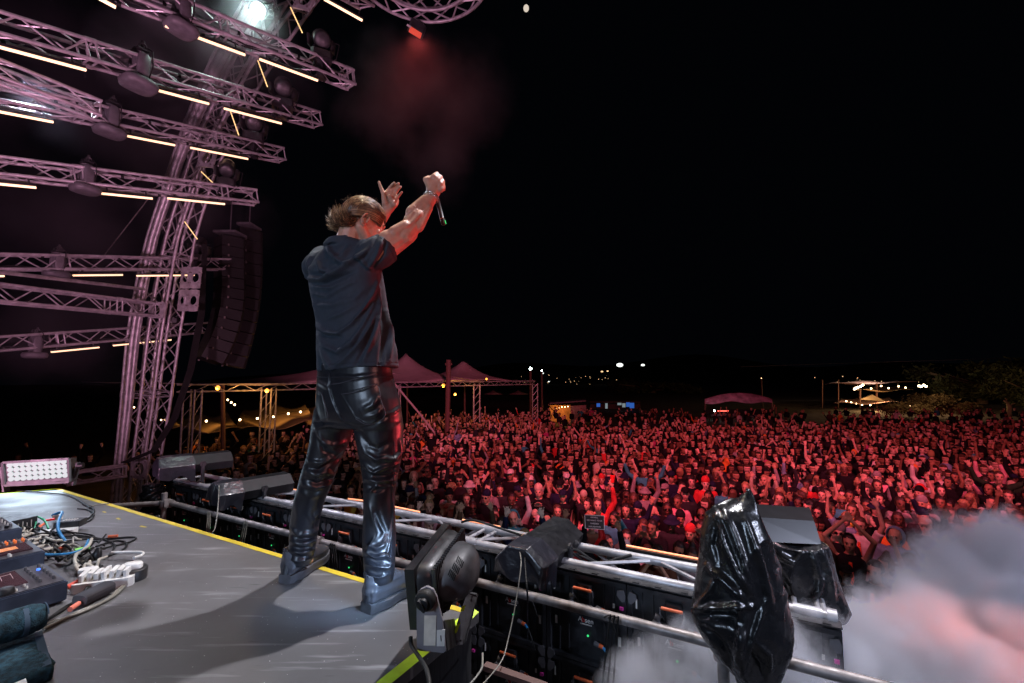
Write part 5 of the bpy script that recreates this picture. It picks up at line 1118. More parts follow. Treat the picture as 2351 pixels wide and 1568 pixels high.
strokes(me, [(p_, w_, a_*.8) for p_, w_, a_ in [
    (T((375, 95), (372, 170), (400, 260), (450, 360)), 3, -.010), (T((295, 195), (330, 200), (350, 270), (362, 340), (300, 360)), 2.2, .004), (T((440, 205), (560, 180), (640, 150)), 2.2, .005), (T((440, 205), (520, 340), (600, 380), (690, 330), (650, 160)), 2.2, .004),
    (T((290, 362), (380, 370), (460, 375), (530, 400)), 5, -.008), (T((525, 400), (620, 385), (700, 330), (780, 290)), 5, -.008), (T((300, 400), (360, 380), (420, 378)), 5, .010),
    (T((560, 300), (620, 270), (650, 220)), 9, .012), (T((570, 340), (640, 320), (670, 290)), 7, .010), (T((400, 100), (520, 110), (640, 90)), 6, .008), (T((300, 130), (350, 160), (370, 150)), 6, .008),
    # right thigh and knee
    (T((530, 440), (580, 540), (640, 580), (700, 570), (760, 580)), 6, .014), (T((545, 420), (600, 500), (650, 520), (720, 480)), 7, -.010), (T((780, 280), (740, 310), (690, 330)), 5, .012), (T((775, 470), (780, 540), (740, 580), (690, 590)), 5, .014),
    (T((560, 600), (620, 660), (680, 630), (770, 600)), 6, .016), (T((570, 640), (640, 680), (720, 670), (770, 650)), 4, -.014), (T((575, 690), (650, 710), (700, 700), (760, 700)), 6, .014), (T((580, 720), (640, 760), (700, 740), (750, 725)), 5, -.012), (T((590, 780), (640, 730), (690, 740), (750, 730)), 5, .012),
    (T((590, 830), (620, 900), (640, 980)), 8, .007), (T((735, 730), (738, 900), (720, 1040), (700, 1130), (725, 1170), (700, 1215), (680, 1230)), 3.5, .012), (T((640, 900), (690, 1000), (660, 1060)), 8, -.010), (T((580, 1060), (640, 1090), (700, 1060)), 7, .012), (T((575, 1110), (630, 1140), (690, 1130), (730, 1150)), 6, .016), (T((575, 1140), (640, 1170), (700, 1160)), 4, -.014),
    (T((580, 1180), (630, 1190), (690, 1200), (735, 1185)), 6, .015), (T((585, 1215), (640, 1235), (700, 1225)), 5, -.010), (T((590, 1240), (650, 1260), (720, 1240)), 5, .010), (T((640, 1020), (600, 1080), (580, 1120)), 6, .009),
    # left thigh, knee, calf
    (T((300, 400), (330, 480), (390, 500), (470, 480)), 7, .013), (T((300, 440), (340, 530), (420, 560)), 6, -.011), (T((260, 590), (320, 600), (390, 570), (470, 500)), 6, .014), (T((262, 630), (310, 640), (380, 600), (440, 570)), 4.5, -.013), (T((250, 650), (300, 670), (360, 650), (400, 670)), 5.5, .014),
    (T((235, 690), (300, 720), (360, 700), (400, 680)), 5, -.013), (T((225, 720), (290, 740), (350, 725), (380, 720)), 6, .013), (T((210, 770), (270, 790), (330, 770), (370, 740)), 8, .009), (T((250, 880), (275, 920), (330, 860)), 7, .012), (T((180, 820), (200, 900), (180, 980)), 8, .006),
    (T((150, 970), (200, 1010), (260, 1000), (310, 980)), 6, .015), (T((145, 1010), (200, 1040), (260, 1035), (300, 1020)), 4.5, -.014), (T((145, 1050), (210, 1065), (260, 1050), (300, 1040)), 5, .015), (T((145, 1080), (200, 1095), (270, 1085)), 4, -.013), (T((142, 1105), (210, 1115), (285, 1095)), 5, .014), (T((140, 1130), (210, 1145), (280, 1130)), 4, -.010), (T((140, 1155), (200, 1165), (270, 1150)), 4, .010), (T((250, 880), (300, 930), (285, 980)), 6, -.009)]])
co = getco(me); no = getno(me); setco(me, co+no*(snoise(co*np.array([1, 1, 1.3]), 12, 13)*.0028)[:, None])
me.materials.append(M['leather']); tr_ = link('trousers', me, man)
ringfit(me, D(815, 866, 2.2), ZU, .0005, .002, 'waistband_seam', seam, tr_)
def surfline(mesh, pts, r, nm, ml, par, n=8):
    from mathutils.bvhtree import BVHTree
    co = getco(mesh); bvh = BVHTree.FromPolygons([tuple(c) for c in co], [tuple(p.vertices) for p in mesh.polygons]); out = []
    P = [(*p, 0) for p in pts]
    for x, y, _ in densify(P, n):
        d = ray(x, y).normalized(); h_ = bvh.ray_cast(CAM, d)
        if h_[0] is not None: out.append(h_[0]-d*r*.4)
    if len(out) > 2: MB().tube(out, r, 5).build(nm, ml, par, True)
for k, (nm, pts) in enumerate([('back_pocket_seam', T((440, 205), (520, 192), (640, 150), (668, 240), (690, 330), (600, 380), (520, 345))), ('back_pocket_seam', T((295, 192), (325, 200), (345, 260), (362, 345), (300, 362))), ('yoke_seam', T((372, 150), (440, 140), (540, 112), (640, 90))),
    ('centre_seam', T((372, 90), (372, 160), (395, 250), (445, 350), (500, 400))), ('side_seam', T((745, 480), (742, 700), (736, 900), (728, 1060), (722, 1180))), ('inner_seam', T((512, 420), (470, 560), (400, 690), (350, 850), (310, 1000)))]):
    surfline(me, pts, .0016, nm, mat('stitching_%d' % k, (.07, .07, .085), .5) if k < 3 else seam, tr_)
# shoes
def shoe(heel, toe, side):
    root = V((heel.x, heel.y, 0)); t = (V((toe.x, toe.y, 0))-root); L = t.length; t.normalize(); s = V((t.y, -t.x, 0)); z0 = ZD+.0015
    out = [(-.02, .030), (.02, .038), (.10, .040), (.20, .050), (.30, .053), (.38, .048), (.5, .044), (.62, .050), (.74, .054), (.86, .050), (.95, .036), (1.0, .016)]
    def ring(z, k, rise=0, dx=0):
        L_ = [root+t*(L*x+dx)+s*w_*k+ZU*(z+rise*max(0, x-.75)) for x, w_ in [(p_[0], p_[1]) for p_ in out]]; R_ = [root+t*(L*x+dx)-s*w_*k+ZU*(z+rise*max(0, x-.75)) for x, w_ in out[::-1]]; return L_+R_
    m = MB(); rings = [ring(z0, .98, .05), ring(z0+.008, 1.10, .06), ring(z0+.022, 1.07, .06), ring(z0+.026, 1.11, .06), ring(z0+.040, 1.08, .06), ring(z0+.043, .9, .06)]
    n_ = len(rings[0]); m.add([p_ for r_ in rings for p_ in r_], [(i*n_+k, i*n_+(k+1) % n_, (i+1)*n_+(k+1) % n_, (i+1)*n_+k) for i in range(5) for k in range(n_)]+[tuple(range(n_-1, -1, -1)), tuple(range(5*n_, 6*n_))])
    sole = m.build('shoe_sole', M['sole'], man, 'auto')
    sole.data.set_sharp_from_angle(angle=R(35))
    u = MB(); up = [(.0, .075, .030), (.04, .105, .038), (.15, .13, .041), (.28, .135, .043), (.42, .122, .043), (.55, .100, .045), (.68, .080, .048), (.80, .068, .047), (.90, .055, .040), (.97, .038, .022)]
    u.loft([(root+t*(L*x)+ZU*(z0-ZD+.034+ZD*0)+ZU*(ZD)*0+ZU*(h_/2+.0) if False else V((root.x, root.y, z0+.03))+t*(L*x)+ZU*(h_/2), s*w_*1.16, ZU*(h_/2)) for x, h_, w_ in up], 24, 2.5)
    cc = V((root.x, root.y, z0))+t*L*.20; u.loft([(cc+ZU*z_, t*.068, s*.043) for z_ in (.05, .10, .135, .150)]+[(cc+ZU*.156-t*.0, t*.062, s*.038)], 22, 2.2)
    me = remesh(u, .0045, 6); co = getco(me); setco(me, co+getno(me)*(np.sin(co[:, 2]*150+snoise(co, 20, 7)*2)*.0012+snoise(co, 34, 8)*.0016)[:, None]); me.materials.append(M['shoe']); up_ = link('shoe_upper', me, man)
    m = MB(); hb = V((root.x, root.y, z0)); m.loft([(hb-t*(.004-.004*k)+ZU*(.045+k*.02)+t*(.0+.0015*k), s*.015, t*.010) for k in range(6)], 14, 3); m.tube([hb+ZU*.150-t*.012+s*.006, hb+ZU*.172-t*.016+s*.006, hb+ZU*.172-t*.016-s*.006, hb+ZU*.150-t*.012-s*.006], .003, 5); m.build('heel_tab', M['leather'], up_, 'auto')
    m = MB()
    for k in range(7):
        x = .36+.055*k; zz = .150-.0150*k; c = V((root.x, root.y, z0+zz-.006))+t*L*x; w_ = .026; j = .004*(k % 2)
        m.tube([c-s*w_-ZU*.014, c-s*w_*.6+ZU*.004, c+s*w_*.6+t*(.012)+ZU*.004, c+s*w_-ZU*.014], .0022, 6)
    for q in (-1, 1): c = V((root.x, root.y, z0+.142))+t*L*.34; m.tube([c, c+s*q*.02+t*.01, c+s*q*.035-ZU*.02, c+s*q*.03-ZU*.045], .002, 6)
    m.build('laces', mat('laces', (.03, .03, .035), .8), up_, 'auto')
shoe(G(655, 1340), G(746, 1282), -1); shoe(G(842, 1408), G(958, 1345), 1)
lamp('floor_wash_glow', 'SPOT', ce-ft_*.04+ZU*.02, V((-.64, 2.06, ZD+.16)), (.45, .66, 1), 34, .08, 70, 1)

# ------------------------------------------------------------------ marquee on the left, its trusses and lights
red_tent = M['tent']; mq = thing('marquee', 'large peaked marquee with truss columns, red lit, behind the left of the crowd', 'marquee', (-6, 20, 0))
EV = [(-10.15, 13.85), (-9.9, 14.2), (-8.55, 16.1), (-5.3, 20.9), (-1.98, 25.8), (1.56, 31.0)]; HE = 4.05
ed_ = (V((1.56, 31.0, 0))-V((-9.9, 14.2, 0))).normalized(); ep = V((-ed_.y, ed_.x, 0))
def roof(c0, c1, depth, peak, pos=.5, back=.5, nm='roof'):
    """tensioned canopy: corners along the eave, high swept peak"""
    n = 26; vs = []
    for i in range(n+1):
        for j in range(n+1):
            u, v = i/n, j/n; p = c0.lerp(c1, u)+ep*(depth*v); r = math.hypot((u-pos)*1.25, v-back)/.62
            h_ = peak*math.exp(-r*3.0)+.42*max(0, 1-r)*peak*.8; sag = -.30*math.sin(math.pi*u)*(1 if v in (0, 1) else .6)*min(1, 4*abs(v-.5))
            vs.append(V((p.x, p.y, HE+h_+sag*.5)))
    f = [(i*(n+1)+j, (i+1)*(n+1)+j, (i+1)*(n+1)+j+1, i*(n+1)+j+1) for i in range(n) for j in range(n)]
    o = MB().add(vs, f).build(nm, red_tent, mq, True); m = o.modifiers.new('t', 'SOLIDIFY'); m.thickness = .01; return o
def e3(x, y): return V((x, y, HE))
roof(e3(-10.3, 13.6), e3(-5.1, 21.1), 8.5, .85, .85, .25); roof(e3(-5.3, 20.9), e3(-1.8, 26.0), 6.6, 1.2, .58, .5); roof(e3(-1.98, 25.8), e3(1.6, 31.1), 5.6, 1.0, .33, .5)
for k in range(len(EV)-1):
    a, b = e3(*EV[k]), e3(*EV[k+1]); bt_ = MB(); a = a-ZU*.16; b = b-ZU*.16
    for z in (.11, -.11): bt_.tube([a+ZU*z, b+ZU*z], .028, 6)
    L = (b-a).length; n_ = int(L/.4)
    for j in range(n_): bt_.tube([a.lerp(b, j/n_)+ZU*(.11 if j % 2 else -.11), a.lerp(b, (j+1)/n_)+ZU*(-.11 if j % 2 else .11)], .013, 4, False)
    bt_.build('eave_truss', M['alu'], mq)
for (x, y) in EV[1:]:
    c = V((x, y, 0)); m = MB(); w_ = .17
    for sx_, sy_ in ((-1, -1), (1, -1), (1, 1), (-1, 1)): m.tube([c+V((sx_*w_, sy_*w_, 0)), c+V((sx_*w_, sy_*w_, HE-.2))], .028, 6)
    for j in range(9):
        z = j*.43
        for (a, b) in (((-1, -1), (1, -1)), ((1, -1), (1, 1))): m.tube([c+V((a[0]*w_, a[1]*w_, z)), c+V((b[0]*w_, b[1]*w_, z+.4))], .012, 4, False)
    m.build('column', M['alu'], mq)
m = MB(); m.tube([D(905, 880, 21), D(962, 948, 20.6), D(1000, 996, 20.2)], .045, 6); m.build('guy_strap', M['tent'], mq)
# timber pole and posts
tag(MB().tube([D(1030, 826, 22.5), D(1026, 1000, 22.5)-ZU*.5], .12, 8).tube([D(1022, 836, 22.5), D(1038, 836, 22.5)], .06, 6).build('timber_pole', M['post']), 'dark round timber pole in front of the peaked marquee', 'pole')
tag(MB().tube([D(511, 882, 15.2), D(516, 1020, 15.2)-ZU*.8], .07, 8).build('tent_pole', M['post']), 'orange lit pole under the left part of the marquee', 'pole')
for px, d, l in ((935, 28, 'thin dark post seen just right of the man under the marquee'), (1067, 30, 'thin dark post between the two marquee columns on the right')):
    tag(MB().tube([D(px, 880, d), D(px, 990, d)], .06, 6).build('thin_post', M['post']), l, 'post')
def wlight(loc, col, pw, label, r=.09, mt='bulb', nm='hanging_light', size=.1, cat='light', l=True, group=None):
    o = MB().ball(loc, r, 10, 6).build(nm, M[mt] if isinstance(mt, str) else mt, None, True); tag(o, label, cat, group)
    if l: lamp(nm+'_lamp', 'POINT', V(loc)+V((0, -.15, -.15)), None, col, pw, size)
    return o
OR = (1, .42, .10)
orangebulb = mat('orange_flood', (1, .5, .1), emit=(1, .36, .06), es=2.2)
wlight(D(613, 897, 15.4), OR, 45, 'orange flood light on the marquee column left of the man', .07, orangebulb)
wlight(D(1018, 885, 24.5), OR, 60, 'orange flood light on the marquee by the timber pole', .10, orangebulb); wlight(D(1117, 870, 25.5), OR, 8, 'small orange light on the marquee eave to the right', .06, orangebulb)
wlight(D(500, 890, 19), OR, 70, 'warm light glowing in the roof left of the orange pole', .09, orangebulb)
wlight(D(1045, 905, 34), OR, 90, 'orange light far under the marquee behind the timber pole', .1, orangebulb)
# inner stretch tents
tent2 = mat('stretch_tent', (.24, .19, .12), .85, 0, .2, .5)
def stretch(pts, label, mt, nm='stretch_tent', n=14, sag=.35):
    a, b, c, d = pts; vs = []
    for i in range(n+1):
        for j in range(n+1):
            u, v = i/n, j/n; p = a.lerp(b, u).lerp(d.lerp(c, u), v); vs.append(p-ZU*(sag*16*u*(1-u)*v*(1-v))+ZU*.15*math.sin(u*9+v*4))
    o = MB().add(vs, [(i*(n+1)+j, (i+1)*(n+1)+j, (i+1)*(n+1)+j+1, i*(n+1)+j+1) for i in range(n) for j in range(n)]).build(nm, mt, None, True); m = o.modifiers.new('t', 'SOLIDIFY'); m.thickness = .01
    return tag(o, label, 'tent')
stretch([D(395, 985, 21), D(560, 988, 21), D(520, 945, 27), D(400, 960, 27)], 'low orange lit stretch tent left of the orange pole', tent2)
stretch([D(540, 990, 22), D(740, 968, 22), D(700, 930, 29), D(560, 935, 29)], 'low orange lit stretch tent under the string lights left of the man', tent2)
stretch([D(700, 985, 26), D(820, 960, 26), D(800, 925, 32), D(700, 930, 32)], 'dim stretch tent peeping out just left of the man', tent2)
for p_, q_, l in ((D(500, 905, 23), D(470, 975, 23), 130), (D(613, 905, 24), D(630, 965, 25), 170), (D(720, 905, 26), D(730, 955, 28), 140)): lamp('tent_glow', 'SPOT', p_, q_, OR, l, .2, 110, .9)
def string_lights(pts, label, mt='bulb', r=.045):
    root = thing('string_lights', label, 'string lights', pts[0]); MB().tube(pts, .008, 4).build('wire', M['rubber'], root)
    m = MB()
    for p_ in pts[1:-1]: m.ball(p_-ZU*.05, r, 8, 6)
    m.build('bulb', M[mt], root, True)
string_lights([D(x, y, 19.5) for x, y in ((455, 968), (474, 964), (510, 963), (551, 961), (591, 958), (628, 954), (662, 947), (690, 943), (720, 936))], 'string of warm bulbs hanging level under the marquee left of the man')
string_lights([D(x, y, 18) for x, y in ((516, 905), (523, 915), (531, 921), (539, 926), (545, 930))], 'short string of bulbs beside the top of the orange pole', r=.035)
string_lights([D(x, y, 24) for x, y in ((300, 930), (308, 933), (320, 935), (402, 938), (370, 962), (378, 962), (395, 938))], 'scattered bulbs seen through the tower lattice', r=.035)
# wooden fence along the crowd
fn = thing('wooden_fence', 'low wooden slat fence between the crowd and the marquee', 'fence', (-4, 17.6, 0)); pf = [V((-6.6, 14.4, 0)), V((-4.05, 17.6, 0)), V((-1.6, 22.9, 0)), V((1.55, 29.7, 0)), V((3.0, 32, 0))]
m = MB()
for i in range(len(pf)-1):
    a, b = pf[i], pf[i+1]; L = (b-a).length; t = (b-a).normalized(); n_ = int(L/.14); rz = MX((t, V((-t.y, t.x, 0)), ZU)).transposed()
    for j in range(n_): m.box(a+t*(.14*j)+ZU*(.6+random.uniform(-.02, .02)), (.125, .02, 1.2+random.uniform(-.04, .04)), rz)
m.build('slats', M['wood'], fn); m = MB(); m.tube([p_+ZU*1.0 for p_ in pf], .03, 6); m.build('rail', M['wood'], fn)

# ------------------------------------------------------------------ background
def lamp_post(px, ytop, d, label, mt, lpow, r):
    a = D(px, ytop, d); root = thing('lamp_post', label, 'lamp post', V((a.x, a.y, 0))); MB().tube([V((a.x, a.y, 0)), a], .09, 8).build('pole', M['post'], root); MB().ball(a+ZU*.1, r, 12, 8).build('lamp', M[mt], root, True)
lamp_post(1218, 849, 38, 'lamp post with a bright greenish white lamp above the marquee corner', 'coldbulb', 0, .11); lamp_post(1244, 853, 42, 'dark pole with a small bluish lamp right of the marquee corner', 'coldbulb', 0, .06)
lamp_post(1748, 870, 60, 'tall dark pole with a dim lamp over the far curved canopy', 'bulb', 0, .03)
cold2 = mat('town_light', (1, 1, 1), emit=(.8, .85, .8), es=2.2); warm2 = mat('town_light_warm', (1, .7, .4), emit=(1, .6, .3), es=1.6)
tl = thing('town_lights', 'scattered tiny lights of houses on the far dark hills', 'distant lights', (0, 300, 0)); rnd = random.Random(3)
for nm, ml, P in (('cold_light', cold2, [(1423, 838, 1.6), (1476, 838, .9), (1245, 857, .7), (1260, 876, .4)]), ('warm_light', warm2, [(1382, 853, .6), (1395, 852, .5)])):
    for x, y, r in P: MB().ball(D(x, y, 300), (r*1.4, r, r*.8), 8, 6).build(nm, ml, tl)
m = MB()
for k in range(38): m.ball(D(rnd.uniform(1190, 1420), 872+rnd.uniform(-12, 12), 300), rnd.uniform(.07, .2), 6, 4)
for k in range(40): m.ball(D(rnd.uniform(1860, 2340), 870+rnd.uniform(-6, 40), 310), rnd.uniform(.10, .3), 6, 4)
o_ = m.build('tiny_light', warm2, tl); o_['kind'] = 'stuff'
# kiosk with bulbs right of the marquee
kk = thing('kiosk', 'small kiosk with an orange lit inside and a pale side wall, right of the marquee', 'kiosk', D(1290, 960, 40)); a = D(1262, 930, 40)
m = MB(); m.quadprism([D(1262, 928, 41), D(1345, 922, 41), D(1345, 918, 44), D(1262, 924, 44)], ZU*.12); m.build('roof', M['grey_metal'], kk)
m = MB(); m.quadprism([D(1310, 932, 41.5), D(1346, 930, 41.5), D(1346, 975, 41.5), D(1310, 976, 41.5)], V((0, .08, 0))); m.build('side_wall', mat('pale_board', (.34, .26, .25), .8, 0, .2, 1), kk)
m = MB(); m.quadprism([D(1262, 930, 44), D(1310, 930, 44), D(1310, 975, 44), D(1262, 975, 44)], V((0, .08, 0))); m.build('back_wall', mat('kiosk_wood', (.5, .28, .12), .8, 0, .3, 2), kk)
lamp('kiosk_glow', 'POINT', D(1285, 940, 42.6), None, OR, 70, .2); string_lights([D(x, y, 41) for x, y in ((1270, 934), (1276, 936), (1283, 935), (1290, 933), (1297, 933), (1304, 932), (1310, 931))], 'festoon bulbs along the kiosk front', r=.04)
# far market stalls, lit screens
sk = thing('market_stall', 'far stalls with small lit white and blue screens behind the crowd', 'stall', D(1400, 950, 60))
m = MB(); m.quadprism([D(1355, 924, 60), D(1470, 924, 60), D(1470, 921, 63), D(1355, 921, 63)], ZU*.1); m.quadprism([D(1355, 925, 63), D(1470, 925, 63), D(1470, 958, 63), D(1355, 958, 63)], V((0, .1, 0))); m.build('stall_frame', M['post'], sk)
bs = mat('blue_screen', (0, 0, 0), emit=(.05, .22, .9), es=.45); wsn = mat('pale_screen', (0, 0, 0), emit=(.6, .75, .8), es=.3)
for x0, y0, x1, y1, mm, nm in ((1370, 926, 1378, 934, bs, 'blue_screen'), (1390, 926, 1395, 938, wsn, 'pale_screen'), (1418, 925, 1427, 930, wsn, 'pale_screen'), (1429, 926, 1436, 935, wsn, 'pale_screen'), (1438, 924, 1446, 934, bs, 'blue_screen'), (1446, 925, 1456, 937, bs, 'blue_screen'), (1376, 950, 1379, 960, bs, 'blue_screen')):
    m = MB(); m.quadprism([D(x0, y0, 59.8), D(x1, y0, 59.8), D(x1, y1, 59.8), D(x0, y1, 59.8)], V((0, .1, 0))); m.build(nm, mm, sk)
sl_ = mat('sail_cloth', (.30, .20, .20), .85, 0, .15, .5)
stretch([D(1462, 938, 52), D(1492, 960, 50), D(1478, 942, 56), D(1462, 934, 56)], 'pale tent corner sloping down behind the middle of the crowd', sl_, 'tent_corner')
# curved canopy
cc_ = thing('curved_canopy', 'small far stage under an arched pink lit canopy, with a lit red line below', 'canopy', D(1695, 960, 50)); m = MB(); n_ = 24; vs = []
for i in range(n_+1):
    u = i/n_; x = 1618+u*155; arch = 4*u*(1-u); yt = 916-arch*14; yb = 926-arch*3+2.5*math.sin(u*12)
    vs += [D(x, yt, 50), D(x, yb, 49.2), D(x, yb+1, 51.5), D(x, yt, 53)]
m.add(vs, [(4*i+j, 4*i+4+j, 4*i+5+j, 4*i+1+j) for i in range(n_) for j in range(3)]); m.build('canopy_cloth', mat('pinkish_canvas', (.42, .22, .30), .7, 0, .4, 1.5, .5, 3, dist=.1), cc_, True)
m = MB()
for x in (1620, 1772): m.tube([D(x, 922, 50), D(x+(4 if x > 1700 else -4), 965, 50)], .1, 6)
m.build('leg', M['post'], cc_); m = MB(); m.quadprism([D(1620, 940, 52), D(1772, 940, 52), D(1772, 968, 52), D(1620, 968, 52)], V((0, .1, 0))); m.build('back_drape', M['rubber'], cc_)
m = MB(); m.tube([D(1648, 943.5, 49), D(1672, 943.5, 49)], .06, 6); m.build('red_line', mat('red_line', (1, .1, .1), emit=(1, .12, .08), es=2.5), cc_)
m = MB(); m.quadprism([D(1634, 951, 49), D(1676, 950, 49), D(1676, 954, 49), D(1634, 956, 49)], V((0, .3, 0))); m.quadprism([D(1710, 953, 49), D(1762, 953, 49), D(1762, 957, 49), D(1710, 958, 49)], V((0, .3, 0))); m.build('console', M['grey_metal'], cc_)
lamp('canopy_light', 'SPOT', D(1650, 960, 40), D(1695, 915, 50), (1, .35, .5), 600, .3, 45, .8)
wlight(D(1640, 943, 47), (1, 1, 1), 1, 'small white light left of the far canopy console', .07, 'coldbulb', l=False); wlight(D(1721, 957, 47), (1, 1, 1), 1, 'small white light under the far canopy', .05, 'coldbulb', l=False)
# sail shades with bulbs
stretch([D(1893, 882, 66), D(2110, 877, 66), D(2060, 874, 76), D(1920, 876, 76)], 'upper pale sail shade with bright lamps above it, far right', sl_, 'shade_sail')
stretch([D(1960, 896, 62), D(2098, 896, 62), D(2085, 888, 72), D(1975, 888, 72)], 'middle yellow lit sail shade, far right', tent2, 'shade_sail')
stretch([D(1912, 927, 60), D(2066, 924, 60), D(2040, 912, 70), D(1940, 914, 70)], 'lower sail shade over the lit stall, far right', sl_, 'shade_sail')
m = MB(); m.quadprism([D(1975, 917, 59.5), D(2003, 906, 59.5), D(2032, 921, 59.5)], V((0, .3, 0))); tag(m.build('stall_gable', tent2), 'small triangular gable over the lit stall, far right', 'gable')
for x in (1888, 1925, 1975, 2013): tag(MB().tube([D(x, 872 if x in (1888, 1925) else 880, 64), D(x, 945, 64)], .12 if x > 1930 else .07, 6).build('shade_post', M['post']), f'{["far left", "second", "third", "right"][[1888, 1925, 1975, 2013].index(x)]} dark post holding the sail shades, far right', 'post', 'posts of the sail shades')
hot = mat('hot_bulb', (1, .8, .6), emit=(1, .66, .38), es=22)
for k, (pts) in enumerate([[(1957, 894-4), (1962, 893), (1965, 891), (1970, 889), (1976, 887), (1981, 884), (1984, 882)], [(1988, 893), (2000, 892), (2023, 886), (2040, 891), (2063, 887), (2079, 890), (2100, 890)], [(2105, 885), (2110, 886), (2115, 887), (2121, 884), (2126, 887), (2130, 889)], [(1930, 915), (1943, 921), (1954, 924), (1966, 927), (1979, 929), (1998, 930), (2020, 931)], [(2032, 935), (2048, 936), (2062, 936), (2078, 936), (2088, 932), (2100, 930)]]):
    root = thing('string_lights', f'{["left upper", "middle upper", "right upper", "left lower", "right lower"][k]} string of bright bulbs at the sail shades', 'string lights', D(*pts[0], 62)); m = MB()
    P = [D(x, y-(10 if k < 3 else 0)*0, 62) for x, y in pts]; MB().tube(P, .02, 4).build('wire', M['rubber'], root)
    for p_ in P[1:-1]: m.ball(p_, .13 if k in (0, 2) else .10, 8, 6)
    m.build('bulb', hot if k in (0, 2) else M['bulb'], root, True)
lamp('bush_light', 'SPOT', D(2110, 860, 42), D(2130, 935, 48), (1, .62, .35), 900, .3, 60, .9); lamp('sail_glow', 'POINT', D(2030, 905, 60), None, (1, .5, .2), 900, .3); lamp('sail_glow', 'POINT', D(2000, 932, 58), None, (1, .55, .22), 500, .3); lamp('sail_glow', 'POINT', D(2115, 884, 55), None, (1, .55, .25), 900, .3); lamp('sail_glow', 'POINT', D(1995, 880, 72)+ZU*2, None, (1, .7, .5), 900, .3)
for px, y, d, l in ((1132, 905, 70, 'left'), (1190, 905, 70, 'right')):
    o = MB().loft([(D(px, y, d), V((1.6, 0, 0)), V((0, 1.6, 0))), (D(px, y-4, d), V((.6, 0, 0)), V((0, .6, 0))), (D(px, y-9, d), V((.05, 0, 0)), V((0, .05, 0)))], 16).build('pointed_tent', sl_, None, True); tag(o, f'small far pointed tent seen under the marquee, {l} of two', 'tent')
# trees
leafd = mat('dark_foliage', (.045, .06, .02), .8, 0, .4, .6); leafl = mat('dry_foliage', (.14, .11, .045), .8, 0, .5, .6)
def tree(px, pybase, d, wpx, hpx, label, mt, n, leaf=.28, trunk=True, name='tree', seed=1):
    rr = random.Random(seed); base = D(px, pybase, d); base.z = 0; W_ = wpx*d/F/2; top = D(px, pybase-hpx, d).z; root = thing(name, label, 'tree' if name == 'tree' else 'bush', base)
    if trunk:
        t = MB(); t.tube([base, base+ZU*top*.3, base+V((W_*.1, 0, top*.6))], [W_*.08, W_*.06, W_*.03], 8)
        for k in range(7):
            a = rr.uniform(0, 6.28); p0 = base+ZU*top*rr.uniform(.2, .5); t.tube([p0, p0+V((math.cos(a)*W_*.5, math.sin(a)*W_*.4, top*.22)), p0+V((math.cos(a)*W_*.8, math.sin(a)*W_*.6, top*.35))], [W_*.035, W_*.02, W_*.008], 6)
        t.build('trunk', M['bark'], root, True)
    m = MB(); cl = [(rr.uniform(-.85, .85), rr.uniform(-.7, .7), rr.uniform(.25, .9)) for _ in range(22)]
    for k in range(n):
        cx, cy2, cz = cl[k % 22]; s_ = .28*(1.1-abs(cx)*.5); x, y, z = (rr.gauss(cx, s_*.45)*W_, rr.gauss(cy2, s_*.4)*W_, (rr.gauss(cz, .10)*(1-.35*cx*cx))*top)
        c = base+V((x, y, max(z, .1))); a = V((rr.gauss(0, 1), rr.gauss(0, 1), rr.gauss(0, .7))).normalized(); b2 = a.cross(V((rr.gauss(0, 1), rr.gauss(0, 1), 1))).normalized(); l_ = leaf*rr.uniform(.5, 1.3)
        m.add([c-a*l_, c+b2*l_*.4, c+a*l_, c-b2*l_*.4], [(0, 1, 2, 3)])
    m.build('crown', mt, root)
tree(2120, 968, 48, 170, 62, 'rounded bush lit warm from above, left of the bare tree', leafl, 9000, .16, False, 'bush', 4)
tree(2260, 965, 75, 260, 130, 'big dark leafy tree at the right edge, almost black', leafd, 9000, .45, True, 'tree', 6)
tree(2390, 965, 62, 160, 120, 'dark tree cut by the right edge behind the bare trunk', leafd, 4000, .4, True, 'tree', 8)
tree(1500, 930, 130, 220, 55, 'far dark trees behind the middle of the crowd', leafd, 3500, .8, True, 'tree', 9)
bt2 = MB(); P_ = lambda x, y, d=45: D(x, y, d)
def lb(pts, rs_): bt2.tube([P_(*p_) for p_ in pts], rs_, 8)
lb([(2302, 982), (2308, 965), (2316, 950), (2318, 935), (2313, 925), (2303, 918)], [.30, .26, .22, .19, .13, .05]); lb([(2312, 962), (2326, 952), (2343, 946)], [.14, .11, .04]); lb([(2317, 940), (2322, 929), (2336, 924)], [.10, .07, .02]); lb([(2314, 926), (2310, 916), (2304, 911)], [.08, .05, .02]); lb([(2308, 962), (2301, 950), (2296, 941)], [.10, .06, .02])
o = thing('bare_tree', 'bare pale tree trunk with stubby branches at the right, lit from the front', 'tree', P_(2302, 982)); me = remesh(bt2, .06, 2); me.materials.append(mat('pale_bark', (.45, .40, .24), .9, 0, .3, 2, .5, 6)); link('trunk', me, o); lamp('tree_uplight', 'SPOT', D(2290, 975, 36), D(2315, 940, 45), (1, .9, .5), 110, .1, 30, .8)
tag(MB().tube([D(1700, 842, 120), D(2000, 832, 110), D(2200, 826, 100), D(2360, 820, 95)], .035, 4).build('power_line', M['steel']), 'thin power line crossing the sky at the right', 'power line')

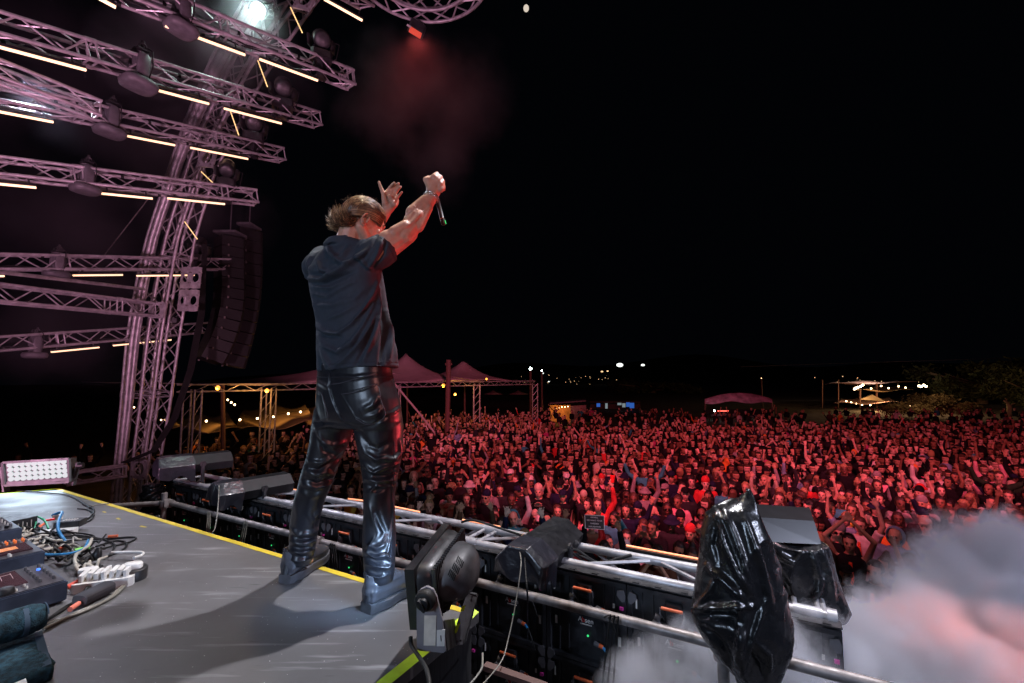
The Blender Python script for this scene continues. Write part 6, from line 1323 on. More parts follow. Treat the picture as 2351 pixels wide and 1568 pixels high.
# ------------------------------------------------------------------ the crowd
def ybar(x): return float(np.interp(x, [-14, -1.7, 2.5, 5.2, 12, 40], [15.2, 8.35, 6.05, 5.75, 6.4, 12]))
bar = thing('crowd_barrier', 'low black crowd barrier in front of the first row of people', 'barrier', (0, 7, 0))
xs_ = [-9+.9*k for k in range(20)]; m = MB(); m.tube([V((x, ybar(x)-.35, 1.08)) for x in xs_], .022, 8); m.build('top_rail', M['black_metal'], bar, 'auto')
m = MB()
for i in range(19):
    a, b_ = V((xs_[i], ybar(xs_[i])-.35, 0)), V((xs_[i+1], ybar(xs_[i+1])-.35, 0)); m.quadprism([a+ZU*.1, b_+ZU*.1, b_+ZU*1.0, a+ZU*1.0], V((0, .015, 0)))
m.build('barrier_panel', M['black_metal'], bar)
SK = {k: mat('skin_'+k, c, .55, 0, .1, 20, spec=.25) for k, c in (('fair', (.62, .42, .34)), ('light', (.55, .35, .26)), ('tan', (.45, .27, .18)), ('brown', (.26, .14, .085)), ('dark', (.13, .07, .045)))}
HRc = {k: mat('hair_'+k.replace('-', '_'), c, .6, 0, .4, 60, .5, 120) for k, c in (('black', (.006, .005, .005)), ('dark-brown', (.016, .010, .007)), ('brown', (.05, .028, .016)), ('blond', (.30, .20, .10)))}
TP = {k: mat('cloth_'+k.replace(' ', '_'), c, .9, 0, .15, 14, .25, 40, spec=.12) for k, c in (('black', (.008, .008, .010)), ('charcoal', (.022, .022, .026)), ('navy', (.012, .015, .04)), ('dark green', (.02, .045, .025)), ('brown', (.09, .05, .03)), ('grey', (.22, .22, .23)), ('white', (.52, .50, .50)), ('pink', (.60, .30, .36)), ('red', (.50, .04, .04)), ('orange', (.75, .22, .04)), ('yellow', (.62, .42, .06)), ('denim blue', (.16, .24, .36)), ('teal', (.04, .26, .32)), ('cream', (.42, .36, .28)), ('purple', (.22, .06, .28)))}
dk_eye = mat('eye_dark', (.02, .015, .012), .3); lipm = mat('lip', (.38, .12, .11), .5); glassm = mat('sunglass_black', (.01, .01, .01), .1, coat=1)
ARM = dict(down=((.25, .03, 1.13), (.23, -.12, .90)), up=((.29, -.06, 1.66), (.25, -.12, 1.94)), wide=((.38, -.04, 1.52), (.47, -.12, 1.80)), clap=((.28, -.14, 1.24), (.045, -.36, 1.44)), heart=((.27, -.10, 1.68), (.055, -.14, 1.92)),
           phone=((.24, -.16, 1.25), (.06, -.36, 1.56)), mouth=((.27, -.16, 1.24), (.085, -.17, 1.52)), point=((.26, -.20, 1.50), (.24, -.42, 1.74)))
POSES = {'arms down': ('down', 'down'), 'both arms raised': ('up', 'up'), 'arms spread high': ('wide', 'wide'), 'one arm raised': ('up', 'down'), 'hands clapping': ('clap', 'clap'), 'hands joined overhead': ('heart', 'heart'),
         'holding up a phone': ('phone', 'phone'), 'hands at the mouth': ('mouth', 'mouth'), 'one arm reaching out': ('point', 'down'), 'one arm raised high': ('down', 'up')}
def mk_body(p):
    b = MB(); Hc = V((0, -.01, 1.60))
    b.ball(Hc+V((0, .012, .025)), (.074, .092, .095), 18, 12); b.ball(Hc+V((0, -.025, -.03)), (.060, .065, .085), 16, 12); b.ball(Hc+V((0, -.055, -.09)), (.030, .028, .026), 10, 8)
    b.capsule(Hc+V((-.03, -.078, .028)), Hc+V((.03, -.078, .028)), .014, .014, 8); b.capsule(Hc+V((0, -.084, .015)), Hc+V((0, -.108, -.022)), .010, .015, 8); b.capsule(Hc+V((-.016, -.084, -.058)), Hc+V((.016, -.084, -.058)), .010, .010, 8)
    for s in (-1, 1): b.ball(Hc+V((s*.076, .012, -.005)), (.012, .018, .03), 8, 6); b.ball(Hc+V((s*.042, -.062, -.022)), (.02, .02, .018), 8, 6)
    b.capsule((0, .015, 1.52), (0, .02, 1.40), .050, .056, 10); b.loft([(V((0, .01, z)), V((a, 0, 0)), V((0, c, 0))) for z, a, c in ((.85, .13, .09), (1.05, .125, .085), (1.3, .16, .10), (1.42, .15, .08), (1.46, .06, .05))], 14)
    for s, k in ((1, p[0]), (-1, p[1])):
        e, h = ARM[k]; S_ = V((s*.175, .01, 1.40)); e = V((s*e[0], e[1], e[2])); h = V((s*h[0], h[1], h[2])); t = (h-e).normalized()
        b.capsule(S_, e, .045, .036, 10); b.capsule(e, h, .036, .024, 10); pm = h+t*.045; b.ball(pm, (.038, .022, .046), 10, 8)
        up_ = V((1, 0, 0)) if abs(t.x) < .7 else V((0, 0, 1)); sd = (up_-t*up_.dot(t)).normalized()
        for q in (-.03, -.01, .01, .03): b.capsule(pm+t*.03+sd*q*.9, pm+t*.10+sd*q*1.7, .011, .009, 6)
        b.capsule(pm-t*.01+sd*s*-.03, pm+t*.04+sd*s*-.065, .012, .010, 6)
        b.capsule((s*.085, .01, .86), (s*.10, 0, .48), .075, .05, 8); b.capsule((s*.10, 0, .48), (s*.11, .03, .08), .05, .035, 8); b.capsule((s*.11, .02, .04), (s*.12, -.12, .03), .035, .03, 8)
    me = remesh(b, .0125, 2, .4); x = MB(); mi = []
    for s in (-1, 1): x.ball(Hc+V((s*.030, -.083, .006)), (.015, .008, .0075), 8, 5, mi=1); x.ball(Hc+V((s*.031, -.094, .026)), (.018, .006, .0045), 8, 4, mi=1)
    x.ball(Hc+V((0, -.0945, -.058)), (.020, .006, .0085 if p[0] != 'up' else .014), 8, 5, mi=2)
    x.ball(Hc+V((0, -.118, -.032)), (.010, .003, .004), 6, 4, mi=1)
    n0 = len(me.vertices); bm = bmesh.new(); bm.from_mesh(me)
    bv_ = [bm.verts.new(v) for v in x.v]
    for f, i in zip(x.f, x.m): q = bm.faces.new([bv_[j] for j in f]); q.material_index = i; q.smooth = True
    bm.to_mesh(me); bm.free()
    for q in (SK['light'], dk_eye, lipm): me.materials.append(q)
    return me
def mk_top(p, kind):
    b = MB(); b.loft([(V((0, .01, z)), V((a, 0, 0)), V((0, c, 0))) for z, a, c in ((.80, .17, .12), (.95, .155, .115), (1.15, .16, .118), (1.3, .185, .122), (1.40, .175, .105), (1.455, .085, .07))], 20, 2.3)
    for s, k in ((1, p[0]), (-1, p[1])):
        e, h = ARM[k]; S_ = V((s*.165, .01, 1.39)); e = V((s*e[0], e[1], e[2])); h = V((s*h[0], h[1], h[2]))
        if kind == 'sleeveless': continue
        if kind == 'short': b.capsule(S_, S_.lerp(e, .35), .068, .062, 12); b.tube([S_.lerp(e, .3), S_.lerp(e, .62)], .062, 12)
        else: b.capsule(S_, e, .068, .052, 12); b.capsule(e, e.lerp(h, .88), .052, .04, 12)
    if kind == 'hooded':
        b.ball((0, .03, 1.60), (.115, .125, .145), 16, 12)
    me = remesh(b, .014, 3)
    if kind == 'hooded':
        co = getco(me); bm = bmesh.new(); bm.from_mesh(me); bm.verts.ensure_lookup_table(); kl = [v for v in bm.verts if v.co.y < -.035 and abs(v.co.x) < .085 and 1.49 < v.co.z < 1.72]; bmesh.ops.delete(bm, geom=kl, context='VERTS'); bm.to_mesh(me); bm.free()
    co = getco(me); f = np.clip((1.45-co[:, 2])*4, 0, 1); setco(me, co+getno(me)*((snoise(co, 17, 3)*.006+snoise(co, 34, 5)*.003)*f)[:, None]); me.materials.append(TP['black']); return me
def mk_trousers():
    b = MB(); b.loft([(V((0, .01, z)), V((a, 0, 0)), V((0, c, 0))) for z, a, c in ((.84, .155, .11), (.92, .155, .11), (.80, .155, .11))], 14)
    for s in (-1, 1): b.capsule((s*.085, .01, .84), (s*.10, 0, .48), .09, .07, 10); b.capsule((s*.10, 0, .48), (s*.11, .03, .10), .07, .055, 10)
    me = remesh(b, .02, 3); me.materials.append(TP['black']); return me
def mk_hair(k):
    b = MB(); Hc = V((0, -.01, 1.60)); nm = 'hair'
    b.ball(Hc+V((0, .022, .034)), (.086, .100, .100), 18, 12)
    if k == 'long': b.loft([(Hc+V((0, .045, z)), V((a, 0, 0)), V((0, c, 0))) for z, a, c in ((.04, .095, .07), (-.06, .105, .065), (-.16, .115, .055), (-.26, .105, .045), (-.32, .07, .03))], 14, 2.4)
    if k == 'bun': b.ball(Hc+V((0, .04, .145)), .045, 12, 8)
    if k == 'curly':
        r_ = random.Random(4)
        for _ in range(40): a = r_.uniform(0, 6.28); u = r_.uniform(-.1, 1); b.ball(Hc+V((math.cos(a)*.10*math.sqrt(1-u*u), .03+math.sin(a)*.10*math.sqrt(1-u*u), .03+u*.10)), .035, 8, 6)
    if k in ('cap', 'bucket', 'beanie'):
        b = MB(); b.loft([(Hc+V((0, .015, z)), V((a, 0, 0)), V((0, a*1.13, 0))) for z, a in ((.045, .090), (.09, .088), (.125, .072), (.145, .04))], 18)
        if k == 'cap': b.prism([(-.07, 0), (.07, 0), (.062, -.06), (.03, -.085), (-.03, -.085), (-.062, -.06)], Hc+V((0, -.075, .048)), V((1, 0, 0)), V((0, 1, -.12)), V((0, 0, .014)))
        if k == 'bucket': b.loft([(Hc+V((0, .015, z)), V((a, 0, 0)), V((0, a*1.1, 0))) for z, a in ((.02, .145), (.035, .142), (.07, .095))], 20)
        if k == 'beanie': b.ball(Hc+V((0, .02, .07)), (.088, .10, .10), 16, 10)
        nm = k
        b.ball(Hc+V((0, .04, -.0)), (.078, .075, .07), 12, 8)
    me = remesh(b, .012, 2)
    if k in ('short', 'long', 'bun', 'curly'):
        bm = bmesh.new(); bm.from_mesh(me); kl = [v for v in bm.verts if (v.co.y < -.045 and v.co.z < 1.665 and abs(v.co.x) < .075)]; bmesh.ops.delete(bm, geom=kl, context='VERTS'); bm.to_mesh(me); bm.free()
        co = getco(me); setco(me, co+getno(me)*(snoise(co, 60, 2)*.005)[:, None])
    me.materials.append(HRc['black']); return nm, me
BODY = {p: mk_body(q) for p, q in POSES.items()}
TOPS = {(p, k): mk_top(q, k) for p, q in POSES.items() for k in ('short', 'long')}
TOPS.update({(p, 'hooded'): mk_top(POSES[p], 'hooded') for p in ('arms down', 'hands clapping', 'holding up a phone', 'hands at the mouth')}); TOPS[('hands joined overhead', 'sleeveless')] = mk_top(POSES['hands joined overhead'], 'sleeveless')
TRO = mk_trousers(); HAIR = {k: mk_hair(k) for k in ('short', 'long', 'bun', 'curly', 'cap', 'bucket', 'beanie')}
sg_ = MB(); Hc = V((0, -.01, 1.60))
for s in (-1, 1): sg_.ball(Hc+V((s*.032, -.094, .004)), (.027, .010, .019), 10, 6); sg_.tube([Hc+V((s*.055, -.088, .01)), Hc+V((s*.08, .02, .01))], .004, 4)
sg_.tube([Hc+V((-.02, -.10, .008)), Hc+V((.02, -.10, .008))], .004, 4); SUNG = sg_.mesh('sunglasses'); SUNG.materials.append(glassm)
def objmat(o, m_): o.material_slots[0].link = 'OBJECT'; o.material_slots[0].material = m_
def person(x, y, yaw, sc, pose, skin, hair, hc, top, tk, label, group, shades=False, lean=0):
    r = bpy.data.objects.new('person', None); COL.objects.link(r); r.location = (x, y, 0); r.rotation_euler = (lean, 0, yaw); r.scale = (sc, sc, sc); r.empty_display_size = .1; tag(r, label, 'person', group)
    def ch(n, me, mm): o = bpy.data.objects.new(n, me); COL.objects.link(o); o.parent = r; objmat(o, mm); return o
    ch('body', BODY[pose], SK[skin]); ch('hoodie' if tk == 'hooded' else 'top', TOPS.get((pose, tk), TOPS[(pose, 'long')]), TP[top] if isinstance(top, str) else top); ch('trousers', TRO, TP[random.choice(['black', 'charcoal', 'navy'])])
    if tk != 'hooded': nm, me = HAIR[hair]; ch(nm, me, (TP[hc] if hair in ('cap', 'bucket', 'beanie') else HRc[hc]))
    if shades: o = bpy.data.objects.new('sunglasses', SUNG); COL.objects.link(o); o.parent = r
    return r
rp = random.Random(21)
def attrs():
    pose = rp.choices(list(POSES), [58, 6, 3, 6, 7, 2, 8, 7, 3, 5])[0]
    skin = rp.choices(list(SK), [4, 6, 6, 6, 3])[0]; hair = rp.choices(['short', 'long', 'bun', 'curly', 'cap', 'bucket', 'beanie'], [30, 26, 5, 5, 11, 4, 7])[0]
    hc = rp.choices(list(HRc), [7, 6, 5, 3])[0] if hair in ('short', 'long', 'bun', 'curly') else rp.choice(['black', 'black', 'white', 'grey', 'navy', 'cream', 'red'])
    top = rp.choices(list(TP), [64, 16, 9, 4, 5, 5, 5, 3, 2.5, 1, .7, 3, 1.5, 3, 1.5])[0]; tk = rp.choices(['short', 'long'], [4, 6])[0]
    if rp.random() < .06 and (pose, 'hooded') in TOPS: tk = 'hooded'
    return pose, skin, hair, hc, top, tk
SPEC = [  # px, py of face, depth, pose, skin, hair, hair colour, top, sleeve, label, shades
    (1950, 1246, 6.35, 'hands joined overhead', 'tan', 'short', 'black', 'black', 'sleeveless', 'person in black sleeveless top with a red tie, hands joined overhead at the barrier', False),
    (2010, 1312, 6.05, 'arms down', 'fair', 'short', 'dark-brown', 'black', 'short', 'pale young person in black t-shirt looking up, right of the person with the red tie', False),
    (2055, 1232, 7.0, 'arms down', 'tan', 'short', 'black', 'denim blue', 'hooded', 'person in a blue hood near the edge of the smoke', False),
    (2088, 1292, 6.5, 'holding up a phone', 'brown', 'long', 'black', 'black', 'long', 'person in black holding up a white phone beside the smoke', False),
    (1975, 1206, 7.5, 'one arm raised', 'light', 'short', 'brown', 'white', 'short', 'person in a white t-shirt with one arm up, behind the person with the red tie', False),
    (1927, 1222, 7.2, 'holding up a phone', 'light', 'beanie', 'grey', 'black', 'long', 'person in a grey beanie and dark goggles just right of the bagged lights', True),
    (2040, 1212, 7.9, 'arms down', 'fair', 'short', 'brown', 'orange', 'short', 'person in an orange patterned shirt behind the blue hood', False),
    (1387, 1262, 7.0, 'both arms raised', 'brown', 'long', 'black', 'black', 'long', 'person in black holding the printed sign over the head', False),
    (1560, 1266, 6.75, 'arms down', 'brown', 'short', 'black', 'white', 'short', 'person in a white lettered t-shirt and sunglasses behind the front truss', True),
    (1510, 1275, 6.6, 'hands at the mouth', 'tan', 'long', 'black', 'brown', 'short', 'long-haired person shouting, left of the white lettered t-shirt', False),
    (1590, 1280, 6.6, 'arms down', 'brown', 'bun', 'black', 'grey', 'short', 'smiling person in grey top just left of the tall bagged light', False),
    (1433, 1262, 7.0, 'holding up a phone', 'fair', 'bucket', 'white', 'black', 'long', 'person in a white bucket hat filming, right of the printed sign', False),
    (985, 1163, 8.9, 'arms down', 'light', 'bun', 'blond', 'pink', 'long', 'blond person in a pale pink jacket at the barrier right of the man', False),
    (1055, 1168, 8.7, 'holding up a phone', 'tan', 'long', 'dark-brown', 'denim blue', 'long', 'person in a pale denim jacket looking down at a phone', False),
    (1153, 1205, 7.8, 'arms down', 'light', 'short', 'black', 'brown', 'long', 'person in a brown jacket left of the centre covered light', False),
    (1178, 1190, 8.3, 'arms down', 'light', 'short', 'black', 'teal', 'hooded', 'person in a bright blue hood behind the brown jacket', False),
    (1480, 1082, 11.8, 'arms spread high', 'tan', 'short', 'black', 'teal', 'long', 'person in a teal shirt spreading both arms in the middle of the crowd', False),
    (1000, 1108, 11.4, 'arms down', 'light', 'short', 'brown', 'orange', 'long', 'person in a bright orange jacket right of the man', False),
    (805, 1128, 9.6, 'arms down', 'tan', 'short', 'black', 'yellow', 'long', 'person in a yellow jacket seen between the legs of the man', False),
    (950, 1095, 12, 'arms down', 'light', 'short', 'black', 'cream', 'hooded', 'person in a cream hood just right of the legs of the man', False),
    (1336, 1240, 7.3, 'both arms raised', 'brown', 'long', 'black', 'red', 'long', 'person in a shiny red top shouting left of the printed sign', True),
    (1292, 1232, 7.7, 'arms down', 'brown', 'long', 'black', 'dark green', 'long', 'person in a green top right of the centre covered light', False),
    (2093, 968, 28, 'arms spread high', 'tan', 'short', 'black', 'red', 'long', 'person in a bright red cape raised above the far crowd at the right', False),
    (1620, 1110, 10.6, 'arms down', 'fair', 'beanie', 'red', 'red', 'long', 'person in a red hat and red top behind the tall bagged light', False),
    (1790, 1145, 9.6, 'holding up a phone', 'light', 'long', 'brown', 'purple', 'long', 'person in a bright purple jacket with an arm up, above the bagged box light', False),
    (1830, 1185, 8.6, 'arms down', 'fair', 'long', 'blond', 'brown', 'short', 'long-haired blond person directly above the bagged box light', False),
    (2230, 1215, 7.4, 'arms down', 'light', 'beanie', 'orange', 'black', 'long', 'person in an orange knitted hat at the top edge of the smoke', False),
    (1372, 1158, 8.9, 'one arm raised', 'light', 'short', 'brown', 'red', 'long', 'person holding a red cup high behind the printed sign', False),
]
PEOPLE = []
def face_yaw(x, y): return math.atan2(-.5-x, y-2.)
for sp_ in SPEC:
    px, py, d = sp_[:3]; p_ = D(px, py, d); sc = (p_.z)/1.60
    if sc < .93 or sc > 1.12:                                       # keep people human-sized: slide along the ray
        t_sc = min(max(sc, .95), 1.09); r_ = ray(px, py); kk_ = (1.6*t_sc-CAM.z)/r_.z; p_ = CAM+r_*kk_; sc = t_sc
    PEOPLE.append((p_.x, p_.y, sc, sp_[3:]))
occ = [(p_[0], p_[1]) for p_ in PEOPLE]; cand = []
row = 0
while row < 74:
    xx = -13+rp.uniform(0, .4)
    while xx < 46:
        xx += rp.uniform(.37, .55)*(1+.005*row); x = xx; y = ybar(x)+.12+row*.50*(1+.008*row)+rp.uniform(-.16, .16)
        if y > 25.8+rp.gauss(0, 1.0)+.03*abs(x): 
            if rp.random() < .88 or y > 33: continue
        fx_ = float(np.interp(y, [14.4, 17.6, 22.9, 29.7, 32], [-6.6, -4.05, -1.6, 1.55, 3.0]))+.35
        if y > 14.4 and x < fx_: continue
        if y <= 14.4 and x < -11: continue
        if any(abs(x-a) < .36 and abs(y-b_) < .34 for a, b_ in occ): continue
        sc = rp.gauss(1.0, .05); sc = min(max(sc, .88), 1.12); (qx,), (qy,), _ = project([[x, y, 1.6*sc]])
        if qx < 330 or qx > 2400: continue
        if qy > 1600 or (y < 12 and qx < 560): continue
        cand.append((y, x, sc, row, qx, qy))
    row += 1
def hidden(qx, qy): return (qx > 2090 and qy > 1300-(qx-2090)*.35) or (1612 < qx < 1760 and qy > 1140) or (1740 < qx < 1900 and qy > 1195)
cand.sort(key=lambda c: c[0]); near = [c for c in cand if not hidden(c[4], c[5])][:300-len(PEOPLE)]; ns_ = set(id(c) for c in near); far = [c for c in cand if id(c) not in ns_]
rows_ = {}
for c in near: rows_.setdefault(c[3], []).append(c)
GR = 'people in the crowd nearest the stage'
for rw, l in sorted(rows_.items()):
    l.sort(key=lambda c: c[1])
    for i, (y, x, sc, _, qx, qy) in enumerate(l):
        pose, skin, hair, hc, top, tk = attrs(); sh = rp.random() < .14
        hd_ = {'short': f'short-haired', 'long': 'long-haired', 'bun': 'person with a bun', 'curly': 'curly-haired', 'cap': f'{hc}-capped', 'bucket': 'hatted', 'beanie': f'{hc}-beanied'}[hair] if tk != 'hooded' else 'hooded'
        hd_ = 'bun-haired' if hair == 'bun' and tk != 'hooded' else hd_
        r_ = person(x, y, face_yaw(x, y)+rp.gauss(0, .28), sc, pose, skin, hair, hc, top, tk, f'{hd_} person in {top} top, {pose}, {ordinal(i)} from left, {ordinal(rw)} row', GR, sh, rp.uniform(-.05, .05))
        if pose == 'holding up a phone' and rp.random() < .7:
            M_ = MX.Rotation(r_.rotation_euler.z, 3, 'Z'); pc_ = V((x, y, 0))+M_@V((0, -.40, 1.66))*sc; ph_ = MB(); ph_.box(pc_, (.075, .012, .15), M_@MX.Rotation(.25, 3, 'X'), bev=.008)
            tag(ph_.build('phone', M['black'] if rp.random() < .6 else M['grey_metal']), f'phone held up by the {ordinal(i)} person from left, {ordinal(rw)} row', 'phone', 'phones held up in the crowd')
for x, y, sc, (pose, skin, hair, hc, top, tk, lab, sh) in PEOPLE:
    r_ = person(x, y, face_yaw(x, y)+rp.gauss(0, .1), sc, pose, skin, hair, hc, top, tk, lab, GR, sh); M_ = MX.Rotation(r_.rotation_euler.z, 3, 'Z'); W = lambda a, b_, c: V((x, y, 0))+M_@V((a, b_, c))*sc
    if 'red tie' in lab:
        q = M['red']; m = MB(); m.loft([(V((0, -.125, z)), V((w_, 0, 0)), V((0, .006, 0))) for z, w_ in ((1.38, .018), (1.30, .022), (1.15, .036), (1.05, .034), (1.0, .004))], 8, 3); o = m.build('tie', mat('patterned_tie', (.75, .10, .03), .6, 0, .6, 60)); o.parent = r_
    if 'white lettered' in lab: put_text('NTROJ', .10, V((0, -.128, 1.20)), V((1, 0, 0)), ZU, M['black'], 'shirt_lettering', None).parent = r_
    if 'white phone' in lab: m = MB(); m.box(W(.03, -.42, 1.62), (.08, .012, .16), M_, bev=.008); m.box(W(.05, -.43, 1.66), (.03, .01, .035), M_); tag(m.build('phone', M['white']), 'white phone held up at the edge of the smoke', 'phone')
    if 'looking down' in lab or 'filming' in lab: m = MB(); m.box(W(0, -.42, 1.5 if 'down' in lab else 1.64), (.08, .012, .16), M_, bev=.008); tag(m.build('phone', M['denim'] if 'denim' in M else M['grey_metal']), 'phone in the hands of the person in the denim jacket' if 'down' in lab else 'phone held up by the person in the white bucket hat', 'phone')
    if 'red cup' in lab: m = MB(); m.tube([W(.25, -.13, 2.02), W(.26, -.13, 2.14)], [.035, .05], 14); tag(m.build('cup', M['red'], None, 'auto'), 'red cup held high behind the printed sign', 'cup')
# printed sign
sgn = thing('printed_sign', 'black printed sign with white lettering and frame, held up in the crowd', 'sign', D(1366, 1212, 7.0)); q = [D(1342.5, 1182, 6.95), D(1387, 1184.5, 6.95), D(1387.5, 1216, 6.85), D(1343.5, 1213, 6.85)]
sx1 = (q[1]-q[0]).normalized(); sz1 = (q[0]-q[3]).normalized(); sn1 = sx1.cross(sz1).normalized(); sn1 = sn1 if sn1.y < 0 else -sn1
m = MB(); m.quadprism(q, -sn1*.01); m.build('board', M['black'], sgn); m = MB()
for a, b_ in ((0, 1), (1, 2), (2, 3), (3, 0)): m.tube([q[a]+sn1*.002, q[b_]+sn1*.002], .0045, 4)
m.build('white_frame', M['white'], sgn); cs_ = (q[0]+q[2])/2
for t_, z_ in (('AXWELL', .066), ('WE WANT TO BE', .022), ('SWEDISH', -.022), ('HOUSEWIVES', -.066)): put_text(t_, .029, cs_+sz1*z_+sn1*.003, sx1, sz1, M['white'], 'sign_lettering', sgn)

# everyone farther back: one mass of simple figures
def lod(y):
    fs = []; return fs
def crowd_mass(lst, name, label, seed):
    r = random.Random(seed); VV = []; FF = []; CC = []
    skc = [(.56, .38, .31), (.48, .31, .23), (.38, .23, .155), (.20, .11, .07), (.10, .055, .035)]; hrc = [(.008, .007, .007), (.018, .012, .008), (.05, .03, .018), (.30, .20, .10)]
    tpc = [(.006, .006, .008)]*44+[(.018, .018, .022)]*12+[(.012, .012, .03)]*4+[(.05, .03, .02)]*2+[(.09, .05, .03), (.22, .22, .23), (.22, .22, .23), (.65, .62, .62), (.65, .62, .62), (.55, .3, .36), (.5, .04, .04), (.7, .22, .04), (.16, .24, .36), (.04, .26, .32), (.5, .45, .36), (.45, .06, .2)]
    def put(vs, fs, cols):
        b = len(VV); VV.extend(vs); FF.extend(tuple(i+b for i in f) for f in fs); CC.extend(cols)
    def sphere(c, rx, ry, rz, nu, nv, colf, yaw):
        vs = [c+V((0, 0, -rz))]; cn = math.cos(yaw); sn = math.sin(yaw); loc = [(0, 0, -1)]
        for i in range(1, nv):
            a = math.pi*i/nv-math.pi/2
            for k in range(nu):
                b = 2*math.pi*k/nu; l = (math.cos(a)*math.cos(b), math.cos(a)*math.sin(b), math.sin(a)); loc.append(l); x, y2 = l[0]*rx, l[1]*ry; vs.append(c+V((x*cn-y2*sn, x*sn+y2*cn, l[2]*rz)))
        vs.append(c+V((0, 0, rz))); loc.append((0, 0, 1)); fs = []; T = len(vs)-1
        for k in range(nu):
            k2 = (k+1) % nu; fs.append((0, 1+k2, 1+k)); fs.append((T, T-nu+k, T-nu+k2))
            for i in range(nv-2): a = 1+i*nu; fs.append((a+k, a+k2, a+nu+k2, a+nu+k))
        cols = [colf(*[sum(loc[j][q] for j in f)/len(f) for q in range(3)]) for f in fs]; put(vs, fs, cols)
    def limb(a, b, ra, rb, col, n=5):
        t = (b-a).normalized(); u = t.orthogonal().normalized(); s = t.cross(u); vs = []
        for p_, rr in ((a, ra), (b, rb)): vs += [p_+(u*math.cos(2*math.pi*k/n)+s*math.sin(2*math.pi*k/n))*rr for k in range(n)]
        put(vs, [(k, (k+1) % n, n+(k+1) % n, n+k) for k in range(n)]+[tuple(range(n, 2*n))], [col]*(n+1))
    for (y, x, sc, _, qx, qy) in lst:
        sk = r.choice(skc[:4] if r.random() < .9 else skc); hr = r.choices(hrc, [7, 6, 4, 2])[0]; tp = r.choice(tpc); yaw = face_yaw(x, y)+r.gauss(0, .35); B_ = V((x, y, 0)); nu, nv = (16, 13) if y < 15 else ((10, 9) if y < 20 else (7, 6))
        hat = r.random() < .11; hcol = r.choice(tpc) if hat else hr; fl = 1. if r.random() < .93 else -1.
        def hcf(lx, ly, lz):
            if lz > (.34 if hat else .40): return hcol
            if ly*fl > -.30: return hcol if (lz > -.75) else hr
            if nu > 8 and -.02 < lz < .20 and .12 < abs(lx) < .60 and ly < -.5: return (sk[0]*.42, sk[1]*.36, sk[2]*.36)
            if nu > 8 and -.62 < lz < -.38 and abs(lx) < .35: return (sk[0]*.7, sk[1]*.5, sk[2]*.5)
            return sk
        sphere(B_+ZU*1.61*sc, .088*sc, .104*sc, .125*sc, nu, nv, hcf, yaw)
        cn, sn = math.cos(yaw), math.sin(yaw); Lc = lambda a, b, c: B_+V(((a*cn-b*sn), (a*sn+b*cn), c))*sc+V((0, 0, 0))
        limb(Lc(0, 0, 1.40), Lc(0, 0, 1.52), .06*sc, .05*sc, sk)
        n_ = 8; rings = [(1.0, .17, .11), (1.25, .20, .125), (1.38, .185, .11), (1.46, .07, .06)]; vs = []
        for z, a, b in rings: vs += [Lc(a*math.cos(2*math.pi*k/n_), b*math.sin(2*math.pi*k/n_), z) for k in range(n_)]
        put(vs, [(i*n_+k, i*n_+(k+1) % n_, (i+1)*n_+(k+1) % n_, (i+1)*n_+k) for i in range(3) for k in range(n_)], [tp]*(3*n_))
        if r.random() < .12 and not hat: limb(Lc(0, .05, 1.62), Lc(0, .06, 1.32), .10*sc, .085*sc, hr, 7)
        u = r.random(); arms = []
        slc = tp if r.random() < .55 else sk
        if u < .07: arms = [('up', 1), ('up', -1)] if r.random() < .5 else [('wide', 1), ('wide', -1)]
        elif u < .17: arms = [(r.choice(['up', 'point', 'wide']), r.choice([-1, 1]))]
        elif u < .42: k_ = r.choice(['clap', 'phone', 'mouth']); arms = [(k_, 1), (k_, -1)]
        for k_, s in arms:
            e, h = ARM[k_]; S_ = Lc(s*.17, 0, 1.40); e_ = Lc(s*e[0]+r.uniform(-.05, .05), e[1], e[2]); h_ = Lc(s*h[0]+r.uniform(-.06, .06), h[1], h[2]+r.uniform(-.05, .05)); limb(S_, e_, .055*sc, .042*sc, tp if r.random() < .7 else sk); limb(e_, h_, .04*sc, .028*sc, slc); limb(h_, h_+(h_-e_).normalized()*.15*sc, .028*sc, .05*sc, sk)
    me = bpy.data.meshes.new(name); me.from_pydata([tuple(v) for v in VV], [], FF); ca = me.color_attributes.new('tint', 'FLOAT_COLOR', 'CORNER'); lt = np.empty(len(FF), int); me.polygons.foreach_get('loop_total', lt)
    arr = np.repeat(np.array([(*c, 1) for c in CC]), lt, axis=0); ca.data.foreach_set('color', arr.ravel()); me.polygons.foreach_set('use_smooth', [True]*len(FF)); me.update()
    mt = mat('crowd_figures', (.3, .2, .2), .85, spec=.12); nt = mt.node_tree; at_ = nt.nodes.new('ShaderNodeAttribute'); at_.attribute_name = 'tint'; nt.links.new(at_.outputs['Color'], nt.nodes['Principled BSDF'].inputs['Base Color']); me.materials.append(mt)
    return tag(link(name, me), label, 'crowd', None, 'stuff')
tentfolk = []
rt2 = random.Random(8)
for k in range(420):
    y = rt2.uniform(15, 33); f_x = float(np.interp(y, [14.4, 17.6, 22.9, 29.7, 33], [-6.6, -4.05, -1.6, 1.55, 3.5])); x = f_x-.4-abs(rt2.gauss(0, 4.0)); tentfolk.append((y, x, rt2.uniform(.92, 1.08), 0, 0, 0))
for k in range(110): tentfolk.append((rt2.uniform(31, 40), rt2.uniform(2, 46), 1.0, 0, 0, 0))
crowd_mass(far+tentfolk, 'crowd', 'dense mass of people farther back filling the field up to the tents', 17)
print('PEOPLE', len(near)+len(PEOPLE), 'mass', len(far))

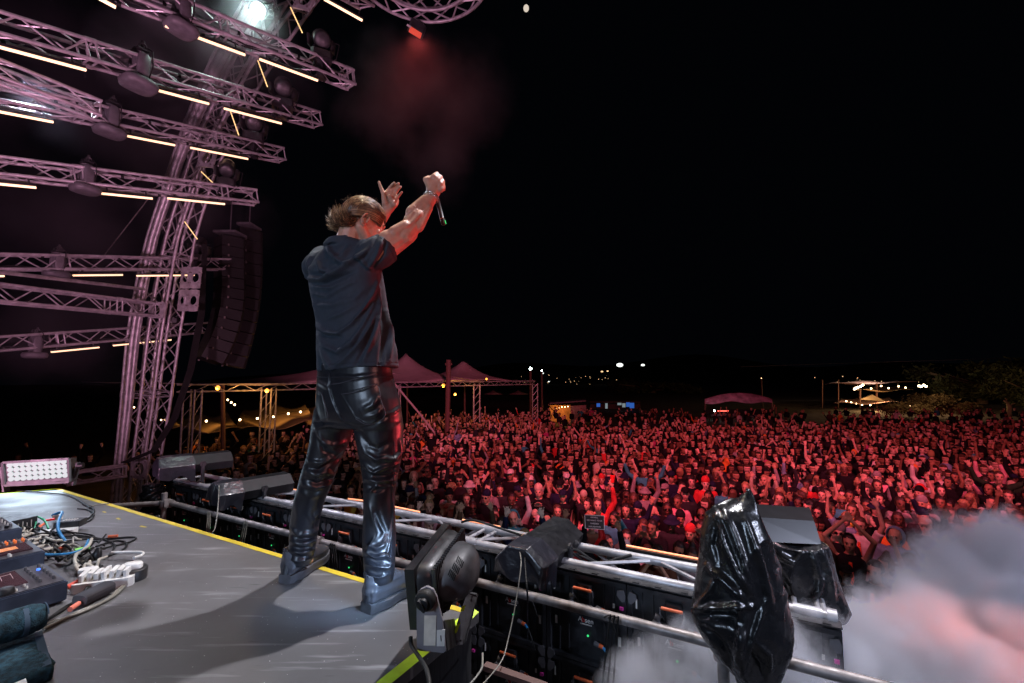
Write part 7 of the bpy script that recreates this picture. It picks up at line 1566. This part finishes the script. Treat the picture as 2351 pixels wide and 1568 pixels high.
# ------------------------------------------------------------------ smoke
def smoke(name, label, blobs, dens, col, nscale, erode=.9, soft=2.2, pad=1.5, seed=0., warp=.35, aniso=.2):
    P = [(D(x, y, d), r) for x, y, d, r in blobs]; lo = [min(p[i]-r*pad for p, r in P) for i in range(3)]; hi = [max(p[i]+r*pad for p, r in P) for i in range(3)]
    o = MB().box([(a+b)/2 for a, b in zip(lo, hi)], [b-a for a, b in zip(lo, hi)]).build(name, bpy.data.materials.new(name+'_volume'))
    m = o.data.materials[0]; m.use_nodes = True; nt = m.node_tree; nt.nodes.clear(); N = nt.nodes.new; Lk = nt.links.new
    out = N('ShaderNodeOutputMaterial'); pv = N('ShaderNodeVolumePrincipled'); Lk(pv.outputs[0], out.inputs['Volume']); pv.inputs['Color'].default_value = (*col, 1); pv.inputs['Anisotropy'].default_value = aniso
    geo = N('ShaderNodeNewGeometry'); ns = N('ShaderNodeTexNoise'); ns.inputs['Scale'].default_value = nscale; ns.inputs['Detail'].default_value = 8; ns.inputs['Roughness'].default_value = .60
    mp = N('ShaderNodeMapping'); mp.inputs['Location'].default_value = (seed, seed*.7, 0); Lk(geo.outputs['Position'], mp.inputs[0]); Lk(mp.outputs[0], ns.inputs['Vector'])
    last = None
    for p, r in P:
        d = N('ShaderNodeVectorMath'); d.operation = 'DISTANCE'; d.inputs[1].default_value = tuple(p); Lk(geo.outputs['Position'], d.inputs[0])
        q = N('ShaderNodeMath'); q.operation = 'MULTIPLY_ADD'; q.inputs[1].default_value = -1/r; q.inputs[2].default_value = 1; Lk(d.outputs['Value'], q.inputs[0])
        if last is None: last = q
        else: x = N('ShaderNodeMath'); x.operation = 'SMOOTH_MAX'; x.inputs[2].default_value = .15; Lk(last.outputs[0], x.inputs[0]); Lk(q.outputs[0], x.inputs[1]); last = x
    a = N('ShaderNodeMath'); a.operation = 'SUBTRACT'; a.inputs[1].default_value = .5; Lk(ns.outputs[0], a.inputs[0])
    b = N('ShaderNodeMath'); b.operation = 'MULTIPLY_ADD'; b.inputs[1].default_value = erode*2.4; Lk(a.outputs[0], b.inputs[0]); Lk(last.outputs[0], b.inputs[2])
    c = N('ShaderNodeMapRange'); c.inputs[1].default_value = .05; c.inputs[2].default_value = .05+1/soft; c.inputs[3].default_value = 0; c.inputs[4].default_value = dens; Lk(b.outputs[0], c.inputs[0]); 
    g_ = N('ShaderNodeMapRange'); g_.inputs[1].default_value = -.12; g_.inputs[2].default_value = .05; Lk(last.outputs[0], g_.inputs[0])
    mu = N('ShaderNodeMath'); mu.operation = 'MULTIPLY'; Lk(c.outputs[0], mu.inputs[0]); Lk(g_.outputs[0], mu.inputs[1]); Lk(mu.outputs[0], pv.inputs['Density'])
    return tag(o, label, 'smoke', None, 'stuff')
smoke('smoke', 'thick grey-blue smoke billowing up at the lower right, tinted salmon by a beam', [(1470, 1575, 2.3, .22), (1540, 1545, 2.3, .17), (1620, 1570, 2.3, .28), (1700, 1530, 2.3, .25), (1800, 1555, 2.3, .36), (1900, 1545, 2.4, .33), (1990, 1500, 2.6, .30), (2070, 1530, 2.7, .42), (2130, 1420, 2.9, .30), (2220, 1420, 3.0, .50), (2235, 1285, 3.2, .36), (2340, 1350, 3.1, .52), (2160, 1580, 2.6, .55), (2330, 1580, 2.7, .7), (1790, 1455, 2.5, .16)], 11, (.86, .88, .95), 4.0, 1.0, 1.7)
smoke('smoke', 'faint dark red smoke drifting below the ring truss', [(965, 90, 7, .30), (985, 125, 7, .45), (950, 210, 7, .9), (1040, 250, 7, 1.0), (890, 190, 7, .8), (1010, 340, 7, .9), (1090, 200, 7, .8), (870, 280, 7.4, .8)], .11, (.8, .8, .8), 1.1, 1.0, .9, seed=4.)
smoke('smoke', 'wide thin purple haze hanging between the lighting trusses at the left', [(100, 150, 7, 1.6), (330, 260, 7.5, 1.8), (120, 480, 7.5, 1.7), (420, 480, 8.5, 1.6), (150, 720, 8, 1.5), (600, 120, 7.5, 1.2)], .075, (.9, .8, .95), .8, 1.1, .8, seed=14.)
smoke('smoke', 'thin bluish smoke wisps round the lit beam light at the tower', [(480, 110, 7.2, .9), (400, 60, 7, .9), (570, 50, 7.2, .7), (470, 200, 7.4, .6), (330, 120, 7, .8)], .55, (.8, .85, .9), 1.3, .6, 1.2, seed=9.)
lamp('smoke_cool_light', 'SPOT', (4.4, -.6, 5.6), D(2060, 1470, 2.6), (.70, .76, 1), 800, .15, 58, .9)
lamp('added_smoke_rim_light', 'SPOT', (5.5, 5.5, 7), D(2150, 1350, 3), (1, .62, .70), 260, .15, 40, .9)  # added lamp without a fixture, backlights the smoke edges to show the billows
lamp('salmon_beam_light', 'SPOT', (3.4, -.8, 6.5), D(2110, 1425, 2.6), (1, .18, .09), 2600, .04, 5, .9)
lamp('salmon_beam_light', 'SPOT', (3.4, -.8, 6.5), D(2240, 1505, 2.5), (1, .18, .09), 2600, .04, 6.5, .9)
lamp('salmon_beam_light', 'SPOT', (3.4, -.8, 6.5), D(2340, 1590, 2.4), (1, .20, .12), 1100, .04, 6.5, .9)
